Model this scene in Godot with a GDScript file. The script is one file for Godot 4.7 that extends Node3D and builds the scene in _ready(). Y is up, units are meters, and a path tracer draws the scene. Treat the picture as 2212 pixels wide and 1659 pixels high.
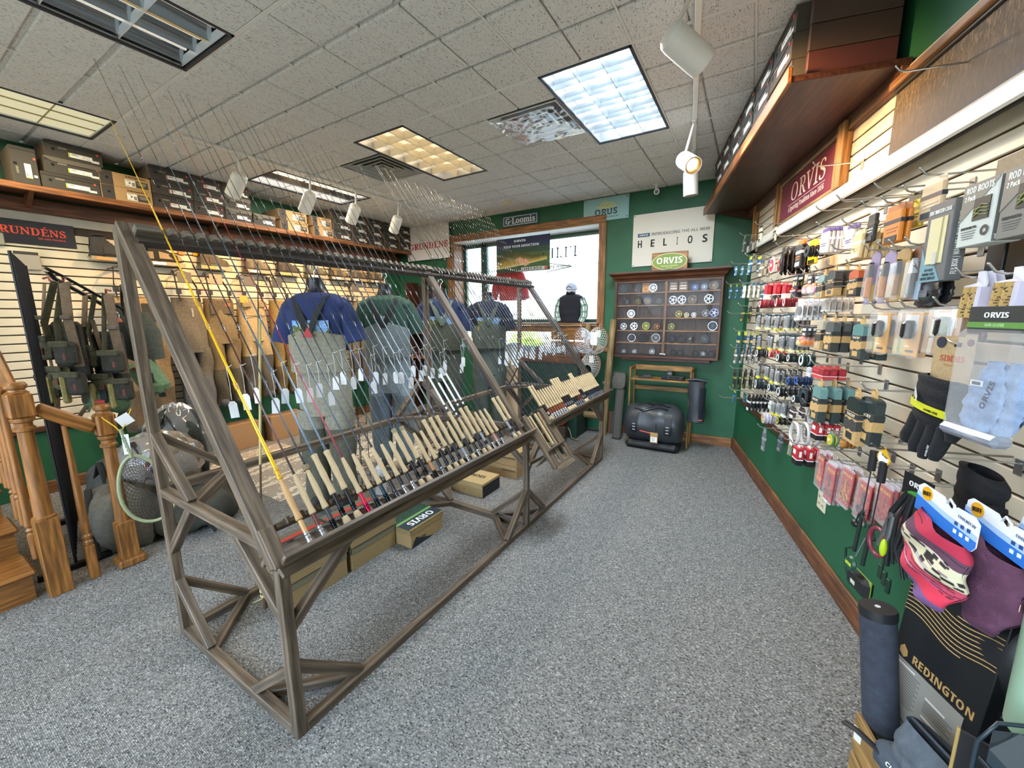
extends Node3D
# Fly shop interior. Units are metres, y is up, floor at 0; the camera stands at x 0, z 0 and the back wall is at z -5.39.

const CEIL := 3.142
const ORD := ["", "first", "second", "third", "fourth", "fifth", "sixth", "seventh", "eighth", "ninth", "tenth", "eleventh", "twelfth", "thirteenth", "fourteenth", "fifteenth", "sixteenth", "seventeenth", "eighteenth", "nineteenth", "twentieth", "twenty-first", "twenty-second", "twenty-third", "twenty-fourth", "twenty-fifth", "twenty-sixth", "twenty-seventh", "twenty-eighth", "twenty-ninth", "thirtieth", "thirty-first", "thirty-second", "thirty-third", "thirty-fourth", "thirty-fifth"]
const RW0 := Vector3(-0.106, 0, -5.39)          # back corner of the angled right wall
const RWU := Vector3(0.23107, 0, 0.97294)       # along that wall towards the camera
const RWN := Vector3(-0.97294, 0, 0.23107)      # out of that wall into the room
const RWA := -1.33762                           # turn of things that face out of it

class Geo:
	var v := PackedVector3Array()
	var n := PackedVector3Array()
	var t := PackedVector2Array()

	func tri(a: Vector3, b: Vector3, c: Vector3, na: Vector3, nb: Vector3, nc: Vector3, ta := Vector2.ZERO, tb := Vector2.ZERO, tc := Vector2.ZERO) -> void:
		if (b - a).cross(c - a).dot(na + nb + nc) > 0.0:
			v.append(a); v.append(c); v.append(b)
			n.append(na); n.append(nc); n.append(nb)
			t.append(ta); t.append(tc); t.append(tb)
		else:
			v.append(a); v.append(b); v.append(c)
			n.append(na); n.append(nb); n.append(nc)
			t.append(ta); t.append(tb); t.append(tc)

	func face(p: Array, nn: Vector3) -> void:
		for i in range(1, p.size() - 1):
			tri(p[0], p[i], p[i + 1], nn, nn, nn)

	# a, b, c, d go round; uv runs 0..1 from a (0,1) b (1,1) c (1,0) d (0,0)
	func quad(a: Vector3, b: Vector3, c: Vector3, d: Vector3, nn: Vector3) -> void:
		tri(a, b, c, nn, nn, nn, Vector2(0, 1), Vector2(1, 1), Vector2(1, 0))
		tri(a, c, d, nn, nn, nn, Vector2(0, 1), Vector2(1, 0), Vector2(0, 0))

	func box(c: Vector3, s: Vector3, bv := 0.0, x := Transform3D.IDENTITY) -> Geo:
		var h := s * 0.5
		var e := h - Vector3.ONE * bv
		for ax in 3:
			var a1 := (ax + 1) % 3
			var a2 := (ax + 2) % 3
			for sg in [-1.0, 1.0]:
				var nn := Vector3.ZERO
				nn[ax] = sg
				var q := []
				for k in [[-1, -1], [1, -1], [1, 1], [-1, 1]]:
					var p := c
					p[ax] += sg * h[ax]
					p[a1] += k[0] * e[a1]
					p[a2] += k[1] * e[a2]
					q.append(x * p)
				quad(q[0], q[1], q[2], q[3], (x.basis * nn).normalized())
		if bv > 0.0:
			for ax in 3:
				var a1 := (ax + 1) % 3
				var a2 := (ax + 2) % 3
				for k in [[-1, -1], [1, -1], [1, 1], [-1, 1]]:
					var nn := Vector3.ZERO
					nn[a1] = k[0]
					nn[a2] = k[1]
					var q := []
					for m in [[-1, 0], [1, 0], [1, 1], [-1, 1]]:
						var p := c
						p[ax] += m[0] * e[ax]
						p[a1] += k[0] * (e[a1] if m[1] else h[a1])
						p[a2] += k[1] * (h[a2] if m[1] else e[a2])
						q.append(x * p)
					face(q, (x.basis * nn).normalized())
			for k in 8:
				var sg := Vector3(1 if k & 1 else -1, 1 if k & 2 else -1, 1 if k & 4 else -1)
				face([x * (c + sg * Vector3(h.x, e.y, e.z)), x * (c + sg * Vector3(e.x, h.y, e.z)), x * (c + sg * Vector3(e.x, e.y, h.z))], (x.basis * sg).normalized())
		return self

	func surf(nu: int, nv: int, f: Callable, wrap := false) -> Geo:
		var p := []
		for i in nu + 1:
			var row := PackedVector3Array()
			for j in nv + 1:
				row.append(f.call(float(i) / nu, float(j) / nv))
			p.append(row)
		var q := []
		for i in nu + 1:
			var row := PackedVector3Array()
			for j in nv + 1:
				var i0 := i - 1 if i > 0 else (nu - 1 if wrap else 0)
				var i1 := i + 1 if i < nu else (1 if wrap else nu)
				var d: Vector3 = (p[i1][j] - p[i0][j]).cross(p[i][mini(j + 1, nv)] - p[i][maxi(j - 1, 0)])
				if d.length_squared() < 1e-16:
					d = (p[i1][clampi(j, 1, nv - 1)] - p[i0][clampi(j, 1, nv - 1)]).cross(p[i][mini(j + 1, nv)] - p[i][maxi(j - 1, 0)])
				if d.length_squared() < 1e-18:
					d = Vector3.UP
				row.append(d.normalized())
			q.append(row)
		for i in nu:
			for j in nv:
				var ua := Vector2(float(i) / nu, float(j) / nv)
				var ub := Vector2(float(i + 1) / nu, float(j + 1) / nv)
				tri(p[i][j], p[i + 1][j], p[i + 1][j + 1], q[i][j], q[i + 1][j], q[i + 1][j + 1], ua, Vector2(ub.x, ua.y), ub)
				tri(p[i][j], p[i + 1][j + 1], p[i][j + 1], q[i][j], q[i + 1][j + 1], q[i][j + 1], ua, ub, Vector2(ua.x, ub.y))
		return self

	# a round body through the points of a path; r is one radius or one per point
	func tube(path: Array, r, sides := 8, caps := true, flat := Vector2.ONE) -> Geo:
		var m := path.size()
		var up := Vector3.UP
		var rings := []
		var norms := []
		var last := Vector3.ZERO
		for i in m:
			var d: Vector3 = (path[mini(i + 1, m - 1)] - path[maxi(i - 1, 0)]).normalized()
			if i == 0:
				up = Vector3.UP if absf(d.y) < 0.9 else Vector3.RIGHT
				last = up.cross(d).normalized()
			else:
				last = (last - d * last.dot(d)).normalized()
			var w := d.cross(last)
			var rr: float = r[i] if r is Array else r
			var ring := PackedVector3Array()
			var nr := PackedVector3Array()
			for k in sides:
				var a := TAU * k / sides
				var o := last * cos(a) * flat.x + w * sin(a) * flat.y
				ring.append(path[i] + o * rr)
				nr.append((last * cos(a) * flat.y + w * sin(a) * flat.x).normalized())
			rings.append(ring)
			norms.append(nr)
		for i in m - 1:
			for k in sides:
				var l := (k + 1) % sides
				var u0 := float(k) / sides
				var u1 := float(k + 1) / sides
				var v0 := float(i) / (m - 1)
				var v1 := float(i + 1) / (m - 1)
				tri(rings[i][k], rings[i][l], rings[i + 1][l], norms[i][k], norms[i][l], norms[i + 1][l], Vector2(u0, v0), Vector2(u1, v0), Vector2(u1, v1))
				tri(rings[i][k], rings[i + 1][l], rings[i + 1][k], norms[i][k], norms[i + 1][l], norms[i + 1][k], Vector2(u0, v0), Vector2(u1, v1), Vector2(u0, v1))
		if caps:
			face(Array(rings[0]), (path[0] - path[1]).normalized())
			face(Array(rings[m - 1]), (path[m - 1] - path[m - 2]).normalized())
		return self

	# profile of (radius, height) pairs turned about y
	func lathe(pr: Array, sides := 16, x := Transform3D.IDENTITY) -> Geo:
		for i in pr.size() - 1:
			var a: Vector2 = pr[i]
			var b: Vector2 = pr[i + 1]
			if a.is_equal_approx(b):
				continue
			var d := b - a
			var nn := Vector2(d.y, -d.x).normalized()
			for k in sides:
				var a0 := TAU * k / sides
				var a1 := TAU * (k + 1) / sides
				var c0 := Vector3(cos(a0), 0, sin(a0))
				var c1 := Vector3(cos(a1), 0, sin(a1))
				var n0 := (x.basis * (c0 * nn.x + Vector3.UP * nn.y)).normalized()
				var n1 := (x.basis * (c1 * nn.x + Vector3.UP * nn.y)).normalized()
				var p0 := x * (c0 * a.x + Vector3.UP * a.y)
				var p1 := x * (c1 * a.x + Vector3.UP * a.y)
				var p2 := x * (c1 * b.x + Vector3.UP * b.y)
				var p3 := x * (c0 * b.x + Vector3.UP * b.y)
				if a.x > 1e-6:
					tri(p0, p1, p2, n0, n1, n1)
				if b.x > 1e-6:
					tri(p0, p2, p3, n0, n1, n0)
		return self

	# outline in x, y pushed along z from z0 to z1
	func prism(poly: PackedVector2Array, z0: float, z1: float, x := Transform3D.IDENTITY) -> Geo:
		var ix := Geometry2D.triangulate_polygon(poly)
		for s in 2:
			var z := z1 if s else z0
			var nn := x.basis * Vector3(0, 0, 1 if s else -1)
			for i in range(0, ix.size(), 3):
				var a := poly[ix[i]]
				var b := poly[ix[i + 1]]
				var c := poly[ix[i + 2]]
				tri(x * Vector3(a.x, a.y, z), x * Vector3(b.x, b.y, z), x * Vector3(c.x, c.y, z), nn, nn, nn, a, b, c)
		var cw := 1.0 if Geometry2D.is_polygon_clockwise(poly) else -1.0
		for i in poly.size():
			var a := poly[i]
			var b := poly[(i + 1) % poly.size()]
			var e := (b - a).normalized()
			quad(x * Vector3(a.x, a.y, z0), x * Vector3(b.x, b.y, z0), x * Vector3(b.x, b.y, z1), x * Vector3(a.x, a.y, z1), (x.basis * Vector3(-e.y * cw, e.x * cw, 0)).normalized())
		return self

	func ball(c: Vector3, r: Vector3, nu := 12, nv := 8) -> Geo:
		return surf(nu, nv, func(u: float, w: float): return c + Vector3(sin(w * PI) * cos(u * TAU) * r.x, cos(w * PI) * r.y, sin(w * PI) * sin(u * TAU) * r.z), true)

	func mesh() -> ArrayMesh:
		var a := []
		a.resize(Mesh.ARRAY_MAX)
		a[Mesh.ARRAY_VERTEX] = v
		a[Mesh.ARRAY_NORMAL] = n
		a[Mesh.ARRAY_TEX_UV] = t
		var m := ArrayMesh.new()
		m.add_surface_from_arrays(Mesh.PRIMITIVE_TRIANGLES, a)
		return m

var mats := {}
var texs := {}
var kept := {}
var used := {}
var rng := RandomNumberGenerator.new()

func R(a: float, b: float) -> float:
	return rng.randf_range(a, b)

# ---- objects
func numbered(called: String) -> String:
	var k: int = used.get(called, 0)
	used[called] = k + 1
	return called if k == 0 else "%s_%03d" % [called, k]

func obj(called: String, g, m: Material, parent: Node = null, at := Vector3.ZERO, rot := Vector3.ZERO) -> MeshInstance3D:
	var o := MeshInstance3D.new()
	o.mesh = g.mesh() if g is Geo else g
	o.material_override = m
	o.cast_shadow = GeometryInstance3D.SHADOW_CASTING_SETTING_ON
	if parent == null or parent == self:
		o.name = numbered(called)
		add_child(o)
	else:
		o.name = called
		parent.add_child(o, true)
	o.position = at
	o.rotation = rot
	return o

func tag(o: Node, label: String, category: String, group := "") -> Node:
	o.set_meta("label", label)
	o.set_meta("category", category)
	if group:
		o.set_meta("group", group)
	return o

func thing(called: String, label: String, category: String, at := Vector3.ZERO, turn := 0.0, group := "") -> Node3D:
	var o := Node3D.new()
	o.name = numbered(called)
	add_child(o)
	o.position = at
	o.rotation.y = turn
	tag(o, label, category, group)
	return o

func dup(src: Node3D, label: String, at: Vector3, turn: float, group := "") -> Node3D:
	var o: Node3D = src.duplicate()
	o.name = numbered(String(src.name).rstrip("0123456789").trim_suffix("_"))
	add_child(o)
	o.position = at
	o.rotation.y = turn
	o.set_meta("label", label)
	if group:
		o.set_meta("group", group)
	return o

func struct(o: Node) -> Node:
	o.set_meta("kind", "structure")
	return o

func frame(called: String, at := Vector3.ZERO, turn := 0.0) -> Node3D:
	var o := Node3D.new()
	o.name = called
	add_child(o)
	o.position = at
	o.rotation.y = turn
	o.set_meta("kind", "structure")
	return o

func wallpos(s: float, y: float, d: float) -> Vector3:
	return RW0 + RWU * s + RWN * d + Vector3.UP * y

func keep(key: String, make: Callable) -> Mesh:
	if not kept.has(key):
		var g = make.call()
		kept[key] = g.mesh() if g is Geo else g
	return kept[key]

func bx(c: Vector3, s: Vector3, bv := 0.0) -> Geo:
	return Geo.new().box(c, s, bv)

func beam(called: String, parent: Node, a: Vector3, b: Vector3, w: float, d: float, m: Material, bv := 0.003, roll := 0.0) -> MeshInstance3D:
	var l := (b - a).length()
	var o := obj(called, keep("beam%.3f_%.3f_%.3f" % [w, l, d], func(): return bx(Vector3.ZERO, Vector3(w, l, d), bv)), m, parent)
	var y := (b - a) / l
	var x := Vector3.BACK.cross(y) * -1.0 if absf(y.dot(Vector3.BACK)) < 0.9 else Vector3.RIGHT.cross(y).cross(y) * -1.0
	x = (x - y * x.dot(y)).normalized()
	o.transform = Transform3D(Basis(x, y, x.cross(y)).rotated(y, roll), (a + b) * 0.5)
	return o

# lettering: TextMesh of capital height h (about), optionally squeezed to width w; faces +z of its parent
func text(parent: Node, s: String, at: Vector3, h: float, m: Material, w := 0.0, rot := Vector3.ZERO, serif := false, bold := true, called := "lettering") -> MeshInstance3D:
	var key := "text%s%s%s" % [s, serif, bold]
	var tm: Mesh = keep(key, func():
		var f := SystemFont.new()
		f.font_names = PackedStringArray(["Droid Serif" if serif else "Droid Sans"])
		f.font_weight = 700 if bold else 400
		var x := TextMesh.new()
		x.text = s
		x.font = f
		x.font_size = 40
		x.pixel_size = 0.01
		x.curve_step = 2.0
		x.depth = 0.02
		return x)
	var o := obj(called, tm, m, parent)
	var k := h / 0.29
	var kx := k
	if w > 0.0:
		kx = w / maxf(tm.get_aabb().size.x, 0.01)
	o.transform = Transform3D(Basis.from_euler(rot) * Basis.from_scale(Vector3(kx, k, 0.05)), at)
	return o

# ---- materials
func noise(key: String, freq: float, lo: float, hi: float, size := 256, oct := 4, kind := FastNoiseLite.TYPE_SIMPLEX_SMOOTH, normal := false) -> NoiseTexture2D:
	if texs.has(key):
		return texs[key]
	var f := FastNoiseLite.new()
	f.seed = key.hash() % 1000
	f.noise_type = kind
	f.frequency = freq
	f.fractal_octaves = oct
	var t := NoiseTexture2D.new()
	t.width = size
	t.height = size
	t.seamless = true
	t.noise = f
	if normal:
		t.as_normal_map = true
		t.bump_strength = 4.0
	else:
		var g := Gradient.new()
		g.set_color(0, Color(lo, lo, lo))
		g.set_color(1, Color(hi, hi, hi))
		t.color_ramp = g
	texs[key] = t
	return t

func M(hex: String, rough := 0.6, metal := 0.0, a := 1.0) -> StandardMaterial3D:
	var key := "%s/%.2f/%.2f/%.2f" % [hex, rough, metal, a]
	if mats.has(key):
		return mats[key]
	var m := StandardMaterial3D.new()
	m.resource_name = "surface_" + hex
	m.albedo_color = Color(hex)
	m.roughness = rough
	m.metallic = metal
	if a < 1.0:
		m.albedo_color.a = a
		m.transparency = BaseMaterial3D.TRANSPARENCY_ALPHA
	mats[key] = m
	return m

# grain: 0 none, 1 along x, 2 along y, 3 along z
func grainy(hex: String, rough: float, tex: Texture2D, scale: Vector3, world := false, bump: Texture2D = null, bumps := 0.5, key2 := "") -> StandardMaterial3D:
	var key := "%s/%.2f/%s/%s/%s%s" % [hex, rough, str(tex.get_instance_id()) if tex else "", str(scale), str(world), key2]
	if mats.has(key):
		return mats[key]
	var m := StandardMaterial3D.new()
	m.resource_name = "grain_" + hex
	m.albedo_color = Color(hex)
	m.roughness = rough
	m.albedo_texture = tex
	m.uv1_triplanar = true
	m.uv1_world_triplanar = world
	m.uv1_scale = scale
	if bump:
		m.normal_enabled = true
		m.normal_texture = bump
		m.normal_scale = bumps
	mats[key] = m
	return m

func wood(hex: String, axis := 2, rough := 0.5, k := 1.0) -> StandardMaterial3D:
	var s := Vector3.ONE * 9.0 * k
	s[axis - 1] = 0.7 * k
	return grainy(hex, rough, noise("wood", 0.016, 0.5, 1.0, 256, 5), s)

func cloth(hex: String, rough := 0.9) -> StandardMaterial3D:
	var m := grainy(hex, rough, noise("cloth", 0.03, 0.78, 1.0, 256, 3), Vector3.ONE * 4.0, false, noise("clothn", 0.12, 0, 1, 256, 2, FastNoiseLite.TYPE_SIMPLEX, true), 0.35, "cloth")
	return m

func kraft(hex := "b08d62") -> StandardMaterial3D:
	return grainy(hex, 0.8, noise("kraft", 0.05, 0.88, 1.0, 256, 4), Vector3.ONE * 5.0)

func glow(hex: String, e: float, base := "ffffff") -> StandardMaterial3D:
	var key := "glow%s%.2f" % [hex, e]
	if mats.has(key):
		return mats[key]
	var m := StandardMaterial3D.new()
	m.resource_name = "glow_" + hex
	m.albedo_color = Color(base)
	m.emission_enabled = true
	m.emission = Color(hex)
	m.emission_energy_multiplier = e
	mats[key] = m
	return m

func picture(key: String, w: int, h: int, paint: Callable) -> ImageTexture:
	if not texs.has(key):
		var im := Image.create(w, h, false, Image.FORMAT_RGB8)
		paint.call(im)
		texs[key] = ImageTexture.create_from_image(im)
	return texs[key]

func printed(key: String, tex: Texture2D, rough := 0.7) -> StandardMaterial3D:
	if not mats.has("print" + key):
		var m := StandardMaterial3D.new()
		m.resource_name = "print_" + key
		m.albedo_texture = tex
		m.roughness = rough
		mats["print" + key] = m
	return mats["print" + key]

func fill(im: Image, x: int, y: int, w: int, h: int, hex: String) -> void:
	im.fill_rect(Rect2i(x, y, w, h), Color(hex))

# a thin card facing +z with the picture's uv on its front
func card(w: float, h: float, d := 0.002) -> Mesh:
	return keep("card%.4f_%.4f_%.4f" % [w, h, d], func():
		var g := Geo.new()
		g.box(Vector3.ZERO, Vector3(w, h, d))
		var e := Vector3(w * 0.5, h * 0.5, d * 0.5 + 0.0002)
		g.quad(Vector3(-e.x, -e.y, e.z), Vector3(e.x, -e.y, e.z), Vector3(e.x, e.y, e.z), Vector3(-e.x, e.y, e.z), Vector3.BACK)
		return g)

func _ready() -> void:
	rng.seed = 7
	var cam := Camera3D.new()
	cam.name = "camera"
	cam.position = Vector3(0, 1.62, 0)
	cam.rotation = Vector3(-0.17006, 0.54262, -0.01007)
	cam.fov = 87.972
	cam.near = 0.02
	cam.far = 200.0
	add_child(cam)
	cam.current = true
	var env := Environment.new()
	env.background_mode = Environment.BG_SKY
	var sky := Sky.new()
	var sm := ProceduralSkyMaterial.new()
	sm.sky_top_color = Color("9fc4ec")
	sm.sky_horizon_color = Color("e6f0fa")
	sm.ground_bottom_color = Color("8a8a84")
	sm.ground_horizon_color = Color("c8ccd0")
	sm.sky_energy_multiplier = 3.2
	sm.ground_energy_multiplier = 1.2
	sky.sky_material = sm
	env.sky = sky
	env.tonemap_mode = Environment.TONE_MAPPER_LINEAR
	env.tonemap_exposure = 1.0
	env.sdfgi_enabled = true
	env.ssao_enabled = true
	env.ssil_enabled = true
	var we := WorldEnvironment.new()
	we.name = "surroundings"
	we.environment = env
	add_child(we)
	var sun := DirectionalLight3D.new()
	sun.name = "sun"
	sun.rotation = Vector3(-0.86, 0.35, 0)
	sun.light_energy = 3.2
	sun.light_color = Color("fff1dc")
	sun.light_angular_distance = 0.6
	sun.shadow_enabled = true
	sun.sky_mode = DirectionalLight3D.SKY_MODE_LIGHT_ONLY
	add_child(sun)
	room()
	ceiling()
	outside()
	lamps()
	rack()
	rods()
	left_wall()
	stairs()
	middle()
	back_wall()
	right_wall()
	hooks()
	foreground()

func area(parent: Node, at: Vector3, size: Vector2, e: float, hex: String) -> void:
	var l := AreaLight3D.new()
	l.name = "panel_lamp"
	l.area_size = size
	l.light_energy = e
	l.light_color = Color(hex)
	l.shadow_enabled = true
	l.area_range = 14.0
	l.area_attenuation = 2.0
	l.position = at
	l.rotation = Vector3(-PI / 2, 0, 0)
	parent.add_child(l)

func green() -> Material:
	return grainy("21613f", 0.55, noise("paint", 0.01, 0.86, 1.0, 256, 3), Vector3.ONE * 0.6, true)

func carpet() -> StandardMaterial3D:
	var tex := picture("carpet", 1024, 1024, func(im: Image):
		var r := RandomNumberGenerator.new()
		r.seed = 3
		im.fill(Color("a9a8a6"))
		for j in range(0, 1024, 6):
			for i in range(0, 1024, 9):
				var k := r.randf()
				var v := 0.50 + 0.30 * k
				if r.randf() < 0.12:
					v *= 0.66
				elif r.randf() < 0.14:
					v = minf(v * 1.25, 0.95)
				var c := Color(v, v * r.randf_range(0.97, 1.0), v * r.randf_range(0.93, 0.99))
				var x := i + (4 if (j / 6) % 2 else 0) + r.randi_range(-2, 2)
				im.fill_rect(Rect2i(x, j + r.randi_range(-1, 1), 8, 5), c)
				im.fill_rect(Rect2i(x + 1, j + 5, 7, 1), c.darkened(0.45))
				im.fill_rect(Rect2i(x + 2, j + 1, 4, 2), c.lightened(0.12)))
	var m := StandardMaterial3D.new()
	m.resource_name = "carpet"
	m.albedo_texture = tex
	m.albedo_color = Color("c0c1bf")
	m.roughness = 1.0
	m.metallic_specular = 0.1
	m.uv1_triplanar = true
	m.uv1_world_triplanar = true
	m.uv1_scale = Vector3.ONE * 1.1
	m.heightmap_enabled = true
	m.heightmap_texture = tex
	m.heightmap_scale = 0.35
	return m

func room() -> void:
	struct(obj("floor", bx(Vector3(-1.5, -0.1, -1.1), Vector3(12, 0.2, 9.4)), carpet()))
	# left wall with its slat boards
	var wl := struct(obj("wall_left", bx(Vector3(-5.72, 1.58, -1.1), Vector3(0.2, 3.16, 9.4)), green()))
	var cream := grainy("d9ceb2", 0.45, noise("paint", 0.01, 0.86, 1.0, 256, 3), Vector3.ONE)
	var dark := M("3a2f24", 0.8)
	obj("slat_backing", bx(Vector3(-5.613, 1.57, -2.45), Vector3(0.012, 1.86, 5.0)), dark, wl)
	for k in 24:
		var y := 0.683 + 0.077 * k
		if y > 2.44:
			break
		obj("slat", keep("slatL", func(): return bx(Vector3.ZERO, Vector3(0.014, 0.066, 5.0), 0.003)), cream, wl, Vector3(-5.6, y + 0.0, -2.45))
	obj("plain_board", bx(Vector3(-5.6, 2.53, -2.45), Vector3(0.016, 0.09, 5.0), 0.003), grainy("b9b3a2", 0.6, noise("paint", 0.01, 0.86, 1.0, 256, 3), Vector3.ONE), wl)
	obj("bottom_strip", bx(Vector3(-5.597, 0.625, -2.45), Vector3(0.022, 0.05, 5.0), 0.003), wood("6b4128", 3), wl)
	struct(obj("baseboard_left", bx(Vector3(-5.607, 0.06, -3.0), Vector3(0.026, 0.12, 4.78), 0.005), wood("96673a", 3)))
	# back wall round the window opening
	var wb := Geo.new()
	var zc := -5.56
	wb.box(Vector3(-5.1, 1.58, zc), Vector3(1.48, 3.16, 0.34))
	wb.box(Vector3(-0.78, 1.58, zc), Vector3(2.16, 3.16, 0.34))
	wb.box(Vector3(-3.11, 2.99, zc), Vector3(2.5, 0.34, 0.34))
	wb.box(Vector3(-3.11, 0.55, zc), Vector3(2.5, 1.1, 0.34))
	struct(obj("wall_back", wb, green()))
	var pine := wood("b0773f", 1)
	struct(obj("baseboard_back", bx(Vector3(-0.86, 0.058, -5.378), Vector3(1.5, 0.116, 0.024), 0.005), pine))
	# angled right wall
	var fr := frame("wall_right", RW0, RWA)
	obj("plaster", bx(Vector3(4.4, 1.58, -0.1), Vector3(9.4, 3.16, 0.2)), green(), fr)
	var creamr := grainy("e0d6be", 0.45, noise("paint", 0.01, 0.86, 1.0, 256, 3), Vector3.ONE)
	obj("slat_backing", bx(Vector3(3.3, 1.7, 0.003), Vector3(6.1, 2.06, 0.006)), M("4a3a2a", 0.7), fr)
	for k in 27:
		obj("slat", keep("slatR", func(): return bx(Vector3.ZERO, Vector3(6.1, 0.067, 0.014), 0.003)), creamr, fr, Vector3(3.3, 0.717 + 0.0762 * k, 0.012))
	obj("bottom_strip", bx(Vector3(3.3, 0.652, 0.014), Vector3(6.1, 0.056, 0.028), 0.004), wood("6f452a", 1), fr)
	var br := frame("baseboard_right", RW0, RWA)
	obj("board", bx(Vector3(4.4, 0.06, 0.011), Vector3(8.8, 0.12, 0.022), 0.004), wood("8c5836", 1), br)
	obj("cap_moulding", bx(Vector3(4.4, 0.126, 0.008), Vector3(8.8, 0.014, 0.016), 0.004), wood("a8744a", 1), br)
	# walls that close the room behind the camera
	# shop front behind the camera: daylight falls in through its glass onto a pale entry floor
	var wn := Geo.new()
	wn.box(Vector3(-1.5, 0.2, 3.5), Vector3(12, 0.4, 0.2))
	wn.box(Vector3(-1.5, 3.03, 3.5), Vector3(12, 0.26, 0.2))
	for q in [[-6.6, 1.8], [2.9, 3.2], [-3.6, 0.12], [-1.2, 0.12]]:
		wn.box(Vector3(q[0], 1.6, 3.5), Vector3(q[1], 2.7, 0.2))
	var wnear := struct(obj("wall_near", wn, green()))
	obj("pane", bx(Vector3(-2.2, 1.65, 3.5), Vector3(7.0, 2.5, 0.006)), M("ffffff", 0.02, 0.0, 0.03), wnear)
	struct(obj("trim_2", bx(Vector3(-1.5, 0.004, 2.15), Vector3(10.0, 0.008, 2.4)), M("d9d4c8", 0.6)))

func cell_free(i: int, j: int) -> bool:
	# i counts the one-foot cells in x from -2.2476, j in z from -1.3435 away from the camera
	for b in [[3, 5, 4, 8], [-3, -1, 4, 8], [-3, -1, -4, 0], [-9, -7, -4, 0], [-9, -7, 4, 8], [1, 3, 5, 7], [-5, -3, 5, 7]]:
		if i >= b[0] and i < b[1] and j >= b[2] and j < b[3]:
			return false
	return true

func ceiling() -> void:
	var c := struct(obj("ceiling", bx(Vector3(-1.5, CEIL + 0.16, -1.1), Vector3(12, 0.1, 9.4)), M("a9a8a3", 0.9)))
	var tex := picture("fissures", 1024, 1024, func(im: Image):
		var r := RandomNumberGenerator.new()
		r.seed = 11
		im.fill(Color(0.93, 0.93, 0.92))
		for k in 14000:
			var v := r.randf_range(0.86, 0.97)
			im.fill_rect(Rect2i(r.randi_range(0, 1020), r.randi_range(0, 1020), r.randi_range(2, 5), r.randi_range(3, 12)), Color(v, v, v))
		for k in 4200:
			var v := r.randf_range(0.42, 0.74)
			im.fill_rect(Rect2i(r.randi_range(0, 1020), r.randi_range(0, 1020), r.randi_range(1, 3), r.randi_range(3, 13)), Color(v, v, v)))
	var m := StandardMaterial3D.new()
	m.resource_name = "ceiling_tile"
	m.albedo_texture = tex
	m.albedo_color = Color("e6e5e2")
	m.roughness = 0.95
	m.uv1_triplanar = true
	m.uv1_world_triplanar = true
	m.uv1_scale = Vector3.ONE * 0.9
	var tile := keep("tile", func(): return bx(Vector3.ZERO, Vector3(0.2948, 0.024, 0.2788), 0.0075).box(Vector3(0, 0.013, 0), Vector3(0.3048, 0.003, 0.3048)))
	var far := Geo.new()
	var cells := []
	for i in range(-12, 13):
		for j in range(-15, 14):
			var p := Vector3(-2.2476 + (i + 0.5) * 0.3048, CEIL + 0.012, -1.3435 - (j + 0.5) * 0.3048)
			if not cell_free(i, j) or p.x < -5.6 or p.z < -5.5:
				continue
			# not behind the angled right wall
			if (p - RW0).dot(RWN) < -0.1:
				continue
			cells.append(p)
	cells.sort_custom(func(a, b): return a.length_squared() - (4.0 if a.z < -0.2 else 0.0) < b.length_squared() - (4.0 if b.z < -0.2 else 0.0))
	for k in cells.size():
		if k < 300:
			obj("ceiling_tile", tile, m, c, cells[k])
		else:
			far.box(cells[k], Vector3(0.2948, 0.024, 0.2788), 0.0075).box(cells[k] + Vector3(0, 0.013, 0), Vector3(0.3048, 0.003, 0.3048))
	var o := obj("ceiling_tiles", far, m, c)
	o.set_meta("kind", "stuff")
	# bare grid between the two-by-four panels
	var bar := M("d9d8d3", 0.5)
	for i in range(-11, 12, 2):
		obj("grid_bar", bx(Vector3(-2.2476 + i * 0.3048, CEIL + 0.006, -1.1), Vector3(0.012, 0.008, 9.0), 0.002), bar, c)
	for j in [-12, -8, -4, 0, 4, 8, 12]:
		obj("grid_bar", bx(Vector3(-1.5, CEIL + 0.0065, -1.3435 - j * 0.3048), Vector3(8.2, 0.008, 0.024), 0.002), bar, c)
	# detector and camera
	var d := thing("smoke_detector", "small cream wedge shaped sensor on the ceiling by the back wall", "sensor", Vector3(-2.99, CEIL - 0.001, -4.88))
	obj("body", Geo.new().prism(PackedVector2Array([Vector2(-0.06, 0), Vector2(0.06, 0), Vector2(0.045, -0.034), Vector2(-0.05, -0.026)]), -0.035, 0.035), M("d8cfae", 0.5), d)
	var sc := thing("security_camera", "white bullet security camera on the ceiling above the back banner", "camera", Vector3(-1.12, CEIL - 0.001, -5.22))
	obj("mount", Geo.new().lathe([Vector2(0, 0), Vector2(0.035, 0), Vector2(0.035, -0.012), Vector2(0.012, -0.016), Vector2(0.012, -0.05), Vector2(0, -0.05)], 14), M("e8e6e0", 0.4), sc)
	var dir := Vector3(0.16, -0.35, 0.92).normalized()
	obj("barrel", Geo.new().tube([Vector3(0, -0.06, -0.05), Vector3(0, -0.06, -0.05) + dir * 0.01, Vector3(0, -0.06, -0.05) + dir * 0.13], [0.022, 0.03, 0.031], 14), M("e8e6e0", 0.4), sc)
	obj("lens", Geo.new().tube([Vector3(0, -0.06, -0.05) + dir * 0.125, Vector3(0, -0.06, -0.05) + dir * 0.133], 0.022, 14), M("141414", 0.15), sc)

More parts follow.
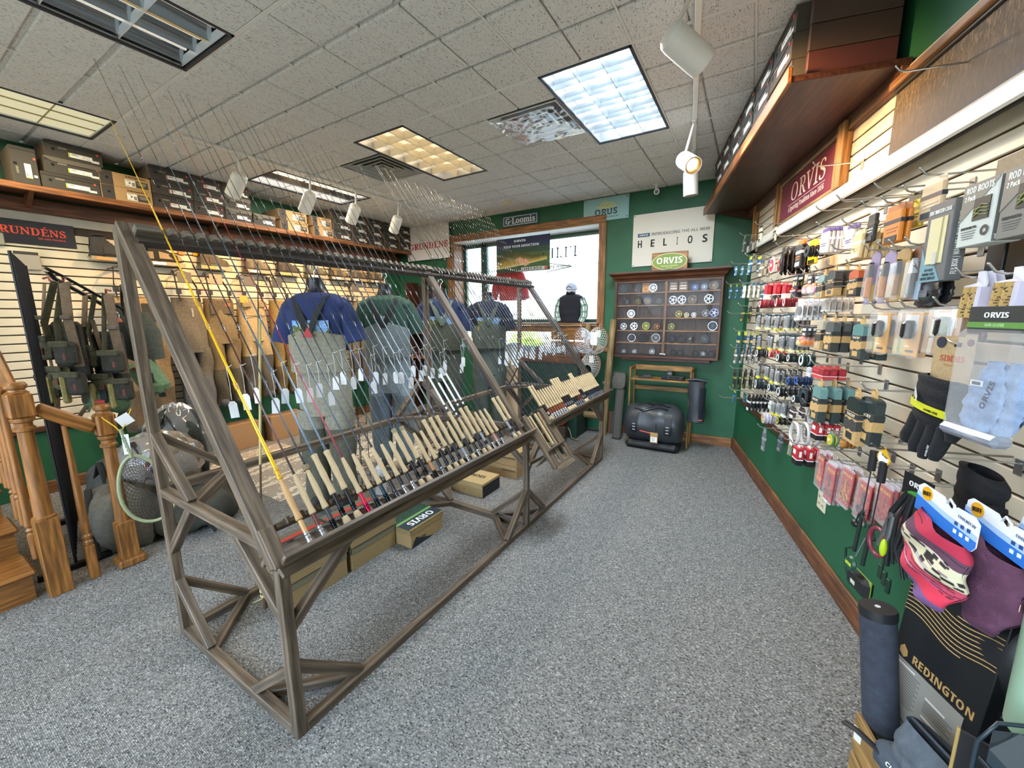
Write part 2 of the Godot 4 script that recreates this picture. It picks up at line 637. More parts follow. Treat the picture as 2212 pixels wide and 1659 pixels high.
# a recessed two-by-four troffer; kind 0 cool bright louvre, 1 warm louvre, 2 three tube reflector switched off, 3 flat dim lens, 4 lit stripes
func troffer(at: Vector3, kind: int, label: String) -> void:
	var t := thing("ceiling_light", label, "ceiling light", at, 0.0, "recessed ceiling light panels")
	var w := 0.6096
	var l := 1.2192
	var hd := 0.1
	var shell := Geo.new()
	shell.box(Vector3(0, hd, 0), Vector3(w - 0.03, 0.006, l - 0.03))
	for s in [-1, 1]:
		shell.box(Vector3(s * (w / 2 - 0.018), hd / 2, 0), Vector3(0.004, hd, l - 0.03))
		shell.box(Vector3(0, hd / 2, s * (l / 2 - 0.018)), Vector3(w - 0.03, hd, 0.004))
	obj("housing", shell, M("c9ccd0", 0.3, 0.6) if kind != 2 else M("8f9496", 0.25, 0.9), t)
	var rim := Geo.new()
	for s in [-1, 1]:
		rim.box(Vector3(s * (w / 2 - 0.012), 0.003, 0), Vector3(0.018, 0.014, l - 0.006), 0.002)
		rim.box(Vector3(0, 0.003, s * (l / 2 - 0.012)), Vector3(w - 0.006, 0.014, 0.018), 0.002)
	obj("frame", rim, M("2b2f38", 0.5), t)
	var tube := Geo.new()
	var xs: Array = [-0.18, 0.0, 0.18] if kind != 4 else [-0.17, 0.17]
	for x in xs:
		tube.tube([Vector3(x, 0.075, -l / 2 + 0.04), Vector3(x, 0.075, l / 2 - 0.04)], 0.0165, 10)
	if kind == 0 or kind == 1:
		var hex: String = "dff1ff" if kind == 0 else "ffe6bd"
		obj("tube_lamp", tube, glow(hex, 9.0 if kind == 0 else 2.2), t)
		obj("glow_plate", bx(Vector3(0, 0.094, 0), Vector3(w - 0.05, 0.004, l - 0.05)), glow(hex, 1.15 if kind == 0 else 0.62, "dddddd"), t)
		var blade := M("cfd8de", 0.22, 0.55) if kind == 0 else M("e8dcc0", 0.35, 0.15)
		for i in range(1, 3):
			obj("louver_blade", keep("bladeL", func(): return vee(l - 0.05, false)), blade, t, Vector3(-w / 2 + 0.02 + i * (w - 0.04) / 3, 0.008, 0))
		for i in range(1, 6):
			obj("louver_blade", keep("bladeS", func(): return vee(w - 0.05, true)), blade, t, Vector3(0, 0.008, -l / 2 + 0.02 + i * (l - 0.04) / 6))
	elif kind == 2:
		obj("tube_lamp", tube, glow("fff0d8", 0.35, "f0f0ee"), t)
		var refl := M("a9b2b6", 0.12, 1.0)
		for i in 3:
			obj("reflector", keep("refl", func(): return Geo.new().surf(8, 1, func(u: float, v: float): return Vector3((u - 0.5) * 0.176, 0.088 - 0.062 * pow(absf(u - 0.5) * 2.0, 2.0), (v - 0.5) * 1.17))), refl, t, Vector3(-0.18 + 0.18 * i, 0, 0))
		obj("ballast_cover", bx(Vector3(0.06, 0.05, 0), Vector3(0.05, 0.02, 1.17), 0.004), M("e3cf9b", 0.35, 0.2), t)
		for i in range(0, 5):
			obj("louver_blade", keep("bladeT", func(): return bx(Vector3.ZERO, Vector3(w - 0.05, 0.05, 0.004))), M("e9edf2", 0.3, 0.4), t, Vector3(0, 0.034, -l / 2 + 0.03 + i * (l - 0.06) / 4.0))
	else:
		var hex2: String = "f2ecc4" if kind == 3 else "f6f2ea"
		obj("tube_lamp", tube, glow(hex2, 0.9), t)
		if kind == 3:
			obj("diffuser_lamp", bx(Vector3(0, 0.02, 0), Vector3(w - 0.05, 0.004, l - 0.05)), glow(hex2, 0.5, "cfc8a8"), t)
			for i in range(1, 3):
				obj("louver_blade", bx(Vector3(-w / 2 + 0.02 + i * (w - 0.04) / 3, 0.014, 0), Vector3(0.004, 0.01, l - 0.05)), M("9a9168", 0.6), t)
			for i in range(1, 4):
				obj("louver_blade", bx(Vector3(0, 0.014, -l / 2 + 0.02 + i * (l - 0.04) / 4), Vector3(w - 0.05, 0.01, 0.004)), M("9a9168", 0.6), t)
		else:
			for i in 3:
				var z := -l / 2 + 0.02 + (i + 0.5) * (l - 0.04) / 3
				for x in [-0.2, 0.2]:
					obj("diffuser_lamp", bx(Vector3(x, 0.02, z), Vector3(0.16, 0.004, 0.36)), glow(hex2, 0.75, "ddd8cc"), t)
			obj("center_reflector", bx(Vector3(0, 0.03, 0), Vector3(0.22, 0.006, l - 0.06)), M("565a5e", 0.3, 0.7), t)
	var es := [10.5, 4.4, 0.0, 2.8, 3.0]
	var cs := ["e3f1ff", "ffe9cc", "ffffff", "fff0cc", "fff4e2"]
	if es[kind] > 0.0:
		area(t, Vector3(0, -0.012, 0), Vector2(0.54, 1.14), es[kind], cs[kind])

# curved double-sided louvre blade, wide at the top
func vee(l: float, across: bool) -> Geo:
	var p := PackedVector2Array([Vector2(-0.002, 0), Vector2(0.002, 0), Vector2(0.006, 0.03), Vector2(0.016, 0.06), Vector2(-0.016, 0.06), Vector2(-0.006, 0.03)])
	return Geo.new().prism(p, -l / 2, l / 2, Transform3D(Basis(Vector3.UP, PI / 2 if across else 0.0), Vector3.ZERO))

func vent(at: Vector3, label: String, shiny: bool) -> void:
	var t := thing("ceiling_vent", label, "vent", at, 0.0, "ceiling air vents")
	var m := M("d3d4d2", 0.3, 0.1) if shiny else M("a5a6a1", 0.5)
	obj("backing", bx(Vector3(0, 0.1, 0), Vector3(0.59, 0.006, 0.59)), M("1c1c1c", 0.9), t)
	for k in 4:
		var o := 0.29 - 0.068 * k
		var i := o - 0.045
		var y0 := 0.004 + 0.004 * k
		var g := Geo.new()
		for s in 4:
			var b := Basis(Vector3.UP, s * PI / 2)
			var q := [Vector3(-o, y0, o), Vector3(o, y0, o), Vector3(i, y0 + 0.04, i), Vector3(-i, y0 + 0.04, i)]
			var r := q.map(func(p): return b * p)
			g.face(r, b * Vector3(0, -0.75, -0.65))
			g.face(r.map(func(p): return p + Vector3(0, 0.003, 0)), b * Vector3(0, 0.75, 0.65))
			g.box(b * Vector3(0, y0, o - 0.004), (b * Vector3(2 * o, 0.006, 0.012)).abs(), 0.0015)
		obj("louver_ring", g, m, t)
	obj("center_plate", bx(Vector3(0, 0.012, 0), Vector3(0.06, 0.004, 0.06), 0.001), m, t)
	if shiny:
		var r2 := RandomNumberGenerator.new()
		r2.seed = 5
		var hts := []
		for k in 400:
			hts.append(r2.randf())
		var film := Geo.new().surf(18, 18, func(u: float, v: float):
			var e := minf(minf(u, 1 - u), minf(v, 1 - v))
			var h: float = hts[(int(u * 18) * 19 + int(v * 18)) % 400]
			return Vector3((u - 0.5) * 0.6, -0.004 - (0.012 * h if e > 0.01 else 0.0), (v - 0.5) * 0.6))
		obj("plastic_film", film, M("ffffff", 0.08, 0.0, 0.1), t)

func lamps() -> void:
	troffer(Vector3(-1.0284, CEIL, -3.1724), 0, "bright cool white ceiling light panel nearest the track spotlights")
	troffer(Vector3(-2.8572, CEIL, -3.1724), 1, "warm white louvered ceiling light panel above the middle of the rod rack")
	troffer(Vector3(-2.8572, CEIL, -0.7339), 2, "unlit mirrored ceiling light with crossbars above the near end of the rods")
	troffer(Vector3(-4.686, CEIL, -0.7339), 3, "dim yellowish ceiling light panel above the boxes at far left")
	troffer(Vector3(-4.686, CEIL, -3.1724), 4, "striped ceiling light panel behind the white spotlights on the left")
	vent(Vector3(-1.6380, CEIL, -3.1724), "shiny square ceiling vent wrapped in film beside the bright cool panel", true)
	vent(Vector3(-3.4668, CEIL, -3.1724), "grey square ceiling vent left of the warm louvered light", false)
	# panels over the part of the shop behind the camera
	troffer(Vector3(-1.0284, CEIL, 1.7), 0, "cool white ceiling light panel behind the viewer on the right")
	troffer(Vector3(-3.6, CEIL, 1.7), 1, "warm ceiling light panel behind the viewer on the left")
	# right track
	var tr := thing("light_track", "white lighting track with three spotlights on the ceiling at right", "track", Vector3.ZERO)
	var a := Vector3(-0.16, CEIL - 0.012, -0.9)
	var b := Vector3(-0.66, CEIL - 0.012, -4.75)
	beam("rail", tr, a, b, 0.034, 0.022, M("dedbd2", 0.4))
	var sp := [[Vector3(-0.38, 2.86, -2.25), Vector3(0.55, -0.38, -0.62), true, "large white cylinder spotlight nearest the viewer on the right track"],
		[Vector3(-0.56, 2.83, -3.72), Vector3(0.42, -0.45, 0.62), true, "lit white spotlight in the middle of the right track"],
		[Vector3(-0.62, 2.85, -4.35), Vector3(0.05, -1, -0.12), false, "white cylinder spotlight pointing down at the far end of the right track"]]
	for s in sp:
		spot(s[0], s[1], s[2], s[3], a + (b - a) * ((s[0].z - a.z) / (b.z - a.z)), 2.6)
	var tl := thing("light_track", "white lighting track with four spotlights in front of the left shelf", "track", Vector3.ZERO)
	a = Vector3(-4.22, CEIL - 0.012, -1.7)
	b = Vector3(-4.22, CEIL - 0.012, -4.6)
	beam("rail", tl, a, b, 0.034, 0.022, M("dedbd2", 0.4))
	var names := ["white spotlight nearest the viewer on the left track", "second white spotlight along the left track, in front of the striped light", "third white spotlight along the left track", "farthest white spotlight on the left track"]
	var zs := [-2.12, -2.83, -3.42, -4.1]
	for k in 4:
		spot(Vector3(-4.3, 2.87, zs[k]), Vector3(-0.72, -0.8, 0.1 - 0.1 * k), true, names[k], Vector3(-4.22, CEIL - 0.012, zs[k]), 3.4)

func spot(at: Vector3, dir: Vector3, lit: bool, label: String, top: Vector3, e: float) -> void:
	var t := thing("spotlight", label, "spotlight", at, 0.0, "track spotlights")
	dir = dir.normalized()
	var x := Transform3D(Basis(Quaternion(Vector3.DOWN, dir)), Vector3.ZERO)
	obj("shade", Geo.new().lathe([Vector2(0, 0.115), Vector2(0.045, 0.112), Vector2(0.062, 0.095), Vector2(0.066, 0.06), Vector2(0.066, -0.115), Vector2(0.060, -0.115), Vector2(0.058, -0.06), Vector2(0.0, 0.0)], 24, x), M("dcdad2", 0.45), t)
	obj("stem", Geo.new().tube([top - at, x * Vector3(0, 0.09, 0)], 0.011, 8), M("d2d0c8", 0.4), t)
	obj("track_adapter", bx(top - at - Vector3(0, 0.012, 0), Vector3(0.03, 0.02, 0.09), 0.003), M("d2d0c8", 0.4), t)
	var gl := glow("ffcf87", 14.0) if lit else M("8a8478", 0.3)
	obj("trim_ring", Geo.new().lathe([Vector2(0.044, -0.085), Vector2(0.059, -0.1), Vector2(0.059, -0.112), Vector2(0.05, -0.108)], 24, x), M("b99a62", 0.3, 0.6), t)
	obj("bulb_lamp", Geo.new().lathe([Vector2(0, -0.094), Vector2(0.03, -0.092), Vector2(0.046, -0.08), Vector2(0.03, -0.05), Vector2(0, -0.04)], 20, x), gl, t)
	if lit:
		var l := SpotLight3D.new()
		l.name = "beam_lamp"
		l.light_energy = e
		l.light_color = Color("ffc887")
		l.spot_angle = 44.0
		l.spot_angle_attenuation = 0.9
		l.light_size = 0.04
		l.spot_range = 12.0
		l.spot_attenuation = 2.0
		l.shadow_enabled = true
		l.transform = Transform3D(Basis.looking_at(dir, Vector3.RIGHT if absf(dir.y) > 0.95 else Vector3.UP), dir * 0.1)
		t.add_child(l)

func outside() -> void:
	struct(obj("trim_1", bx(Vector3(-3.11, -0.3, -14.0), Vector3(40, 0.1, 17.0)), grainy("9a9890", 0.9, noise("kraft", 0.05, 0.88, 1.0, 256, 4), Vector3.ONE * 0.5, true)))
	# brick building across the street: brick courses as real relief
	var w := thing("brick_building", "sunlit pale brick building across the street outside the window", "building", Vector3(-4.0, -0.25, -15.0))
	obj("wall", bx(Vector3(0, 1.9, -0.2), Vector3(16, 3.8, 0.4)), M("d8cdb8", 0.9), w)
	var bricks := Geo.new()
	var r := RandomNumberGenerator.new()
	r.seed = 4
	for j in 42:
		for i in 34:
			var x := -4.1 + i * 0.24 + (0.12 if j % 2 else 0.0)
			bricks.box(Vector3(x, 0.05 + j * 0.085, 0.004), Vector3(0.228, 0.073, 0.02 + r.randf() * 0.008))
	var o := obj("brick", bricks, grainy("e6d6b4", 0.9, noise("kraft", 0.05, 0.88, 1.0, 256, 4), Vector3.ONE * 2.0, true), w)
	o.set_meta("kind", "stuff")
	obj("coping", bx(Vector3(0, 3.86, -0.15), Vector3(16.2, 0.12, 0.6), 0.01), M("b8b6b0", 0.7), w)
	obj("wall_vent", bx(Vector3(1.25, 2.18, 0.02), Vector3(0.5, 0.16, 0.03), 0.004), M("a07f55", 0.7), w)
	# leaves and lawn at the left
	var g := RandomNumberGenerator.new()
	g.seed = 9
	for k in 2:
		var at: Vector3 = [Vector3(-9.3, -0.25, -11.0), Vector3(-7.0, -0.25, -12.6)][k]
		var b := thing("shrub", ["bright green shrub at the left edge of the window view", "yellow green low bush outside behind the dressed torsos"][k], "shrub", at)
		var big: float = [1.5, 0.75][k]
		obj("stem", Geo.new().tube([Vector3(0, 0, 0), Vector3(0.02, 0.7 * big, 0)], 0.05, 6), M("5a4632", 0.9), b)
		var lv := Geo.new()
		for n in 1400:
			var d := Vector3(g.randfn(), g.randfn(), g.randfn()).normalized() * pow(g.randf(), 0.4)
			var c := Vector3(0, 0.95 * big, 0) + d * Vector3(0.9, 0.85, 0.9) * big
			var q := Basis(Vector3(g.randfn(), g.randfn(), g.randfn()).normalized(), g.randf() * TAU)
			lv.face([c + q * Vector3(-0.03, 0, 0), c + q * Vector3(0, 0.015, -0.06), c + q * Vector3(0.03, 0, 0), c + q * Vector3(0, -0.01, 0.08)], q * Vector3.UP)
		var lm: StandardMaterial3D = M(["6fae3c", "a8c23e"][k], 0.7).duplicate()
		lm.backlight_enabled = true
		lm.backlight = Color("6f9a30")
		var f := obj("foliage", lv, lm, b)
		f.set_meta("kind", "stuff")

const SLOPE := 0.6302            # lean of the rods
const ROD0 := Vector3(-1.41, 0.79, 0)

func rodpt(s: float, z: float, off := 0.0) -> Vector3:
	return ROD0 + Vector3(-0.5893, 0.8079, 0) * s + Vector3(0.8079, 0.5893, 0) * off + Vector3(drift(z), 0, z)

func drift(z: float) -> float:
	return 0.011 * (-z - 0.7)

func rack() -> void:
	var t := thing("rod_rack", "long dark-stained wooden trestle rack holding the row of fly rods", "rod rack", Vector3(0, 0, 0))
	var st := wood("84715c", 2, 0.5)
	var xf := -1.41
	var xb := -2.42
	var w := 0.042
	var zs := [-0.69, -2.5, -4.2]
	for z in zs:
		var f: float = xf + drift(z)
		beam("front_post", t, Vector3(f, 0, z), Vector3(f, 0.72, z), w, w, st)
		beam("back_post", t, Vector3(xb, 0, z), Vector3(xb, 0.86 if z == -2.5 else 2.02, z), w, w, st)
		beam("floor_crossrail", t, Vector3(f - w / 2, w / 2, z), Vector3(xb + w / 2, w / 2, z), w, w, st)
		beam("upper_crossrail", t, Vector3(f - w / 2, 0.79, z), Vector3(xb + w / 2, 0.79, z), w, w, st)
		beam("slanted_rail", t, rodpt(-0.05, z, -0.045), rodpt(1.56, z, -0.045), w, 0.062, st)
		if z == -2.5:
			beam("back_post", t, Vector3(-2.33, 0.8, z), Vector3(-2.33, 1.98, z), w, w, st)
		# braces in the side frame
		for q in [[xb, 1.08, xb + 0.32, 0.81], [xb + 0.3, 0.77, xb, 0.47], [f - 0.3, 0.77, f, 0.5], [xb, 0.31, xb + 0.28, 0.04], [f - 0.31, 0.04, f, 0.3]]:
			beam("side_brace", t, Vector3(q[0], q[1], z), Vector3(q[2], q[3], z), w * 0.93, w * 0.93, st)
		# braces along the rack, and flat ones on the floor
		for s in [-1, 1]:
			var z2: float = z + s * 0.29
			if z2 > -0.68 or z2 < -4.22:
				continue
			beam("front_brace", t, Vector3(f, 0.31, z), Vector3(f + 0.003 * s, 0.04, z2), w * 0.93, w * 0.93, st)
			beam("back_brace", t, Vector3(xb, 0.31, z), Vector3(xb, 0.04, z2), w * 0.93, w * 0.93, st)
			beam("floor_brace", t, Vector3(f - 0.29, 0.021, z), Vector3(f, 0.021, z2), w * 0.9, w * 0.9, st)
			beam("floor_brace", t, Vector3(xb + 0.29, 0.021, z), Vector3(xb, 0.021, z2), w * 0.9, w * 0.9, st)
			if not (z == -2.5 and s == 1):
				beam("tray_brace", t, Vector3(f, 0.46, z), Vector3(f, 0.7, z2 + 0.06 * s * 0.0), w * 0.93, w * 0.93, st)
			beam("back_brace", t, Vector3(xb, 1.08, z), Vector3(xb, 0.82, z2), w * 0.93, w * 0.93, st)
			beam("flat_brace", t, Vector3(xb + 0.31, 0.79, z), Vector3(xb, 0.8, z2), w * 0.93, w * 0.93, st)
			beam("back_brace", t, Vector3(xb, 0.54, z), Vector3(xb, 0.79, z2), w * 0.93, w * 0.93, st)
	beam("base_rail", t, Vector3(xf + drift(-0.69), w / 2, -0.711), Vector3(xf + drift(-4.2), w / 2, -4.18), w, w, st)
	beam("base_rail", t, Vector3(xb, w / 2, -0.711), Vector3(xb, w / 2, -4.18), w, w, st)
	beam("back_rail", t, Vector3(xb, 0.8, -0.711), Vector3(xb, 0.8, -4.18), w, w, st)
	# trays the rod butts stand in: floor plank, front lip, notched rest
	for k in 2:
		var a: float = [-0.665, -2.79][k]
		var b: float = [-2.515, -4.31][k]
		beam("tray_lip", t, rodpt(-0.045, a, 0.05), rodpt(-0.045, b, 0.05), 0.06, 0.018, st, 0.003, SLOPE + PI / 2)
		beam("tray_floor", t, rodpt(-0.045, a, -0.01), rodpt(-0.045, b, -0.01), 0.11, 0.018, st, 0.003, SLOPE)
		beam("tray_back", t, rodpt(-0.0, a, -0.075), rodpt(-0.0, b, -0.075), 0.09, 0.02, st, 0.003, SLOPE + PI / 2)
		obj("tray_liner", bx(Vector3.ZERO, Vector3(0.05, 0.006, absf(b - a) - 0.02)), M("1f1f20", 0.9), t, rodpt(-0.034, (a + b) / 2, 0.018), Vector3(0, 0, SLOPE))
		for z in [a, b]:
			beam("tray_end", t, rodpt(-0.06, z, 0.03), rodpt(0.09, z, 0.03), 0.05, 0.02, st, 0.003, PI / 2)
	# notched rests: lower one under the reel seats, upper one at the top of the frame
	var cup := M("8e8468", 0.85)
	for k in 2:
		var a2: float = [-0.73, -2.74][k]
		var n: int = [31, 31][k]
		var sp: float = [0.0553, 0.0483][k]
		for j in n:
			var z: float = a2 - sp * (j + 0.75)
			obj("rest_peg", keep("peg", func(): return bx(Vector3.ZERO, Vector3(0.034, 0.03, 0.017), 0.003)), wood("76614a", 2), t, rodpt(0.092, z, -0.03), Vector3(0, 0, SLOPE))
		beam("lower_rest", t, rodpt(0.088, a2, -0.05), rodpt(0.088, a2 - sp * n, -0.05), 0.022, 0.03, st, 0.003, SLOPE)
		var edge := PackedVector2Array()
		var a3: float = [-0.70, -2.50][k]
		var b3: float = [-2.5, -4.24][k]
		edge.append(Vector2(a3, -0.04))
		edge.append(Vector2(a3, 0.006))
		var z3: float = [-0.80 - 0.0, -2.55][k]
		while z3 > b3 + 0.02:
			for q in 7:
				var an := PI * q / 6.0
				edge.append(Vector2(z3 + 0.0175 * cos(an), 0.006 - 0.0175 * sin(an)))
			z3 -= sp if k == 1 else 0.0553
		edge.append(Vector2(b3, 0.006))
		edge.append(Vector2(b3, -0.04))
		# outline runs along world z and across the slope, pushed along the rods
		var bs := Basis(Vector3(0, 0, 1), Vector3(0.8079, 0.5893, 0), Vector3(-0.5893, 0.8079, 0))
		obj("scalloped_rest", Geo.new().prism(edge, -0.016, 0.016, Transform3D(bs, Vector3.ZERO)), wood("8c8272", 3), t, rodpt(1.505, 0, 0.0) + Vector3(drift(-2.5) - drift(0), 0, 0))
		beam("top_board", t, rodpt(1.455, a3, -0.03), rodpt(1.455, b3, -0.03), 0.034, 0.03, M("3a3029", 0.7), 0.003, SLOPE + PI / 2)
	# drop box for the longest rods between the trays
	for z in [-2.555, -2.81]:
		beam("drop_box_side", t, rodpt(-0.36, z, 0.02), rodpt(-0.03, z, 0.02), 0.095, 0.018, st, 0.003, PI / 2)
	beam("drop_box_divider", t, rodpt(-0.35, -2.675, 0.02), rodpt(-0.2, -2.675, 0.02), 0.05, 0.014, st, 0.003, PI / 2)
	beam("drop_box_floor", t, rodpt(-0.355, -2.55, 0.02), rodpt(-0.355, -2.815, 0.02), 0.1, 0.018, st, 0.003, SLOPE)
	beam("drop_box_back", t, rodpt(-0.25, -2.55, -0.035), rodpt(-0.25, -2.815, -0.035), 0.2, 0.012, st, 0.002, SLOPE + PI / 2)
	beam("drop_box_hanger", t, Vector3(xf + 0.03, 0.52, -2.5), Vector3(xf + 0.06, 0.52, -2.84), 0.05, 0.03, st)

func cork() -> Material:
	return grainy("dfc396", 0.75, noise("corkspots", 0.09, 0.72, 1.0, 256, 3), Vector3.ONE * 9.0)

func grip_mesh(kind: int) -> Mesh:
	return keep("grip%d" % kind, func():
		var p: Array
		if kind == 0:
			p = [[0, 0], [0.0125, 0], [0.0135, 0.006], [0.0108, 0.03], [0.0103, 0.045], [0.0122, 0.085], [0.0118, 0.11], [0.0095, 0.15], [0.0075, 0.178], [0.0065, 0.18], [0, 0.18]]
		elif kind == 1:
			p = [[0, 0], [0.013, 0], [0.0138, 0.006], [0.0115, 0.035], [0.0112, 0.05], [0.0135, 0.1], [0.0118, 0.14], [0.0112, 0.165], [0.013, 0.186], [0.0132, 0.192], [0.008, 0.194], [0, 0.194]]
		else:
			p = [[0, 0], [0.0135, 0], [0.0138, 0.008], [0.0122, 0.05], [0.0125, 0.2], [0.0118, 0.27], [0.0122, 0.295], [0.007, 0.3], [0, 0.3]]
		return smooth_lathe(p.map(func(q): return Vector2(q[0], q[1])), 12))

# a lathe whose side is one smooth surface
func smooth_lathe(p: Array, sides := 12, x := Transform3D.IDENTITY) -> Geo:
	var n := p.size() - 1
	return Geo.new().surf(sides, n, func(u: float, v: float):
		var q: Vector2 = p[int(round(v * n))]
		return x * Vector3(cos(u * TAU) * q.x, q.y, sin(u * TAU) * q.x), true)

# kind 0: half wells grip, 1: full wells grip with fighting butt, 2: two-hand rod
func rod(label: String, z: float, kind: int, blank: String, seat: String, metal: String, length: float, opt := {}) -> void:
	var at := rodpt(-0.028 if kind < 2 else -0.343, z, 0.0)
	var t := thing("fly_rod", label, "fly rod", at, 0.0, opt.get("group", "fly rods standing in the rack"))
	t.rotation = Vector3(opt.get("lean", R(-0.006, 0.006)), 0, SLOPE)
	var g0: float = [0.098, 0.14, 0.12][kind]
	if kind == 0:
		obj("reel_seat", keep("seat0", func(): return Geo.new().lathe([Vector2(0, 0.012), Vector2(0.0088, 0.012), Vector2(0.0088, 0.098), Vector2(0, 0.098)], 12)), M(seat, 0.35, 0.1), t)
		obj("locking_rings", keep("lock0", func(): return Geo.new().lathe([Vector2(0, 0), Vector2(0.0098, 0), Vector2(0.0104, 0.004), Vector2(0.0092, 0.016), Vector2(0.0092, 0.02), Vector2(0.0108, 0.022), Vector2(0.0108, 0.03), Vector2(0.0092, 0.032), Vector2(0.0108, 0.036), Vector2(0.0108, 0.042), Vector2(0.009, 0.044), Vector2(0.009, 0.047)], 12)), M(metal, 0.25, 0.85), t)
	elif kind == 1:
		obj("fighting_butt", keep("butt1", func(): return smooth_lathe([Vector2(0, 0), Vector2(0.0135, 0), Vector2(0.0158, 0.006), Vector2(0.0152, 0.018), Vector2(0.0115, 0.034), Vector2(0.011, 0.036), Vector2(0, 0.037)], 12)), cork(), t)
		obj("butt_cap", keep("bcap", func(): return Geo.new().lathe([Vector2(0, -0.003), Vector2(0.0132, -0.003), Vector2(0.0152, 0.002), Vector2(0.0152, 0.005)], 12)), M("3b3a38", 0.6), t)
		obj("reel_seat", keep("seat1", func(): return Geo.new().lathe([Vector2(0.0085, 0.034), Vector2(0.009, 0.036), Vector2(0.009, 0.14), Vector2(0.0085, 0.141)], 12)), M(seat, 0.35, 0.15), t)
		obj("locking_rings", keep("lock1", func(): return Geo.new().lathe([Vector2(0.009, 0.05), Vector2(0.0112, 0.052), Vector2(0.0112, 0.06), Vector2(0.0094, 0.062), Vector2(0.0112, 0.066), Vector2(0.0112, 0.074), Vector2(0.009, 0.076)], 12)), M(metal, 0.25, 0.85), t)
	else:
		obj("lower_grip", keep("lower2", func(): return smooth_lathe([Vector2(0, 0), Vector2(0.013, 0), Vector2(0.0152, 0.006), Vector2(0.0125, 0.03), Vector2(0.012, 0.036), Vector2(0, 0.037)], 12)), cork(), t)
		obj("reel_seat", keep("seat2", func(): return Geo.new().lathe([Vector2(0.009, 0.034), Vector2(0.0098, 0.036), Vector2(0.0098, 0.122), Vector2(0.009, 0.124)], 12)), M(seat, 0.35, 0.15), t)
	obj("grip", grip_mesh(kind), opt.get("grip", cork()), t, Vector3(0, g0, 0))
	if opt.has("collar"):
		obj("grip_collar", keep("collar", func(): return Geo.new().lathe([Vector2(0.0, 0), Vector2(0.0137, 0), Vector2(0.0137, 0.022), Vector2(0.008, 0.024)], 12)), M(opt.collar, 0.7), t, Vector3(0, g0 + [0.18, 0.172, 0.28][kind], 0))
	var gl: float = g0 + [0.18, 0.194, 0.3][kind]
	var r0: float = opt.get("r", [0.0042, 0.0050, 0.0056][kind])
	var lk: String = "blank%.2f_%.4f_%d" % [length, r0, kind]
	obj("blank", keep(lk, func():
		var pts := []
		var rs := []
		for i in 9:
			var f := i / 8.0
			pts.append(Vector3(0.006 * f * f, gl - 0.006 + (length - gl) * f, 0))
			rs.append(lerpf(r0, 0.0009, pow(f, 0.85)))
		return Geo.new().tube(pts, rs, 7)), M(blank, 0.22, 0.25), t)
	if opt.has("lower"):
		obj("blank_sleeve", keep("sleeve%.4f" % r0, func(): return Geo.new().tube([Vector3(0, 0, 0), Vector3(0, 0.26, 0)], [r0 * 1.12, r0 * 1.08], 8)), M(opt.lower, 0.3), t, Vector3(0, gl, 0))
	# thread wraps and guides: a stripping guide, then snakes closer and closer together
	obj("line_guides", keep("guides%.2f_%d" % [length, kind], func():
		var g := Geo.new()
		var y: float = gl + 0.42
		var step := 0.30
		var k := 0
		while y < length - 0.05:
			var f := (y - gl) / (length - gl)
			var rr := lerpf(0.0075, 0.003, minf(f * 1.6, 1.0))
			var ring := []
			for q in 9:
				ring.append(Vector3(0.004 + rr + rr * cos(TAU * q / 8), y + 0.012 + rr * 0.3 * cos(TAU * q / 8), rr * sin(TAU * q / 8)))
			g.tube(ring, 0.0008, 4, false)
			g.tube([Vector3(0.003, y - 0.012, 0), Vector3(0.008, y + 0.008, 0)], 0.0009, 4)
			y += step
			step *= 0.86 if step > 0.1 else 1.0
			k += 1
		return g), M("d8dade", 0.2, 0.9), t)
	obj("thread_wraps", keep("wraps%.2f_%d_%.4f" % [length, kind, r0], func():
		var g := Geo.new()
		g.tube([Vector3(0, gl, 0), Vector3(0, gl + 0.02, 0)], [r0 * 1.5, r0 * 1.2], 7)
		g.tube([Vector3(0, gl + 0.035, 0), Vector3(0, gl + 0.05, 0)], r0 * 1.22, 7)
		g.tube([Vector3(0, gl + 0.42, 0), Vector3(0, gl + 0.45, 0)], r0 * 1.1, 7)
		g.tube([Vector3(0.0004, gl + 0.72, 0), Vector3(0.0004, gl + 0.75, 0)], r0 * 0.98, 7)
		g.tube([Vector3(0.0006, length * 0.5 - 0.02, 0), Vector3(0.0006, length * 0.5 + 0.02, 0)], r0 * 0.85, 7)
		return g), M(opt.get("wrap", "23211f"), 0.3), t)
	for q in ["line_guides", "thread_wraps"]:
		t.get_node(q).set_meta("kind", "stuff")
	if opt.get("tag", true):
		var h: float = opt.get("knot", R(0.75, 0.86)) + (0.0 if kind < 2 else 0.5)
		var ln: float = R(0.1, 0.15)
		var hold := obj("tag_string", Geo.new().tube([Vector3(0.006, 0.004, 0.0), Vector3(-0.003, -0.002, 0.003), Vector3(0.004, -ln * 0.5, 0.001), Vector3(0.002, -ln, 0)], 0.0011, 5).tube([Vector3(0.004, 0, 0.006), Vector3(-0.008, 0.006, 0.0), Vector3(0.0, 0, -0.008), Vector3(0.008, 0.0, 0), Vector3(0.03, 0.01, -0.004)], 0.001, 5), M("e8e8e4", 0.8), t, Vector3(0, h, 0), Vector3(0, 0, -SLOPE))
		var tg := obj("price_tag", keep("tag", func(): return tag_shape()), M("eef0f2", 0.7), hold, Vector3(0.002, -ln - 0.004, 0), Vector3(0, R(0.2, 1.5), R(-0.08, 0.08)))
		tg.set_meta("label", "white string price tag")

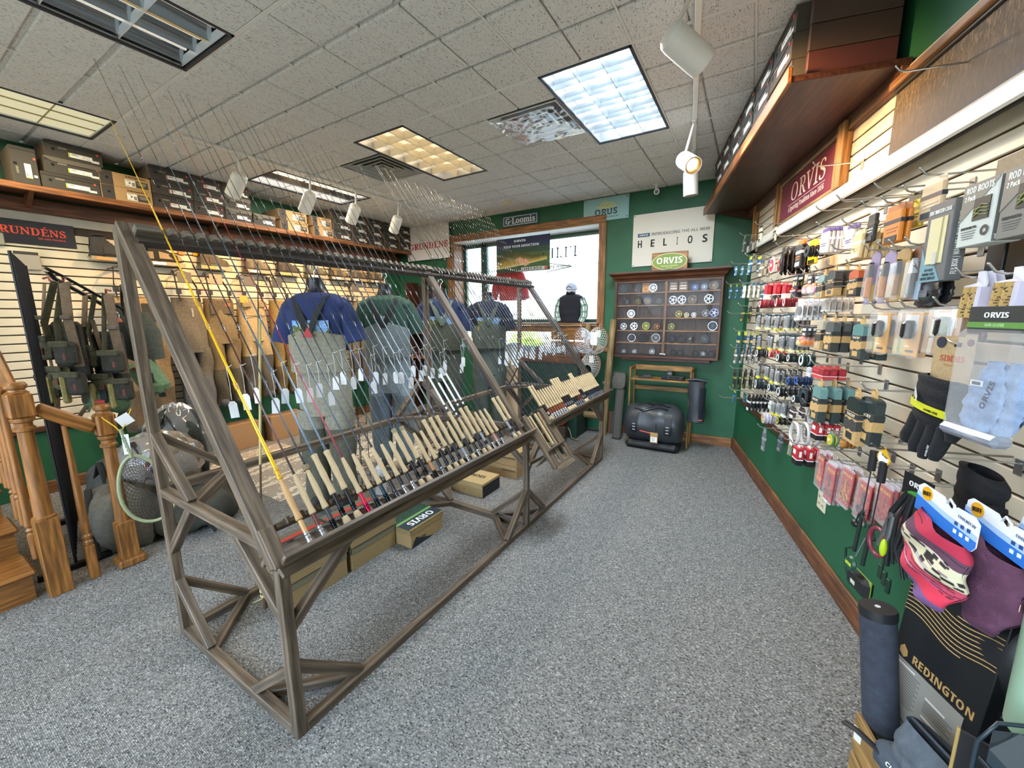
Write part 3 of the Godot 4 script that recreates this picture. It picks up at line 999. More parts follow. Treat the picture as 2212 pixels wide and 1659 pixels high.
func tag_shape() -> Geo:
	var p := PackedVector2Array([Vector2(-0.016, -0.072), Vector2(0.016, -0.072), Vector2(0.016, -0.012), Vector2(0.008, 0), Vector2(-0.008, 0), Vector2(-0.016, -0.012)])
	var g := Geo.new().prism(p, -0.0004, 0.0004)
	var ring := []
	for q in 9:
		ring.append(Vector3(0.0045 * cos(TAU * q / 8), -0.01 + 0.0045 * sin(TAU * q / 8), 0.0006))
	g.tube(ring, 0.0012, 4, false)
	for k in 4:
		g.box(Vector3(0.002, -0.03 - 0.009 * k, 0.0005), Vector3(0.018 - 0.003 * k, 0.0022, 0.0003))
	return g

func rods() -> void:
	# near bay: what each rod looks like, from the near end
	var near := [
		[0, "f0b90a", "d6a86e", "d9dce0", 2.28, "yellow fly rod with plain cork grip, first from the near end of the rack", {"r": 0.0078, "wrap": "c9961a", "seat2": 1, "grip": grainy("d9ab72", 0.75, noise("corkspots", 0.09, 0.72, 1.0, 256, 3), Vector3.ONE * 9.0)}],
		[0, "4c2d28", "6a3a31", "cfd2d6", 2.66, "dark brown fly rod with reddish brown reel seat, second from the near end", {}],
		[0, "2e3234", "3a3d40", "26272a", 2.54, "black fly rod with slim grey reel seat, third from the near end", {"collar": "7d6a4e"}],
		[1, "5b6a78", "17181a", "1f2023", 2.69, "slate blue fly rod with cork fighting butt, fourth from the near end", {"wrap": "2c4655"}],
		[1, "5f6e7b", "17181a", "22302f", 2.70, "slate blue fly rod with silver band and cork butt, fifth from the near end", {"wrap": "2c4655"}],
		[0, "8d2738", "c4143f", "d0204c", 2.39, "maroon fly rod with bright crimson reel seat, sixth from the near end", {"wrap": "5e1a26"}],
		[0, "3b464f", "15303a", "1b2c33", 2.64, "grey fly rod with dark teal reel seat, seventh from the near end", {}],
		[0, "33383d", "142e38", "1b2c33", 2.64, "dark fly rod with dark teal reel seat, eighth from the near end", {}],
		[0, "34302c", "222224", "5c5560", 2.65, "brownish black fly rod with gunmetal rings, ninth from the near end", {}],
		[0, "33403c", "1d1e20", "c6c8ca", 2.38, "greenish black fly rod with silver rings, tenth from the near end", {}],
		[0, "353a3f", "1d1e20", "c6c8ca", 2.65, "charcoal fly rod with silver rings, eleventh from the near end", {}],
		[1, "2a3350", "17181a", "1f2023", 2.66, "navy fly rod with grey collared grip, twelfth from the near end", {"collar": "8a8260"}],
		[1, "2a3350", "17181a", "1f2023", 2.66, "navy fly rod with grey collared grip, thirteenth from the near end", {"collar": "8a8260"}],
		[0, "2b2a29", "b47a46", "1c1c1d", 2.60, "black fly rod with pale wooden reel seat, fourteenth from the near end", {}],
		[0, "2b3034", "1d1e20", "8a8d90", 2.62, "black fly rod with straight grip, fifteenth from the near end", {}]]
	for k in range(15, 28):
		var full: bool = k in [15, 16, 17, 19, 21, 22, 26, 27]
		var nm: String = ["silver grey", "silver grey", "silver grey", "dark grey", "white sleeved", "white sleeved", "white sleeved", "white sleeved", "dark grey", "dark grey", "black", "black", "black"][k - 15]
		var col: String = ["767f86", "7a838a", "717a80", "3e4246", "50565a", "50565a", "50565a", "50565a", "34383c", "34383c", "202124", "202124", "202124"][k - 15]
		var o := {}
		if k in [19, 20, 21, 22]:
			o = {"lower": "dfe4e8", "r": 0.0056}
		near.append([1 if full else 0, col, ["1b1c1e", "23262a", "8d949a", "1d1e20"][k % 4] if k != 24 else "c08a78", "3a3c40" if full else "b8babd", R(2.5, 2.68), "%s fly rod with %s, %s from the near end of the rack" % [nm, "cork fighting butt" if full else "tapered cork grip", ORD[k + 1]], o])
	for k in near.size():
		var q: Array = near[k]
		rod(q[5], -0.80 - 0.0553 * (k if k < 26 else k + 1.7), q[0], q[1], q[2], q[3], q[4], q[6])
	# long rods in the drop box
	for k in 4:
		rod("long black rod with long cork grip in the drop box, %s from the near tray" % ORD[k + 1], [-2.585, -2.632, -2.715, -2.77][k], 2, "1f2124", "1c1d1f", "2a2b2d", 3.0, {"tag": k == 1, "group": "long rods in the drop box"})
	# far bay
	for k in 30:
		var full: bool = k in [0, 1, 9, 10, 11, 12, 18, 19]
		var seat: String = "17181a" if full or k > 13 else ("7a4726" if k < 9 else "202226")
		if k in [16, 17]:
			seat = "6a2d1a"
		if k in [22, 23, 24, 25]:
			seat = "1c2430"
		rod("black fly rod with %s of far tray, %s from window end" % ["cork fighting butt" if full else ("amber wood reel seat" if seat == "7a4726" else ("reddish reel seat" if seat == "6a2d1a" else "dark reel seat")), ORD[30 - k]], -2.865 - 0.0455 * k, 1 if full else 0, ["1f2226", "22282f", "262a2c", "1c1e22"][k % 4], seat, "c9ccd0" if k < 9 else "7d8086", R(2.5, 2.66), {"lean": R(-0.004, 0.004), "group": "fly rods in the far tray"})
	# a slim cane leaning in the near end of the frame, its line wound round the foot
	var c := thing("bamboo_pole", "slender cane pole with cream line wound round its foot inside the rack", "pole", Vector3(-2.22, 0, -0.98))
	obj("shaft", Geo.new().tube([Vector3(0.0, 0.02, 0), Vector3(0.03, 0.25, 0), Vector3(0.035, 0.45, -0.01), Vector3(0.06, 1.9, -0.14)], [0.012, 0.011, 0.006, 0.003], 8), M("5a4230", 0.45), c)
	obj("upper_section", Geo.new().tube([Vector3(0.045, 0.86, -0.045), Vector3(0.06, 1.62, -0.12)], 0.0065, 8), M("b9ac72", 0.6), c)
	var wd := []
	for k in 90:
		var a := k * 0.9
		wd.append(Vector3(0.012 + 0.019 * cos(a), 0.1 + k * 0.0013 + 0.01 * sin(a * 0.37), 0.019 * sin(a)))
	wd.append_array([Vector3(0.06, 0.24, 0.03), Vector3(0.08, 0.2, 0.0), Vector3(0.05, 0.12, 0.03), Vector3(-0.03, 0.07, 0.04)])
	obj("line", Geo.new().tube(wd, 0.0028, 5), M("b9ab74", 0.8), c)

# printed size labels: white with a colour band and small bars of text
func label_tex(k: int) -> StandardMaterial3D:
	var band: String = ["c9d44a", "5a7aa8", "d07a6a", "3a3a3a", "e8e4da"][k]
	return printed("sizelabel%d" % k, picture("sizelabel%d" % k, 128, 48, func(im: Image):
		im.fill(Color("efece2"))
		fill(im, 0, 0, 9, 48, band)
		fill(im, 16, 9, 30, 5, "4a4a46")
		fill(im, 16, 19, 40, 4, "77756e")
		fill(im, 84, 10, 5, 6, "4a4a46")
		fill(im, 96, 11, 18, 3, "8a877e")
		fill(im, 72, 28, 14, 6, "a08078")
		fill(im, 92, 34, 22, 4, "77756e")))

# boot boxes: the front face is at local z 0, the box runs back from it; local x to the right
func boot_box(label: String, at: Vector3, turn: float, w: float, h: float, dark: bool, band: int, lid := false, grp := "boot boxes on the left shelf", deep := 0.33) -> Node3D:
	var t := thing("boot_box", label, "box", at, turn, grp)
	var body := kraft("47423b") if dark else kraft("c19a68")
	obj("body", bx(Vector3(0, h * 0.5, -deep / 2), Vector3(w, h, deep), 0.002), body, t)
	if dark:
		obj("side_panel", bx(Vector3(-w / 2 - 0.0005, h * 0.5, -deep / 2), Vector3(0.0015, h - 0.008, deep - 0.01)), kraft("8a7860"), t)
	else:
		obj("dark_end", bx(Vector3(-w / 2 + w * 0.13, h * 0.5, 0.0006), Vector3(w * 0.24, h - 0.004, 0.0014)), kraft("46413b"), t)
	var fx: float = -w * 0.36
	obj("finger_hole", Geo.new().lathe([Vector2(0, 0), Vector2(0.011, 0), Vector2(0.011, 0.001), Vector2(0, 0.001)], 14), M("0b0a09", 0.9), t, Vector3(fx, h * 0.52, 0.0008), Vector3(PI / 2, 0, 0))
	if dark:
		obj("lid_edge", bx(Vector3(0, h - 0.014, 0.0015), Vector3(w + 0.002, 0.026, 0.005), 0.001), kraft("3e3933"), t)
		obj("size_label", card(w * 0.42, 0.036), label_tex(band), t, Vector3(w * 0.10, h * 0.36, 0.002))
		obj("label_tab", card(w * 0.14, 0.018), label_tex(4), t, Vector3(w * 0.36, h * 0.24, 0.002))
		obj("logo_square", bx(Vector3(w * 0.41, h * 0.72, 0.003), Vector3(0.014, 0.017, 0.004)), M("d0573f", 0.6), t)
		text(t, "SIMMS", Vector3(-w * 0.2, h * 0.66, 0.003), 0.013, M("a39c8e", 0.6), 0.055, Vector3.ZERO, true)
		if lid:
			var q := PackedVector2Array([Vector2(-w / 2, h - 0.012), Vector2(-w / 2 + 0.05, h - 0.036), Vector2(w / 2, h - 0.036), Vector2(w / 2, h + 0.001), Vector2(-w / 2, h + 0.001)])
			obj("lid", Geo.new().prism(q, -0.002, 0.008), kraft("6f675b"), t)
	else:
		text(t, "GRUNDÉNS", Vector3(w * 0.2, h * 0.84, 0.001), 0.014, M("2a241c", 0.7), w * 0.4)
		obj("size_label", card(w * 0.2, h * 0.5), printed("tanlabel", picture("tanlabel", 64, 64, func(im: Image):
			im.fill(Color("efe9da"))
			fill(im, 5, 5, 34, 4, "9a9486")
			fill(im, 5, 12, 26, 3, "b0aa9c")
			fill(im, 22, 24, 12, 12, "35322c")
			fill(im, 44, 22, 6, 34, "4a4038")
			fill(im, 53, 22, 6, 34, "4a4038")
			fill(im, 5, 54, 20, 3, "6a655a"))), t, Vector3(w * 0.08, h * 0.4, 0.002))
		obj("dark_label", bx(Vector3(w * 0.32, h * 0.4, 0.001), Vector3(w * 0.24, h * 0.46, 0.002)), M("3b3830", 0.4), t)
		for k in 3:
			obj("label_line", bx(Vector3(w * 0.31, h * (0.52 - 0.08 * k), 0.0022), Vector3(w * (0.2 - 0.03 * k), h * 0.025, 0.001)), M("c9c2ae", 0.6), t)
	return t

# boots: toe to local +x, sole at y 0
func boot(label: String, at: Vector3, turn: float, upper: String, panel: String, sole: String, lace := "2a2824", tall := 0.205) -> Node3D:
	var t := thing("wading_boot", label, "boot", at, turn, "wading boots on the left wall")
	var hh := func(v: float) -> float:
		var pts := [[0.0, tall * 0.86], [0.06, tall * 0.97], [0.2, tall], [0.36, tall * 0.98], [0.46, 0.155], [0.6, 0.118], [0.75, 0.096], [0.88, 0.082], [0.96, 0.058], [1.0, 0.03]]
		for i in pts.size() - 1:
			if v <= pts[i + 1][0]:
				return lerpf(pts[i][1], pts[i + 1][1], smoothstep(pts[i][0], pts[i + 1][0], v) * 0.4 + 0.6 * (v - pts[i][0]) / (pts[i + 1][0] - pts[i][0]))
		return 0.03
	var ww := func(v: float) -> float:
		return 0.036 + 0.014 * sin(clampf((v - 0.25) / 0.75, 0, 1) * PI) - 0.02 * pow(maxf(v - 0.82, 0) / 0.18, 2.0) - 0.014 * pow(maxf(0.1 - v, 0) / 0.1, 2.0)
	var mu := cloth(upper, 0.85)
	obj("upper", Geo.new().surf(22, 26, func(u: float, v: float):
		var vv := v
		var h: float = hh.call(vv)
		var w: float = ww.call(vv)
		var a := u * PI
		var y := 0.022 + (h - 0.022) * pow(sin(a), 0.42)
		var taper := 1.0 - 0.28 * (y / 0.21)
		return Vector3(-0.15 + 0.3 * vv + (0.012 if vv < 0.4 else 0.0) * (y / 0.2), y, -cos(a) * w * taper)), mu, t)
	obj("heel_cap", Geo.new().surf(12, 8, func(u: float, v: float):
		var a := PI * 0.5 + (u - 0.5) * PI * 1.1
		return Vector3(-0.112 - 0.042 * sin(a), 0.02 + 0.075 * v, cos(a) * 0.04)), M(panel, 0.8), t)
	obj("toe_cap", Geo.new().surf(12, 8, func(u: float, v: float):
		var a := -PI * 0.5 + (u - 0.5) * PI
		return Vector3(0.10 - 0.055 * sin(a) * cos(v * 1.3), 0.02 + 0.062 * sin(v * 1.4), cos(a) * 0.05 * cos(v * 1.1))), M(panel, 0.8), t)
	for s in [-1, 1]:
		obj("side_panel", Geo.new().surf(8, 4, func(u: float, v: float):
			return Vector3(-0.06 + 0.13 * u, 0.03 + (0.075 - 0.03 * u) * v, s * (0.0465 - 0.008 * v + 0.004 * sin(u * PI)))), M(panel, 0.8), t)
	var op := PackedVector2Array([Vector2(-0.158, 0), Vector2(-0.15, 0.022), Vector2(0.12, 0.024), Vector2(0.158, 0.032), Vector2(0.15, 0.012), Vector2(0.12, 0.0), Vector2(-0.05, 0.0), Vector2(-0.06, 0.008), Vector2(-0.075, 0.008), Vector2(-0.085, 0.0)])
	obj("sole", Geo.new().prism(op, -0.046, 0.046), M(sole, 0.9), t)
	obj("collar", Geo.new().tube([Vector3(-0.14, tall * 0.9, 0), Vector3(-0.12, tall * 0.97, 0.026), Vector3(-0.075, tall * 0.99, 0.03), Vector3(-0.04, tall * 0.97, 0.02), Vector3(-0.03, tall * 0.96, 0), Vector3(-0.04, tall * 0.97, -0.02), Vector3(-0.075, tall * 0.99, -0.03), Vector3(-0.12, tall * 0.97, -0.026), Vector3(-0.14, tall * 0.9, 0)], 0.009, 6), M(panel, 0.9), t)
	var lc := []
	for k in 9:
		var v := 0.38 + 0.035 * k
		var h2: float = hh.call(v)
		lc.append(Vector3(-0.15 + 0.3 * v, h2 + 0.003, (0.02 if k % 2 else -0.02)))
	obj("laces", Geo.new().tube(lc, 0.0026, 5).tube([lc[0], lc[0] + Vector3(0.03, 0.02, 0.03), lc[0] + Vector3(0.05, -0.01, 0.02), lc[0]], 0.002, 5), M(lace, 0.8), t)
	obj("pull_loop", Geo.new().tube([Vector3(-0.146, tall * 0.86, 0), Vector3(-0.17, tall * 0.95, 0), Vector3(-0.155, tall * 1.02, 0), Vector3(-0.14, tall * 0.93, 0)], 0.003, 5), M(lace, 0.8), t)
	return t

# a pair of waders hanging or worn; local +z to the front, top edge at y 0, drop is the full length
func waders(t: Node, w: float, drop: float, top: String, low: String, split: float, legs := 0.5, seed := 1, foot := "4b4d50") -> void:
	var r := RandomNumberGenerator.new()
	r.seed = seed
	var ph := r.randf() * 9.0
	var crotch := -drop * (1.0 - legs)
	var fold := func(p: Vector3, k: float) -> float:
		return 0.008 * sin(p.y * 14.0 + p.x * 22.0 + ph) * k + 0.006 * sin(p.x * 47.0 + p.y * 5.0 + ph * 2.0) * k
	obj("bib", Geo.new().surf(26, 14, func(u: float, v: float):
		var a := u * TAU
		var y := crotch * v
		var ws := w * 0.5 * (0.92 + 0.12 * v)
		var p := Vector3(cos(a) * ws, y, sin(a) * (0.085 + 0.03 * v) * pow(absf(sin(a)), 0.15))
		p.z += fold.call(p, 1.0)
		return p, true), cloth(top), t)
	for s in [-1, 1]:
		var ll := drop * legs
		for part in 2:
			var v0: float = 0.0 if part == 0 else split
			var v1: float = split if part == 0 else 1.0
			obj("leg" if part == 0 else "lower_leg", Geo.new().surf(18, 12, func(u: float, v: float):
				var f := lerpf(v0, v1, v)
				var a := u * TAU
				var rr := w * 0.27 * (1.0 - 0.22 * f) + 0.001 * part
				var p := Vector3(s * w * (0.265 + 0.0 * f) + cos(a) * rr, crotch + 0.05 - ll * f, sin(a) * (0.1 - 0.02 * f) + 0.01)
				p.z += fold.call(p, 1.3)
				p.x += 0.006 * sin(p.y * 19.0 + ph + s)
				return p, true), cloth(top if part == 0 else low), t)
		obj("bootie", Geo.new().ball(Vector3(s * w * 0.265, crotch + 0.05 - ll + 0.03, 0.05), Vector3(0.05, 0.05, 0.1), 12, 8), cloth(foot), t)

func strap(parent: Node, pts: Array, w: float, m: Material, called := "shoulder_strap") -> MeshInstance3D:
	return obj(called, Geo.new().tube(pts, w * 0.5, 10, true, Vector2(1.0, 0.16)), m, parent)

func left_wall() -> void:
	var sh := thing("wall_shelf", "long brown wooden shelf carrying boot boxes along the left wall", "shelf", Vector3(-5.6, 2.735, 0))
	var br := wood("7c4a2a", 3)
	obj("board", bx(Vector3(0.165, -0.016, -2.55), Vector3(0.33, 0.03, 5.64), 0.003), wood("5f3822", 3), sh)
	obj("front_edge", bx(Vector3(0.338, -0.022, -2.55), Vector3(0.024, 0.052, 5.64), 0.004), wood("b06c34", 3), sh)
	obj("cleat", bx(Vector3(0.02, -0.11, -2.55), Vector3(0.03, 0.12, 5.64), 0.004), br, sh)
	for z in [-1.0, -2.4, -3.8, -5.1]:
		obj("bracket", Geo.new().prism(PackedVector2Array([Vector2(0.03, -0.03), Vector2(0.24, -0.03), Vector2(0.03, -0.14)]), z - 0.015, z + 0.015), br, sh)
	var X := -5.25
	var Y := 2.737
	var a := boot_box("dark boot box standing on end, nearest the camera on the left shelf", Vector3(-5.25, Y, -0.97), PI / 2, 0.14, 0.285, true, 0)
	a.get_node("size_label").rotation.z = PI / 2
	a.get_node("size_label").scale = Vector3(1.9, 1, 1)
	a.get_node("lettering").rotation.z = PI / 2
	a.get_node("lettering").position = Vector3(-0.045, 0.1, 0.003)
	var stack := func(zc: float, w: float, n: int, dark: bool, band: int, where: String, lids: Array, dx := 0.0):
		var hh: float = 0.132 if dark else 0.126
		for k in n:
			var nm: String = ["bottom", "middle" if n == 3 else "top", "top"][k] if n > 1 else "single"
			boot_box("%s %s boot box %s" % [nm, "dark" if dark else "kraft", where], Vector3(X - R(0, 0.012), Y + hh * k, zc + (R(-0.008, 0.008) if k else 0.0) + dx * k), PI / 2, w, hh - 0.002, dark, band, k in lids)
	stack.call(-1.23, 0.355, 3, true, 0, "in the stack beside the upright box at far left", [1], -0.025)
	stack.call(-1.60, 0.37, 2, false, 0, "in the pair near the yellow rod", [])
	stack.call(-1.965, 0.34, 3, true, 2, "in the stack right of the near kraft pair", [])
	stack.call(-2.285, 0.29, 3, true, 2, "in the stack under the nearest left spotlight", [])
	stack.call(-2.575, 0.28, 3, true, 3, "in the stack with two open lid flaps", [0, 1])
	stack.call(-2.87, 0.26, 1, true, 3, "standing alone between stacks on the left shelf", [0])
	stack.call(-3.25, 0.37, 2, false, 0, "in the middle kraft pair on the left shelf", [], 0.012)
	stack.call(-3.66, 0.29, 2, false, 0, "in the kraft pair farthest along the left shelf", [], 0.02)
	stack.call(-3.975, 0.29, 3, true, 4, "in the first of five far dark stacks", [])
	stack.call(-4.275, 0.26, 3, true, 4, "in the second of five far dark stacks", [])
	stack.call(-4.57, 0.26, 3, true, 4, "in the third of five far dark stacks", [])
	stack.call(-4.89, 0.26, 3, true, 4, "in the fourth of five far dark stacks", [])
	stack.call(-5.2, 0.24, 3, true, 4, "in the stack next to the white hanging banner", [])
	# sign
	var sg := thing("brand_sign", "black sign with red GRUNDÉNS lettering on the left slat wall", "sign", Vector3(-5.588, 2.39, -0.99), PI / 2)
	obj("panel", bx(Vector3(0, 0, 0), Vector3(0.54, 0.205, 0.008), 0.002), M("12141c", 0.4), sg)
	text(sg, "GRUNDÉNS", Vector3(-0.015, 0.012, 0.005), 0.062, M("d8452c", 0.5), 0.45, Vector3.ZERO, true)
	text(sg, "WE ARE FISHING", Vector3(0.12, -0.043, 0.005), 0.013, M("c23f2c", 0.5), 0.17)
	# boots on sloping plates
	var bs := [[-1.475, "3b3935", "2f2d2a", "1c1b1a", "charcoal wading boot with white logo beside the black sign"],
		[-1.9, "1f1e1c", "8a7452", "171615", "black and tan wading boot behind the yellow rod"],
		[-2.365, "5d523d", "463e30", "4a4a3a", "olive brown wading boot, third from the black sign"],
		[-2.855, "7d7058", "57503f", "3a362c", "tan wading boot with crossed overlays, fourth from the black sign"],
		[-3.255, "4a433a", "2e2a26", "201e1c", "dark brown wading boot, fifth from the black sign"],
		[-3.655, "6a6a54", "4a483c", "26241f", "grey green wading boot behind the blue shirted torso"],
		[-4.03, "7a6a4a", "3d382f", "1f1d1a", "tan and dark wading boot, seventh from the black sign"],
		[-4.39, "6f6650", "3a352d", "22201d", "olive tan wading boot, eighth from the black sign"],
		[-4.735, "8a7a56", "3f3b33", "1f1d1a", "tan wading boot with yellow laces, farthest from the black sign"]]
	for k in bs.size():
		var b: Array = bs[k]
		var pl := thing("boot_bracket", "%s sloping boot bracket from the black sign on the left slat wall" % ORD[k + 1], "bracket", Vector3(-5.59, 2.222, b[0]), PI / 2, "boot brackets on the left wall")
		obj("plate", bx(Vector3(0, 0, 0.075), Vector3(0.32, 0.006, 0.13), 0.002), M("8f8466", 0.5), pl)
		obj("lip", bx(Vector3(0, -0.018, 0.138), Vector3(0.32, 0.036, 0.006), 0.002), M("8f8466", 0.5), pl)
		obj("price_strip", bx(Vector3(-0.07, -0.018, 0.1425), Vector3(0.11, 0.026, 0.003)), M("d9894a" if k in [0, 2, 4] else "dfe2e0", 0.6), pl)
		boot(b[4], Vector3(-5.508, 2.2262, b[0]), PI / 2, b[1], b[2], b[3], "c9a22e" if k == 8 else "242220")
	# waders along the wall
	var ws := [[-1.545, 0.44, 1.42, "8a7350", "6a5a42", 0.5, "tan chest waders with dark chest pockets, nearest the near rack post", "b3935f"],
		[-2.0, 0.30, 1.5, "6b6456", "63666a", 0.35, "grey brown chest waders with pale lettering, second along the left wall", ""],
		[-2.3, 0.32, 1.3, "7a6a4c", "55503f", 0.45, "olive brown chest waders with small orange emblem, third along the wall", ""],
		[-2.66, 0.34, 1.28, "a8946c", "575247", 0.3, "pale tan chest waders with two pocket flaps, fourth along the wall", ""],
		[-3.0, 0.26, 1.3, "8b7440", "6a5a34", 0.5, "mustard olive chest waders left of the blue shirted torso", ""],
		[-4.2, 0.34, 1.3, "6c6650", "4f4c42", 0.4, "dark olive chest waders behind the green shirted torso", ""]]
	for k in ws.size():
		var q: Array = ws[k]
		var t := thing("chest_waders", q[6], "waders", Vector3(-5.40, 1.85, q[0]), PI / 2, "chest waders hanging on the left wall")
		waders(t, q[1], q[2], q[3], q[4], q[5], 0.6, k + 3)
		for s in [-1, 1]:
			strap(t, [Vector3(s * q[1] * 0.3, -0.04, 0.09), Vector3(s * q[1] * 0.3, 0.12, 0.05), Vector3(s * q[1] * 0.2, 0.27, -0.06), Vector3(s * q[1] * 0.14, 0.29, -0.16)], 0.038, cloth("3a3731"), "suspender")
			obj("buckle", bx(Vector3(s * q[1] * 0.3, 0.06, 0.085), Vector3(0.046, 0.05, 0.014), 0.004), M("232220", 0.4), t)
		obj("hanger", Geo.new().tube([Vector3(-q[1] * 0.3, 0.26, -0.06), Vector3(0, 0.31, -0.1), Vector3(q[1] * 0.3, 0.26, -0.06)], 0.008, 6).tube([Vector3(0, 0.31, -0.1), Vector3(0, 0.34, -0.1), Vector3(0, 0.34, -0.19)], 0.004, 6), M("2a2a2a", 0.4), t)
		obj("hang_card", bx(Vector3(0, 0.22, 0.03), Vector3(0.13, 0.11, 0.004)), M(["4d4b45", "5a564c", "8a7a64", "55524a", "3a3833", "4d4b45"][k], 0.7), t)
		if k == 0:
			obj("yoke", Geo.new().surf(16, 4, func(u: float, v: float): return Vector3((u - 0.5) * 0.43, -0.02 - 0.3 * v, 0.105 * sqrt(maxf(0.0, 1.0 - pow((u - 0.5) * 1.9, 2.0))) + 0.012)), cloth("b3935f"), t)
			for s in [-1, 1]:
				obj("chest_pocket", bx(Vector3(s * 0.1, -0.16, 0.118), Vector3(0.15, 0.18, 0.012), 0.005), cloth("3d3a35"), t)
			text(t, "SIMMS", Vector3(-0.1, -0.1, 0.126), 0.008, M("b34a30", 0.7), 0.04)
		elif k == 1:
			text(t, "ORVIS", Vector3(0.0, -0.16, 0.107), 0.016, M("b8b2a4", 0.7), 0.09, Vector3(0, 0, -PI / 2))
		elif k == 2:
			obj("chest_panel", bx(Vector3(0, -0.1, 0.092), Vector3(0.24, 0.16, 0.012), 0.005), cloth("5a4f3a"), t)
			obj("emblem", bx(Vector3(0.06, -0.07, 0.1), Vector3(0.05, 0.035, 0.002)), M("9a5438", 0.7), t)
		elif k == 3:
			for s in [-1, 1]:
				obj("pocket_flap", bx(Vector3(s * 0.09, -0.06, 0.094), Vector3(0.1, 0.07, 0.012), 0.004), cloth("8a7a5a"), t)
			obj("sale_tag", bx(Vector3(-0.12, 0.0, 0.1), Vector3(0.085, 0.085, 0.002)), M("e08a3a", 0.7), t)
			obj("pocket_seam", Geo.new().tube([Vector3(-0.15, -0.08, 0.09), Vector3(-0.11, -0.2, 0.1), Vector3(0.11, -0.2, 0.1), Vector3(0.15, -0.08, 0.09)], 0.004, 5), M("4a4436", 0.8), t)
	# riser boxes along the foot of the wall
	var zr := -1.75
	for k in 4:
		var t := thing("riser_box", "plywood riser box at the foot of the left wall, %s from the stairs" % ORD[k + 1], "box", Vector3(-5.47, 0, zr), PI / 2, "riser boxes under the waders")
		obj("body", bx(Vector3(0, 0.165, 0), Vector3(0.46, 0.33, 0.22), 0.004), kraft("a88660"), t)
		obj("dark_post", bx(Vector3(0.27, 0.15, -0.02), Vector3(0.06, 0.3, 0.14), 0.003), M("1d1f24", 0.7), t)
		zr -= 0.6
	# little packets and gadgets on the slats between boots and waders
	var small := [[-0.93, 2.13, 0.16, 0.13, "9a9384", "clear pouch of pebbled grey straps under the black sign"], [-2.08, 2.38, 0.06, 0.1, "e08030", "orange card pack above the third boot"], [-2.22, 2.36, 0.06, 0.05, "d9a520", "yellow oval badge above the third boot"], [-0.78, 2.31, 0.09, 0.1, "8d8a78", "small reel shaped gadget hanging left of the sign"]]
	for q in small:
		var t := thing("wall_packet", q[5], "packet", Vector3(-5.585, q[1], q[0]), PI / 2)
		obj("pack", bx(Vector3(0, 0, 0.012), Vector3(q[2], q[3], 0.02), 0.006), M(q[4], 0.5), t)
		obj("header_card", bx(Vector3(0, q[3] / 2 + 0.012, 0.012), Vector3(q[2] * 0.9, 0.03, 0.004)), M("35332e", 0.6), t)

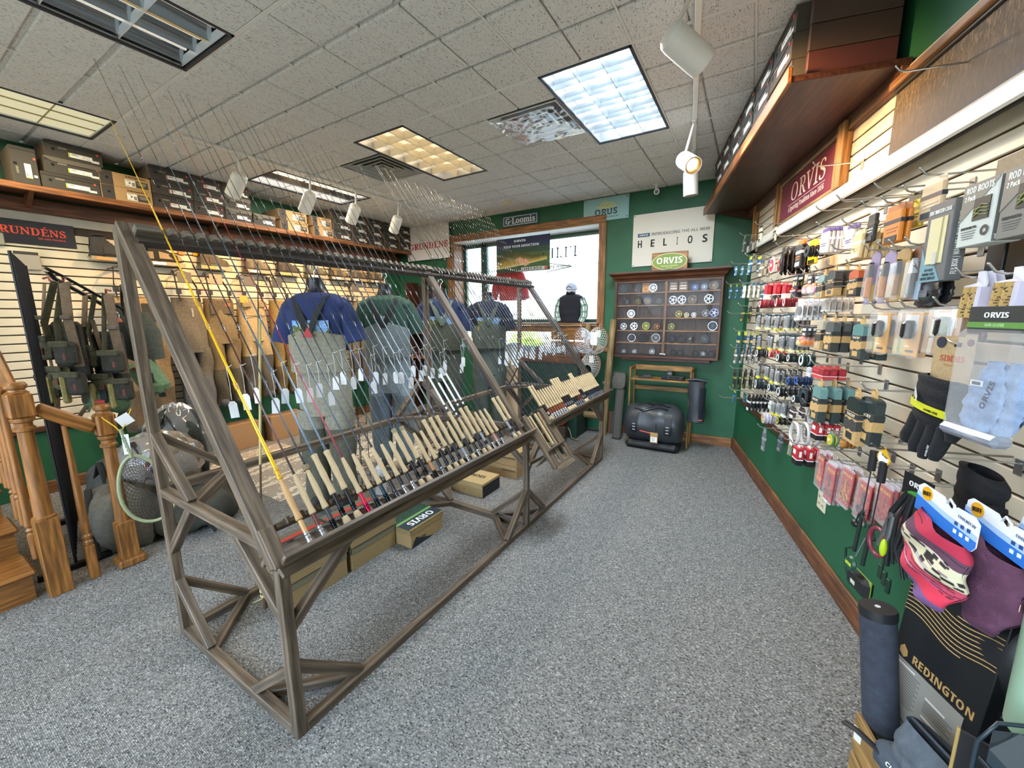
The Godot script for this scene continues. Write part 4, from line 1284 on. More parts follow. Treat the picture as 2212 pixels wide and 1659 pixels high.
func stairs() -> void:
	var oak := wood("b5783a", 2, 0.35)
	var oakx := wood("b5783a", 1, 0.35)
	var oakz := wood("b5783a", 3, 0.35)
	var t := thing("staircase", "oak staircase of several steps rising to the left", "stairs", Vector3(-3.5, 0, 0.4))
	for k in 5:
		var x := -0.29 * k
		obj("riser", bx(Vector3(x - 0.01, 0.09 + 0.182 * k, 0.1), Vector3(0.02, 0.182, 1.7)), oakz, t)
		obj("tread", bx(Vector3(x - 0.135, 0.17 + 0.182 * k, 0.1), Vector3(0.33, 0.028, 1.74), 0.012), oakz, t)
		obj("step_body", bx(Vector3(x - 0.2, 0.078 + 0.182 * k, 0.1), Vector3(0.36, 0.154 , 1.68)), oakx, t)
		obj("step_base", bx(Vector3(x - 0.18, 0.091 * k, 0.1), Vector3(0.3, 0.182 * k, 1.68)), oakx, t) if k > 0 else null
	var newel := func(label: String, at: Vector3, h: float, w: float, plinth: bool):
		var n := thing("newel_post", label, "newel post", at)
		obj("base_block", bx(Vector3(0, 0.125 if not plinth else 0.15, 0), Vector3(w, 0.25 if not plinth else 0.3, w), 0.004) if h < 1.2 else bx(Vector3(0, 0.24, 0), Vector3(w, 0.48, w), 0.004), oak, n)
		if plinth:
			obj("plinth", bx(Vector3(0, 0.028, 0), Vector3(w + 0.05, 0.056, w + 0.05), 0.012), oak, n)
		var b: float = 0.29 if h < 1.2 else 0.48
		var top: float = h - 0.2
		obj("turned_shaft", Geo.new().lathe([Vector2(w * 0.5, b), Vector2(w * 0.52, b + 0.012), Vector2(w * 0.42, b + 0.02), Vector2(w * 0.4, b + 0.05), Vector2(w * 0.33, top - 0.09), Vector2(w * 0.33, top - 0.08), Vector2(w * 0.46, top - 0.074), Vector2(w * 0.46, top - 0.06), Vector2(w * 0.36, top - 0.05), Vector2(w * 0.36, top - 0.03), Vector2(w * 0.48, top - 0.02), Vector2(w * 0.5, top - 0.005), Vector2(w * 0.5, top)], 24), oak, n)
		obj("head_block", bx(Vector3(0, top + 0.07, 0), Vector3(w * 1.02, 0.14, w * 1.02), 0.01), oak, n)
		obj("cap", Geo.new().lathe([Vector2(w * 0.5, h - 0.06), Vector2(w * 0.36, h - 0.05), Vector2(w * 0.34, h - 0.042), Vector2(w * 0.46, h - 0.03), Vector2(w * 0.46, h - 0.016), Vector2(w * 0.36, h - 0.002), Vector2(0, h)], 24), oak, n)
	newel.call("taller oak newel post at the foot of the stairs", Vector3(-3.475, 0, -0.44), 1.285, 0.098, false)
	newel.call("shorter oak newel post with a landing net tied to it", Vector3(-3.49, 0, -0.765), 1.095, 0.092, true)
	var g := thing("guard_rail", "short sloping oak handrail between the two newel posts", "handrail", Vector3(-3.482, 0, 0))
	beam("handrail", g, Vector3(0, 1.125, -0.495), Vector3(0, 0.955, -0.715), 0.055, 0.075, oak, 0.012)
	obj("baluster", Geo.new().lathe([Vector2(0.012, 1.0), Vector2(0.014, 0.9), Vector2(0.021, 0.34), Vector2(0.018, 0.3), Vector2(0.024, 0.29), Vector2(0.024, 0.275), Vector2(0.017, 0.262), Vector2(0.024, 0.25), Vector2(0.024, 0.235), Vector2(0.02, 0.22)], 14), oak, g, Vector3(0, 0.0, -0.59))
	obj("baluster_foot", bx(Vector3(0, 0.112, -0.59), Vector3(0.046, 0.224, 0.046), 0.004), oak, g)
	# stair balustrade climbing to the left
	var b := thing("stair_balustrade", "oak balustrade with turned balusters climbing beside the stairs", "balustrade", Vector3(-3.5, 0, -0.42))
	beam("handrail", b, Vector3(-0.04, 1.23, 0), Vector3(-1.3, 2.1, 0), 0.06, 0.08, oak, 0.014)
	for k in 8:
		var x := -0.16 - 0.145 * k
		var y0 := 0.184 + 0.182 * floorf((0.0 - x + 0.02) / 0.29)
		var y1 := 1.2 + 0.69 * (-x - 0.04)
		obj("baluster", Geo.new().lathe([Vector2(0.02, y0), Vector2(0.02, y0 + 0.16), Vector2(0.012, y0 + 0.17), Vector2(0.022, y0 + 0.185), Vector2(0.014, y0 + 0.2), Vector2(0.022, y0 + 0.215), Vector2(0.02, y0 + 0.3), Vector2(0.013, y1)], 12), oak, b, Vector3(x, 0, 0.02))
	var far := thing("newel_post", "oak newel post higher up the stairs at the left edge", "newel post", Vector3(-4.42, 0.73, -0.37))
	obj("shaft", bx(Vector3(0, 0.6, 0), Vector3(0.1, 1.2, 0.1), 0.006), oak, far)
	# black wire grid panel seen edge on
	var gp := thing("grid_panel", "tall black wire grid panel standing behind the newel posts", "grid panel", Vector3(-3.72, 0, -0.56))
	var dx := Vector3(-0.92, 0, -0.2)
	var wire := M("101114", 0.4, 0.3)
	for k in 14:
		obj("upright_wire", Geo.new().tube([dx * (k / 13.0) + Vector3(0, 0.04, 0), dx * (k / 13.0) + Vector3(0, 2.02, 0)], 0.0035 if k % 13 else 0.008, 6), wire, gp)
	for k in 27:
		obj("cross_wire", Geo.new().tube([Vector3(0, 0.06 + 0.075 * k, 0.004), dx + Vector3(0, 0.06 + 0.075 * k, 0.004)], 0.003, 6), wire, gp)
	obj("foot", bx(Vector3(0, 0.02, 0), Vector3(0.04, 0.04, 0.34), 0.006), wire, gp)
	obj("foot", bx(dx + Vector3(0, 0.02, 0), Vector3(0.04, 0.04, 0.34), 0.006), wire, gp)
	for k in 2:
		var x := -0.55 - 0.25 * k
		obj("sloping_arm", Geo.new().tube([Vector3(x, 1.98, x * 0.2 - 0.12), Vector3(x - 0.05, 1.93, -0.2 - 0.12), Vector3(x - 0.08, 1.70, -0.62)], 0.022, 4, true, Vector2(1.0, 0.5)), M("15161b", 0.35), gp)
	vests()
	net()

func vests() -> void:
	var tan := cloth("7d6a54")
	var olive := cloth("57553f")
	var drab := cloth("3f3f36")
	var leather := M("6e3526", 0.6)
	var spec := [[Vector3(-4.38, 0, -0.86), 1.90, "tan and olive chest pack with leather tabs on the inner sloping arm", 0.5], [Vector3(-4.36, 0, -1.06), 1.82, "tan strapped fishing pack with paper tag on the sloping arm", 0.75]]
	for k in 2:
		var q: Array = spec[k]
		var t := thing("fishing_pack", q[2], "pack", q[0], q[3], "fishing packs on the black arms")
		var y: float = q[1]
		for s in [-1, 1]:
			strap(t, [Vector3(s * 0.04, y, -0.05), Vector3(s * 0.075, y - 0.02, 0.03), Vector3(s * 0.1, y - 0.3, 0.07), Vector3(s * 0.11, y - 0.62, 0.06)], 0.06, tan)
			strap(t, [Vector3(s * 0.03, y, 0.0), Vector3(s * 0.05, y - 0.3, 0.1), Vector3(s * 0.02, y - 0.5, 0.09)], 0.05, olive, "front_strap")
			obj("buckle", bx(Vector3(s * 0.1, y - 0.26, 0.088), Vector3(0.07, 0.03, 0.016), 0.005), M("5a5044", 0.5), t)
			obj("leather_loop", Geo.new().tube([Vector3(s * 0.05, y + 0.0, 0.01), Vector3(s * 0.055, y + 0.03, 0.015), Vector3(s * 0.09, y + 0.02, 0.02)], 0.008, 6), M("8a4a44", 0.6), t)
		obj("back_panel", bx(Vector3(0, y - 0.5, 0.01), Vector3(0.22, 0.42, 0.07), 0.025), drab, t)
		for i in 5:
			var px := [-0.09, 0.075, -0.02, 0.11, -0.1][i] as float
			var py := [0.48, 0.52, 0.7, 0.74, 0.76][i] as float
			obj("pocket", bx(Vector3(px, y - py, 0.095 + 0.012 * (i % 2)), Vector3(0.13, 0.17, 0.075), 0.02), [olive, drab, cloth("6b6a4c"), drab, cloth("4b4a3c")][i], t)
			obj("pocket_flap", bx(Vector3(px, y - py + 0.07, 0.135 + 0.012 * (i % 2)), Vector3(0.135, 0.045, 0.02), 0.006), olive, t)
			obj("zip_tab", bx(Vector3(px + 0.03, y - py - 0.02, 0.145), Vector3(0.02, 0.05, 0.008), 0.003), leather, t)
		for s in [-1, 1]:
			obj("webbing_stripe", bx(Vector3(s * 0.06, y - 0.78, 0.14), Vector3(0.035, 0.2, 0.05), 0.012), cloth("a59a5e"), t)
		obj("belt_strap", Geo.new().tube([Vector3(-0.13, y - 0.85, 0.05), Vector3(-0.1, y - 1.0, 0.1), Vector3(0.02, y - 1.05, 0.1), Vector3(0.1, y - 0.92, 0.06)], 0.02, 8, true, Vector2(1, 0.25)), tan, t)
		if k == 1:
			obj("paper_tag", card(0.17, 0.14), printed("packtag", picture("packtag", 96, 80, func(im: Image):
				im.fill(Color("dcc69a"))
				fill(im, 8, 8, 30, 3, "8a7a58")
				fill(im, 68, 8, 20, 8, "6a5d44")
				for i in 9:
					fill(im, 34 + (i % 2) * 3, 24 + i * 5, 44 - (i % 3) * 6, 2, "b09a70"))), t, Vector3(0.0, y - 0.95, 0.2), Vector3(-0.2, 0.1, -0.35))
	var dark := thing("sling_pack", "dark camouflage bag with an orange bulldog clip hanging by the arm tip", "bag", Vector3(-4.55, 1.48, -1.28), 0.8)
	obj("body", Geo.new().ball(Vector3(0, -0.02, 0), Vector3(0.16, 0.2, 0.08), 18, 12), cloth("2e302a"), dark)
	obj("roll", Geo.new().tube([Vector3(0.08, 0.19, 0.02), Vector3(0.14, 0.02, 0.05), Vector3(0.16, -0.2, 0.04)], [0.05, 0.07, 0.05], 12), cloth("5b5d50"), dark)
	obj("clip", Geo.new().prism(PackedVector2Array([Vector2(-0.035, 0), Vector2(0.035, 0), Vector2(0.02, 0.03), Vector2(-0.02, 0.03)]), 0.07, 0.095), M("d4674a", 0.4), dark, Vector3(-0.06, 0.12, 0))
	obj("clip_wire", Geo.new().tube([Vector3(-0.075, 0.15, 0.08), Vector3(-0.08, 0.19, 0.08), Vector3(-0.06, 0.205, 0.08), Vector3(-0.04, 0.19, 0.08), Vector3(-0.045, 0.15, 0.08)], 0.004, 5), M("c9c9c4", 0.25, 0.9), dark)
	obj("strap", Geo.new().tube([Vector3(-0.06, 0.15, 0), Vector3(-0.03, 0.42, 0.02), Vector3(0.05, 0.1, 0.04)], 0.012, 6), cloth("3a3a34"), dark)
	var gs := thing("sling_pack", "green sling pack with red strap pull behind the shorter newel post", "bag", Vector3(-4.35, 1.0, -0.99), 0.6)
	obj("body", Geo.new().ball(Vector3.ZERO, Vector3(0.17, 0.15, 0.09), 18, 12), cloth("5d7a56"), gs)
	obj("zip_tab", bx(Vector3(0.04, 0.0, 0.1), Vector3(0.07, 0.03, 0.014), 0.004), M("b03a30", 0.6), gs)
	obj("dark_mesh", bx(Vector3(0.06, 0.04, 0.085), Vector3(0.05, 0.1, 0.012), 0.004), M("22252a", 0.8), gs)
	obj("strap", Geo.new().tube([Vector3(-0.15, 0.05, 0), Vector3(-0.12, 0.42, 0), Vector3(0.0, 0.62, 0.0), Vector3(0.1, 0.1, 0.03)], 0.02, 8, true, Vector2(1, 0.25)), cloth("7d6a54"), gs)
	var gb := thing("hip_pack", "pale green boxy pack with a dark square patch beside the rack post", "bag", Vector3(-4.42, 1.13, -1.29), 0.75)
	var lean := Basis(Vector3.BACK, 0.45)
	obj("body", bx(Vector3.ZERO, Vector3(0.2, 0.3, 0.13), 0.035), cloth("7e9a72"), gb, Vector3.ZERO, lean.get_euler())
	obj("dark_patch", bx(lean * Vector3(0.02, -0.01, 0.068), Vector3(0.1, 0.09, 0.006), 0.004), M("2c3430", 0.7), gb)
	obj("zip_tab", bx(lean * Vector3(0.01, 0.09, 0.07), Vector3(0.08, 0.022, 0.014), 0.004), M("a8382e", 0.6), gb)
	obj("front_pocket", bx(lean * Vector3(0, -0.1, 0.07), Vector3(0.17, 0.09, 0.05), 0.018), cloth("6a8862"), gb)
	obj("clip", bx(lean * Vector3(0.03, -0.18, 0.05), Vector3(0.05, 0.04, 0.02), 0.006), M("15171a", 0.4), gb)
	obj("strap", Geo.new().tube([Vector3(-0.06, 0.12, 0), Vector3(-0.08, 0.4, 0.02), Vector3(-0.1, 0.62, 0.08)], 0.018, 8, true, Vector2(1, 0.25)), cloth("3f4a3c"), gb)
	# bags heaped on the floor
	var hs := [[Vector3(-3.86, 0.2, -0.86), Vector3(0.24, 0.24, 0.2), "6f6a5c", "beige folded bag in the heap behind the shorter newel post"], [Vector3(-4.12, 0.26, -1.02), Vector3(0.28, 0.3, 0.24), "5a5a52", "grey duffel bag at the back of the heap behind the newel posts"], [Vector3(-3.9, 0.52, -1.12), Vector3(0.26, 0.2, 0.2), "857a66", "tan bag with glossy wrapping on top of the heap"], [Vector3(-3.72, 0.16, -1.22), Vector3(0.3, 0.17, 0.24), "4b4a3e", "olive bag lying on the floor under the landing net"], [Vector3(-4.2, 0.5, -1.35), Vector3(0.22, 0.34, 0.22), "3c3f3a", "dark camouflage bag in clear wrapping behind the landing net"]]
	for k in hs.size():
		var h: Array = hs[k]
		var t := thing("duffel_bag", h[3], "bag", Vector3(h[0].x, 0.0, h[0].z), 0.3 * k, "bags heaped on the floor")
		var r := RandomNumberGenerator.new()
		r.seed = 20 + k
		var p1 := r.randf() * 6.0
		var hy: float = h[0].y
		obj("body", Geo.new().surf(26, 16, func(u: float, v: float):
			var d := Vector3(sin(v * PI) * cos(u * TAU), cos(v * PI), sin(v * PI) * sin(u * TAU))
			var w := 1.0 + 0.10 * sin(u * TAU * 3.0 + p1) * sin(v * 7.0 + p1) + 0.06 * sin(u * TAU * 7.0 - p1 * 2.0 + v * 9.0)
			d = Vector3(signf(d.x) * pow(absf(d.x), 0.7), signf(d.y) * pow(absf(d.y), 0.8), signf(d.z) * pow(absf(d.z), 0.7))
			return Vector3(0, hy, 0) + d * h[1] * w, true), cloth(h[2]), t)
		obj("strap", Geo.new().tube([Vector3(-h[1].x * 0.9, hy, h[1].z * 0.6), Vector3(-0.05, hy + h[1].y * 1.02, h[1].z * 0.75), Vector3(h[1].x * 0.5, hy - 0.02, h[1].z * 1.0), Vector3(h[1].x * 0.7, maxf(hy - h[1].y, 0.02), h[1].z * 1.02)], 0.02, 8, true, Vector2(1, 0.3)), cloth("2c2c28"), t)
		obj("leather_tab", bx(Vector3(h[1].x * 0.3, hy + 0.03, h[1].z * 1.04), Vector3(0.03, 0.08, 0.012), 0.004), M("7a4426", 0.6), t)
		if k in [2, 4]:
			obj("clear_wrap", Geo.new().surf(20, 12, func(u: float, v: float):
				var d := Vector3(sin(v * PI) * cos(u * TAU), cos(v * PI), sin(v * PI) * sin(u * TAU))
				return Vector3(0, hy + 0.02, 0) + d * h[1] * (1.12 + 0.08 * sin(u * 40.0 + v * 23.0)), true), M("ffffff", 0.1, 0.0, 0.12), t)

func net() -> void:
	var t := thing("landing_net", "green handled landing net with dark mesh hanging from the shorter newel", "landing net", Vector3(-3.36, 0.94, -0.80), PI / 2 - 0.35)
	var m := M("8f9672", 0.4)
	var x := Basis(Vector3.BACK, 0.16)
	obj("handle", Geo.new().tube([x * Vector3(0, 0, 0), x * Vector3(0.0, -0.1, 0), x * Vector3(0, -0.19, 0)], [0.016, 0.018, 0.02], 10, true, Vector2(1, 0.6)), m, t)
	obj("grip_label", bx(x * Vector3(0, -0.1, 0.012), Vector3(0.034, 0.13, 0.004), 0.001), M("e6e8e6", 0.6), t, Vector3.ZERO, Vector3.ZERO)
	text(t, "ORVIS", x * Vector3(0, -0.1, 0.0155), 0.018, M("6f786a", 0.6), 0.1, Vector3(0, 0, PI / 2 + 0.16))
	var hoop := []
	for k in 33:
		var a := TAU * k / 32.0 + PI / 2
		hoop.append(x * Vector3(cos(a) * 0.125 * (1.0 - 0.22 * sin(a)), -0.42 + sin(a) * 0.235, 0))
	obj("hoop", Geo.new().tube(hoop, 0.011, 8, false), m, t)
	var nt := Geo.new()
	var bag := func(u: float, v: float) -> Vector3:
		var a := u * TAU
		var d := 1.0 - 0.75 * v * v
		return x * Vector3(cos(a) * 0.118 * d * (1.0 - 0.22 * sin(a)), -0.42 + sin(a) * 0.225 * d - 0.06 * v, -0.2 * sin(v * PI * 0.5))
	for k in 34:
		var l1 := []
		var l2 := []
		for j in 9:
			l1.append(bag.call(k / 34.0 + j * 0.02, j / 8.0))
			l2.append(bag.call(k / 34.0 - j * 0.02, j / 8.0))
		nt.tube(l1, 0.0014, 3, false)
		nt.tube(l2, 0.0014, 3, false)
	var o := obj("mesh_bag", nt, M("2b2a28", 0.6), t)
	o.set_meta("kind", "stuff")
	obj("cord", Geo.new().tube([Vector3(0, -0.02, 0), Vector3(-0.02, 0.02, 0.0), Vector3(-0.1, 0.1, -0.08)], 0.003, 5).tube([Vector3(0, -0.02, 0), Vector3(0.02, 0.02, -0.03), Vector3(0.05, 0.1, -0.14)], 0.003, 5), M("d9b82a", 0.6), t)
	obj("paper_tag", bx(Vector3(0.05, 0.03, -0.03), Vector3(0.07, 0.07, 0.002)), M("e4e4e2", 0.7), t, Vector3.ZERO, Vector3(0, 0.2, 0.5))

# a shop torso in T-shirt and waders with crossed braces, seen from behind; feet on the floor
func torso(label: String, at: Vector3, yaw: float, shirt: String, wad: String, low: String, brace: String, pic: int, hgt := 0.0, opt := {}) -> void:
	var t := thing("dressed_torso", label, "mannequin", at, yaw, "dressed torsos behind the rod rack")
	var bl := M("0d0e11", 0.35)
	obj("neck", Geo.new().surf(18, 8, func(u: float, v: float):
		var a := u * TAU
		var rr := 0.062 + 0.075 * pow(v, 3.0)
		return Vector3(cos(a) * rr * (1.0 + 0.5 * v * v), 1.92 + hgt - 0.18 * v, sin(a) * rr * 0.85), true), bl, t)
	obj("neck_cap", Geo.new().ball(Vector3(0, 1.918 + hgt, 0), Vector3(0.062, 0.012, 0.053), 16, 6), bl, t)
	obj("hook", Geo.new().tube([Vector3(0, 1.92 + hgt, 0), Vector3(0, 1.97 + hgt, 0), Vector3(0.025, 2.0 + hgt, 0), Vector3(0.01, 2.03 + hgt, 0), Vector3(-0.02, 2.02 + hgt, 0), Vector3(-0.025, 1.99 + hgt, 0)], 0.005, 6), M("d5d8dc", 0.15, 1.0), t)
	var cs := cloth(shirt)
	obj("shirt", Geo.new().surf(32, 20, func(u: float, v: float):
		var a := u * TAU
		var y := lerpf(1.80, 1.36, v) + hgt
		var k := smoothstep(0.0, 0.24, v)
		var wx := lerpf(0.1, 0.24, sqrt(k)) - 0.02 * smoothstep(0.3, 1.0, v)
		var wz := lerpf(0.08, 0.135, k)
		if v < 0.24:
			y = 1.81 + hgt - 0.075 * (1.0 - sqrt(maxf(0.0, 1.0 - pow(absf(cos(a)) * k, 2.0)))) - 0.05 * k
		var p := Vector3(cos(a) * wx, y, sin(a) * wz)
		p.z += 0.006 * sin(p.x * 40.0 + y * 17.0)
		return p, true), cs, t)
	for s in [-1, 1]:
		obj("sleeve", Geo.new().tube([Vector3(s * 0.165, 1.735 + hgt, 0), Vector3(s * 0.2, 1.69 + hgt, 0), Vector3(s * 0.25, 1.58 + hgt, 0.004), Vector3(s * 0.275, 1.5 + hgt, 0.006), Vector3(s * 0.29, 1.43 + hgt, 0.008)], [0.07, 0.082, 0.08, 0.086, 0.09], 16, true, Vector2(0.75, 1.0)), cs, t)
		obj("sleeve_cap", Geo.new().ball(Vector3(s * 0.19, 1.712 + hgt, 0), Vector3(0.066, 0.06, 0.09), 14, 8), cs, t)
	var z := 0.142
	if pic == 0:
		obj("shirt_print", Geo.new().surf(10, 6, func(u: float, v: float): return Vector3((u - 0.5) * 0.28, 1.60 + hgt - 0.165 * v, 0.146 - 0.5 * pow(u - 0.5, 2.0) * 0.16)), printed("trout", picture("trout", 168, 100, func(im: Image):
			var r := RandomNumberGenerator.new()
			r.seed = 6
			im.fill(Color("6f9fd8"))
			for i in 26:
				fill(im, r.randi_range(0, 150), r.randi_range(4, 30), r.randi_range(10, 34), 2, "a8c6ea")
			for i in 168:
				var h := int(34.0 + 16.0 * sin(i * 0.03 + 1.0) + 4.0 * sin(i * 0.2))
				fill(im, i, 100 - h - 26, 1, h, "4d5d2f")
			for i in 260:
				fill(im, r.randi_range(0, 165), r.randi_range(36, 74), r.randi_range(2, 5), r.randi_range(2, 4), ["1d2418", "8a9a4a", "c2b878", "2e3a20"][r.randi_range(0, 3)])
			fill(im, 0, 76, 168, 24, "a79a58")
			for i in 12:
				fill(im, 6 + i * 13, 84, 8, 9, "5d5528"))), t)
	elif pic == 1:
		obj("shirt_print", Geo.new().surf(10, 6, func(u: float, v: float): return Vector3((u - 0.5) * 0.2, 1.62 + hgt - 0.16 * v, 0.146 - 0.5 * pow(u - 0.5, 2.0) * 0.1)), printed("paleprint", picture("paleprint", 100, 80, func(im: Image):
			var r := RandomNumberGenerator.new()
			r.seed = 8
			im.fill(Color("2b463c"))
			for i in 40:
				fill(im, 34 + i / 3, 6 + i, 30 - i / 3, 1, "a9bcc2")
			fill(im, 4, 46, 92, 26, "b4c3c8")
			for i in 90:
				fill(im, r.randi_range(2, 94), r.randi_range(8, 70), r.randi_range(1, 4), r.randi_range(1, 4), "35544c"))), t)
	var bib := Node3D.new()
	bib.name = "chest_waders"
	t.add_child(bib)
	bib.position = Vector3(0, 1.46 + hgt, 0)
	waders(bib, 0.43, 1.43 + hgt, wad, low, opt.get("split", 0.12), 0.57, pic + 5, "3a3c3e")
	# the pointed back of the bib, the braces and the patch where they meet
	obj("bib_back", Geo.new().surf(14, 8, func(u: float, v: float):
		var xx := (u - 0.5) * 0.46
		var top: float = 1.48 + hgt + (opt.get("peak", 0.05) as float) * (1.0 - pow(absf(u - 0.5) * 2.0, 1.2))
		return Vector3(xx, lerpf(top, 1.2 + hgt, v), 0.155 * sqrt(maxf(0.02, 1.0 - pow(xx / 0.245, 2.0))) + 0.006 * sin(xx * 60.0))), cloth(wad), t)
	for s in [-1, 1]:
		strap(t, [Vector3(s * 0.12, 1.80 + hgt, 0.02), Vector3(s * 0.11, 1.77 + hgt, 0.11), Vector3(s * 0.055, 1.62 + hgt, 0.158), Vector3(s * -0.005, 1.50 + hgt, 0.165)], 0.055, cloth(brace), "brace")
	if opt.has("patch"):
		obj("brace_patch", Geo.new().prism(PackedVector2Array([Vector2(-0.045, 1.475 + hgt), Vector2(0.045, 1.475 + hgt), Vector2(0, 1.55 + hgt)]), 0.168, 0.178), M(opt.patch, 0.7), t)

func carton(label: String, lo: Vector3, hi: Vector3, top: String, side: String, grp := "cartons on the floor under the rod rack") -> Node3D:
	var t := thing("carton", label, "box", Vector3((lo.x + hi.x) / 2, lo.y, (lo.z + hi.z) / 2), 0.0, grp)
	var s := hi - lo
	obj("body", bx(Vector3(0, s.y / 2 - 0.004, 0), Vector3(s.x - 0.006, s.y - 0.008, s.z - 0.006), 0.002), kraft(side), t)
	var lid := Geo.new()
	lid.box(Vector3(0, s.y - 0.004, 0), Vector3(s.x, 0.006, s.z), 0.001)
	for q in [-1, 1]:
		lid.box(Vector3(q * (s.x / 2 - 0.0015), s.y - 0.025, 0), Vector3(0.003, 0.042, s.z))
		lid.box(Vector3(0, s.y - 0.025, q * (s.z / 2 - 0.0015)), Vector3(s.x, 0.042, 0.003))
	obj("lid", lid, kraft(top), t)
	return t

func middle() -> void:
	torso("blue T-shirt torso with crossed dark braces and red triangular patch", Vector3(-2.95, 0, -1.94), 0.52, "27386a", "9a9684", "5d5d4e", "2d3030", 0, 0.0, {"patch": "b23a3a", "split": 0.2})
	torso("green T-shirt torso in pale grey waders, second behind the rack", Vector3(-3.18, 0, -2.84), 0.62, "2f5447", "8f9ca0", "76858c", "1f2326", 1, 0.02, {"split": 0.1, "peak": 0.08})
	torso("navy T-shirt torso in dark olive waders, third behind the rack", Vector3(-3.2, 0, -3.7), 0.7, "26365f", "54594c", "4a5046", "5a6a62", 0, 0.02, {})
	torso("navy T-shirt torso in grey green waders, farthest behind the rack", Vector3(-3.02, 0, -4.42), 0.6, "232c44", "637068", "59665f", "4d5c56", 0, 0.0, {})
	# wire tower with packets
	var t := thing("wire_tower", "narrow black wire display tower between the first two dressed torsos", "wire rack", Vector3(-3.3, 0, -2.36), 0.5)
	var wire := M("17181b", 0.4, 0.3)
	for i in 5:
		for j in [-1, 1]:
			obj("upright_wire", Geo.new().tube([Vector3(-0.16 + 0.08 * i, 0.02, 0.1 * j), Vector3(-0.16 + 0.08 * i, 1.82, 0.1 * j)], 0.003, 6), wire, t)
	for k in 20:
		obj("wire_hoop", Geo.new().tube([Vector3(-0.16, 0.05 + 0.09 * k, -0.1), Vector3(0.16, 0.05 + 0.09 * k, -0.1), Vector3(0.16, 0.05 + 0.09 * k, 0.1), Vector3(-0.16, 0.05 + 0.09 * k, 0.1), Vector3(-0.16, 0.05 + 0.09 * k, -0.1)], 0.0028, 5), wire, t)
	for k in 3:
		obj("sloping_bar", Geo.new().tube([Vector3(-0.1, 0.86 + 0.06 * k, 0.1), Vector3(0.18, 1.0 + 0.06 * k, 0.24)], 0.005, 6), wire, t)
	var pk := [[Vector3(-3.24, 1.62, -2.2), 0.13, 0.16, "e8e6e0", "white headed packet hanging at the top of the wire tower"], [Vector3(-3.2, 1.18, -2.22), 0.12, 0.3, "b9c4cc", "clear packet with white label on the wire tower"], [Vector3(-3.3, 1.3, -2.2), 0.1, 0.26, "cfc2a6", "pale packet with spotted print on the wire tower"], [Vector3(-3.24, 0.88, -2.2), 0.3, 0.09, "d4512a", "orange bundle low on the wire tower"]]
	for q in pk:
		var p := thing("wall_packet", q[4], "packet", q[0], 0.5)
		obj("pack", bx(Vector3.ZERO, Vector3(q[1], q[2], 0.03), 0.012), M(q[3], 0.4), p)
		obj("header_card", bx(Vector3(0, q[2] / 2 + 0.02, 0), Vector3(q[1] * 0.9, 0.045, 0.004)), M("e9e9e4", 0.6), p)
		obj("hook", Geo.new().tube([Vector3(0, q[2] / 2 + 0.03, 0), Vector3(0, q[2] / 2 + 0.035, -0.08)], 0.003, 5), wire, p)
	var bt := thing("bottle", "white plastic bottle standing at the foot of the wire tower", "bottle", Vector3(-2.86, 0, -2.36))
	obj("body", Geo.new().lathe([Vector2(0, 0.0), Vector2(0.05, 0.0), Vector2(0.052, 0.02), Vector2(0.05, 0.2), Vector2(0.04, 0.25), Vector2(0.018, 0.28), Vector2(0.018, 0.3), Vector2(0, 0.3)], 18), M("e4eaf0", 0.3), bt)
	obj("cap", Geo.new().lathe([Vector2(0, 0.3), Vector2(0.022, 0.3), Vector2(0.022, 0.335), Vector2(0, 0.335)], 14), M("c9d4de", 0.3), bt)
	# rugs
	var rug := printed("rug", picture("rug", 256, 384, func(im: Image):
		var r := RandomNumberGenerator.new()
		r.seed = 12
		im.fill(Color("cfc3ae"))
		for j in range(4, 380, 7):
			for i in range(0, 256, 4):
				var band := int(absf(fmod(float(j), 96.0) - 48.0)) + i / 5
				if (band / 14) % 2 == 0 or (j / 48) % 2 == 0:
					if r.randf() < 0.9:
						fill(im, i, j, 4, 3, "332f2b")
				elif r.randf() < 0.06:
					fill(im, i, j, 4, 3, "8a7f70")), 0.95)
	var rg := [[Vector3(-4.35, 0, -2.25), Vector2(0.95, 1.7), 1.5708, "cream rug with dark dashed stripes by the left wall"], [Vector3(-3.75, 0, -3.3), Vector2(0.9, 1.5), 1.5708, "cream and black striped rug behind the wire tower"]]
	for q in rg:
		var o := thing("rug", q[3], "rug", q[0], q[2], "striped rugs behind the rack")
		var d: Vector2 = q[1]
		obj("pile", rug_mesh(d), rug, o)
	# cartons under the rack
	for k in 2:
		var z0: float = [-1.425, -1.825][k]
		carton("bottom kraft carton in the %s stack under the rod tray" % ["near", "second"][k], Vector3(-2.40, 0, z0), Vector3(-2.09, 0.162, z0 + 0.37), "7a735c", "9a8156")
		var c := carton("top kraft carton with grey lid and red stripe in the %s stack" % ["near", "second"][k], Vector3(-2.40, 0.163, z0 - 0.005), Vector3(-2.08, 0.295, z0 + 0.37), "66624f", "9c8358")
		obj("red_stripe", bx(Vector3(-0.09, 0.1332, 0), Vector3(0.035, 0.001, 0.365)), M("b3342e", 0.7), c)
	var ov := carton("kraft carton with dark green lid and white ORVIS lettering", Vector3(-2.3, 0, -2.17), Vector3(-1.945, 0.142, -1.83), "9b8355", "ad8f5f")
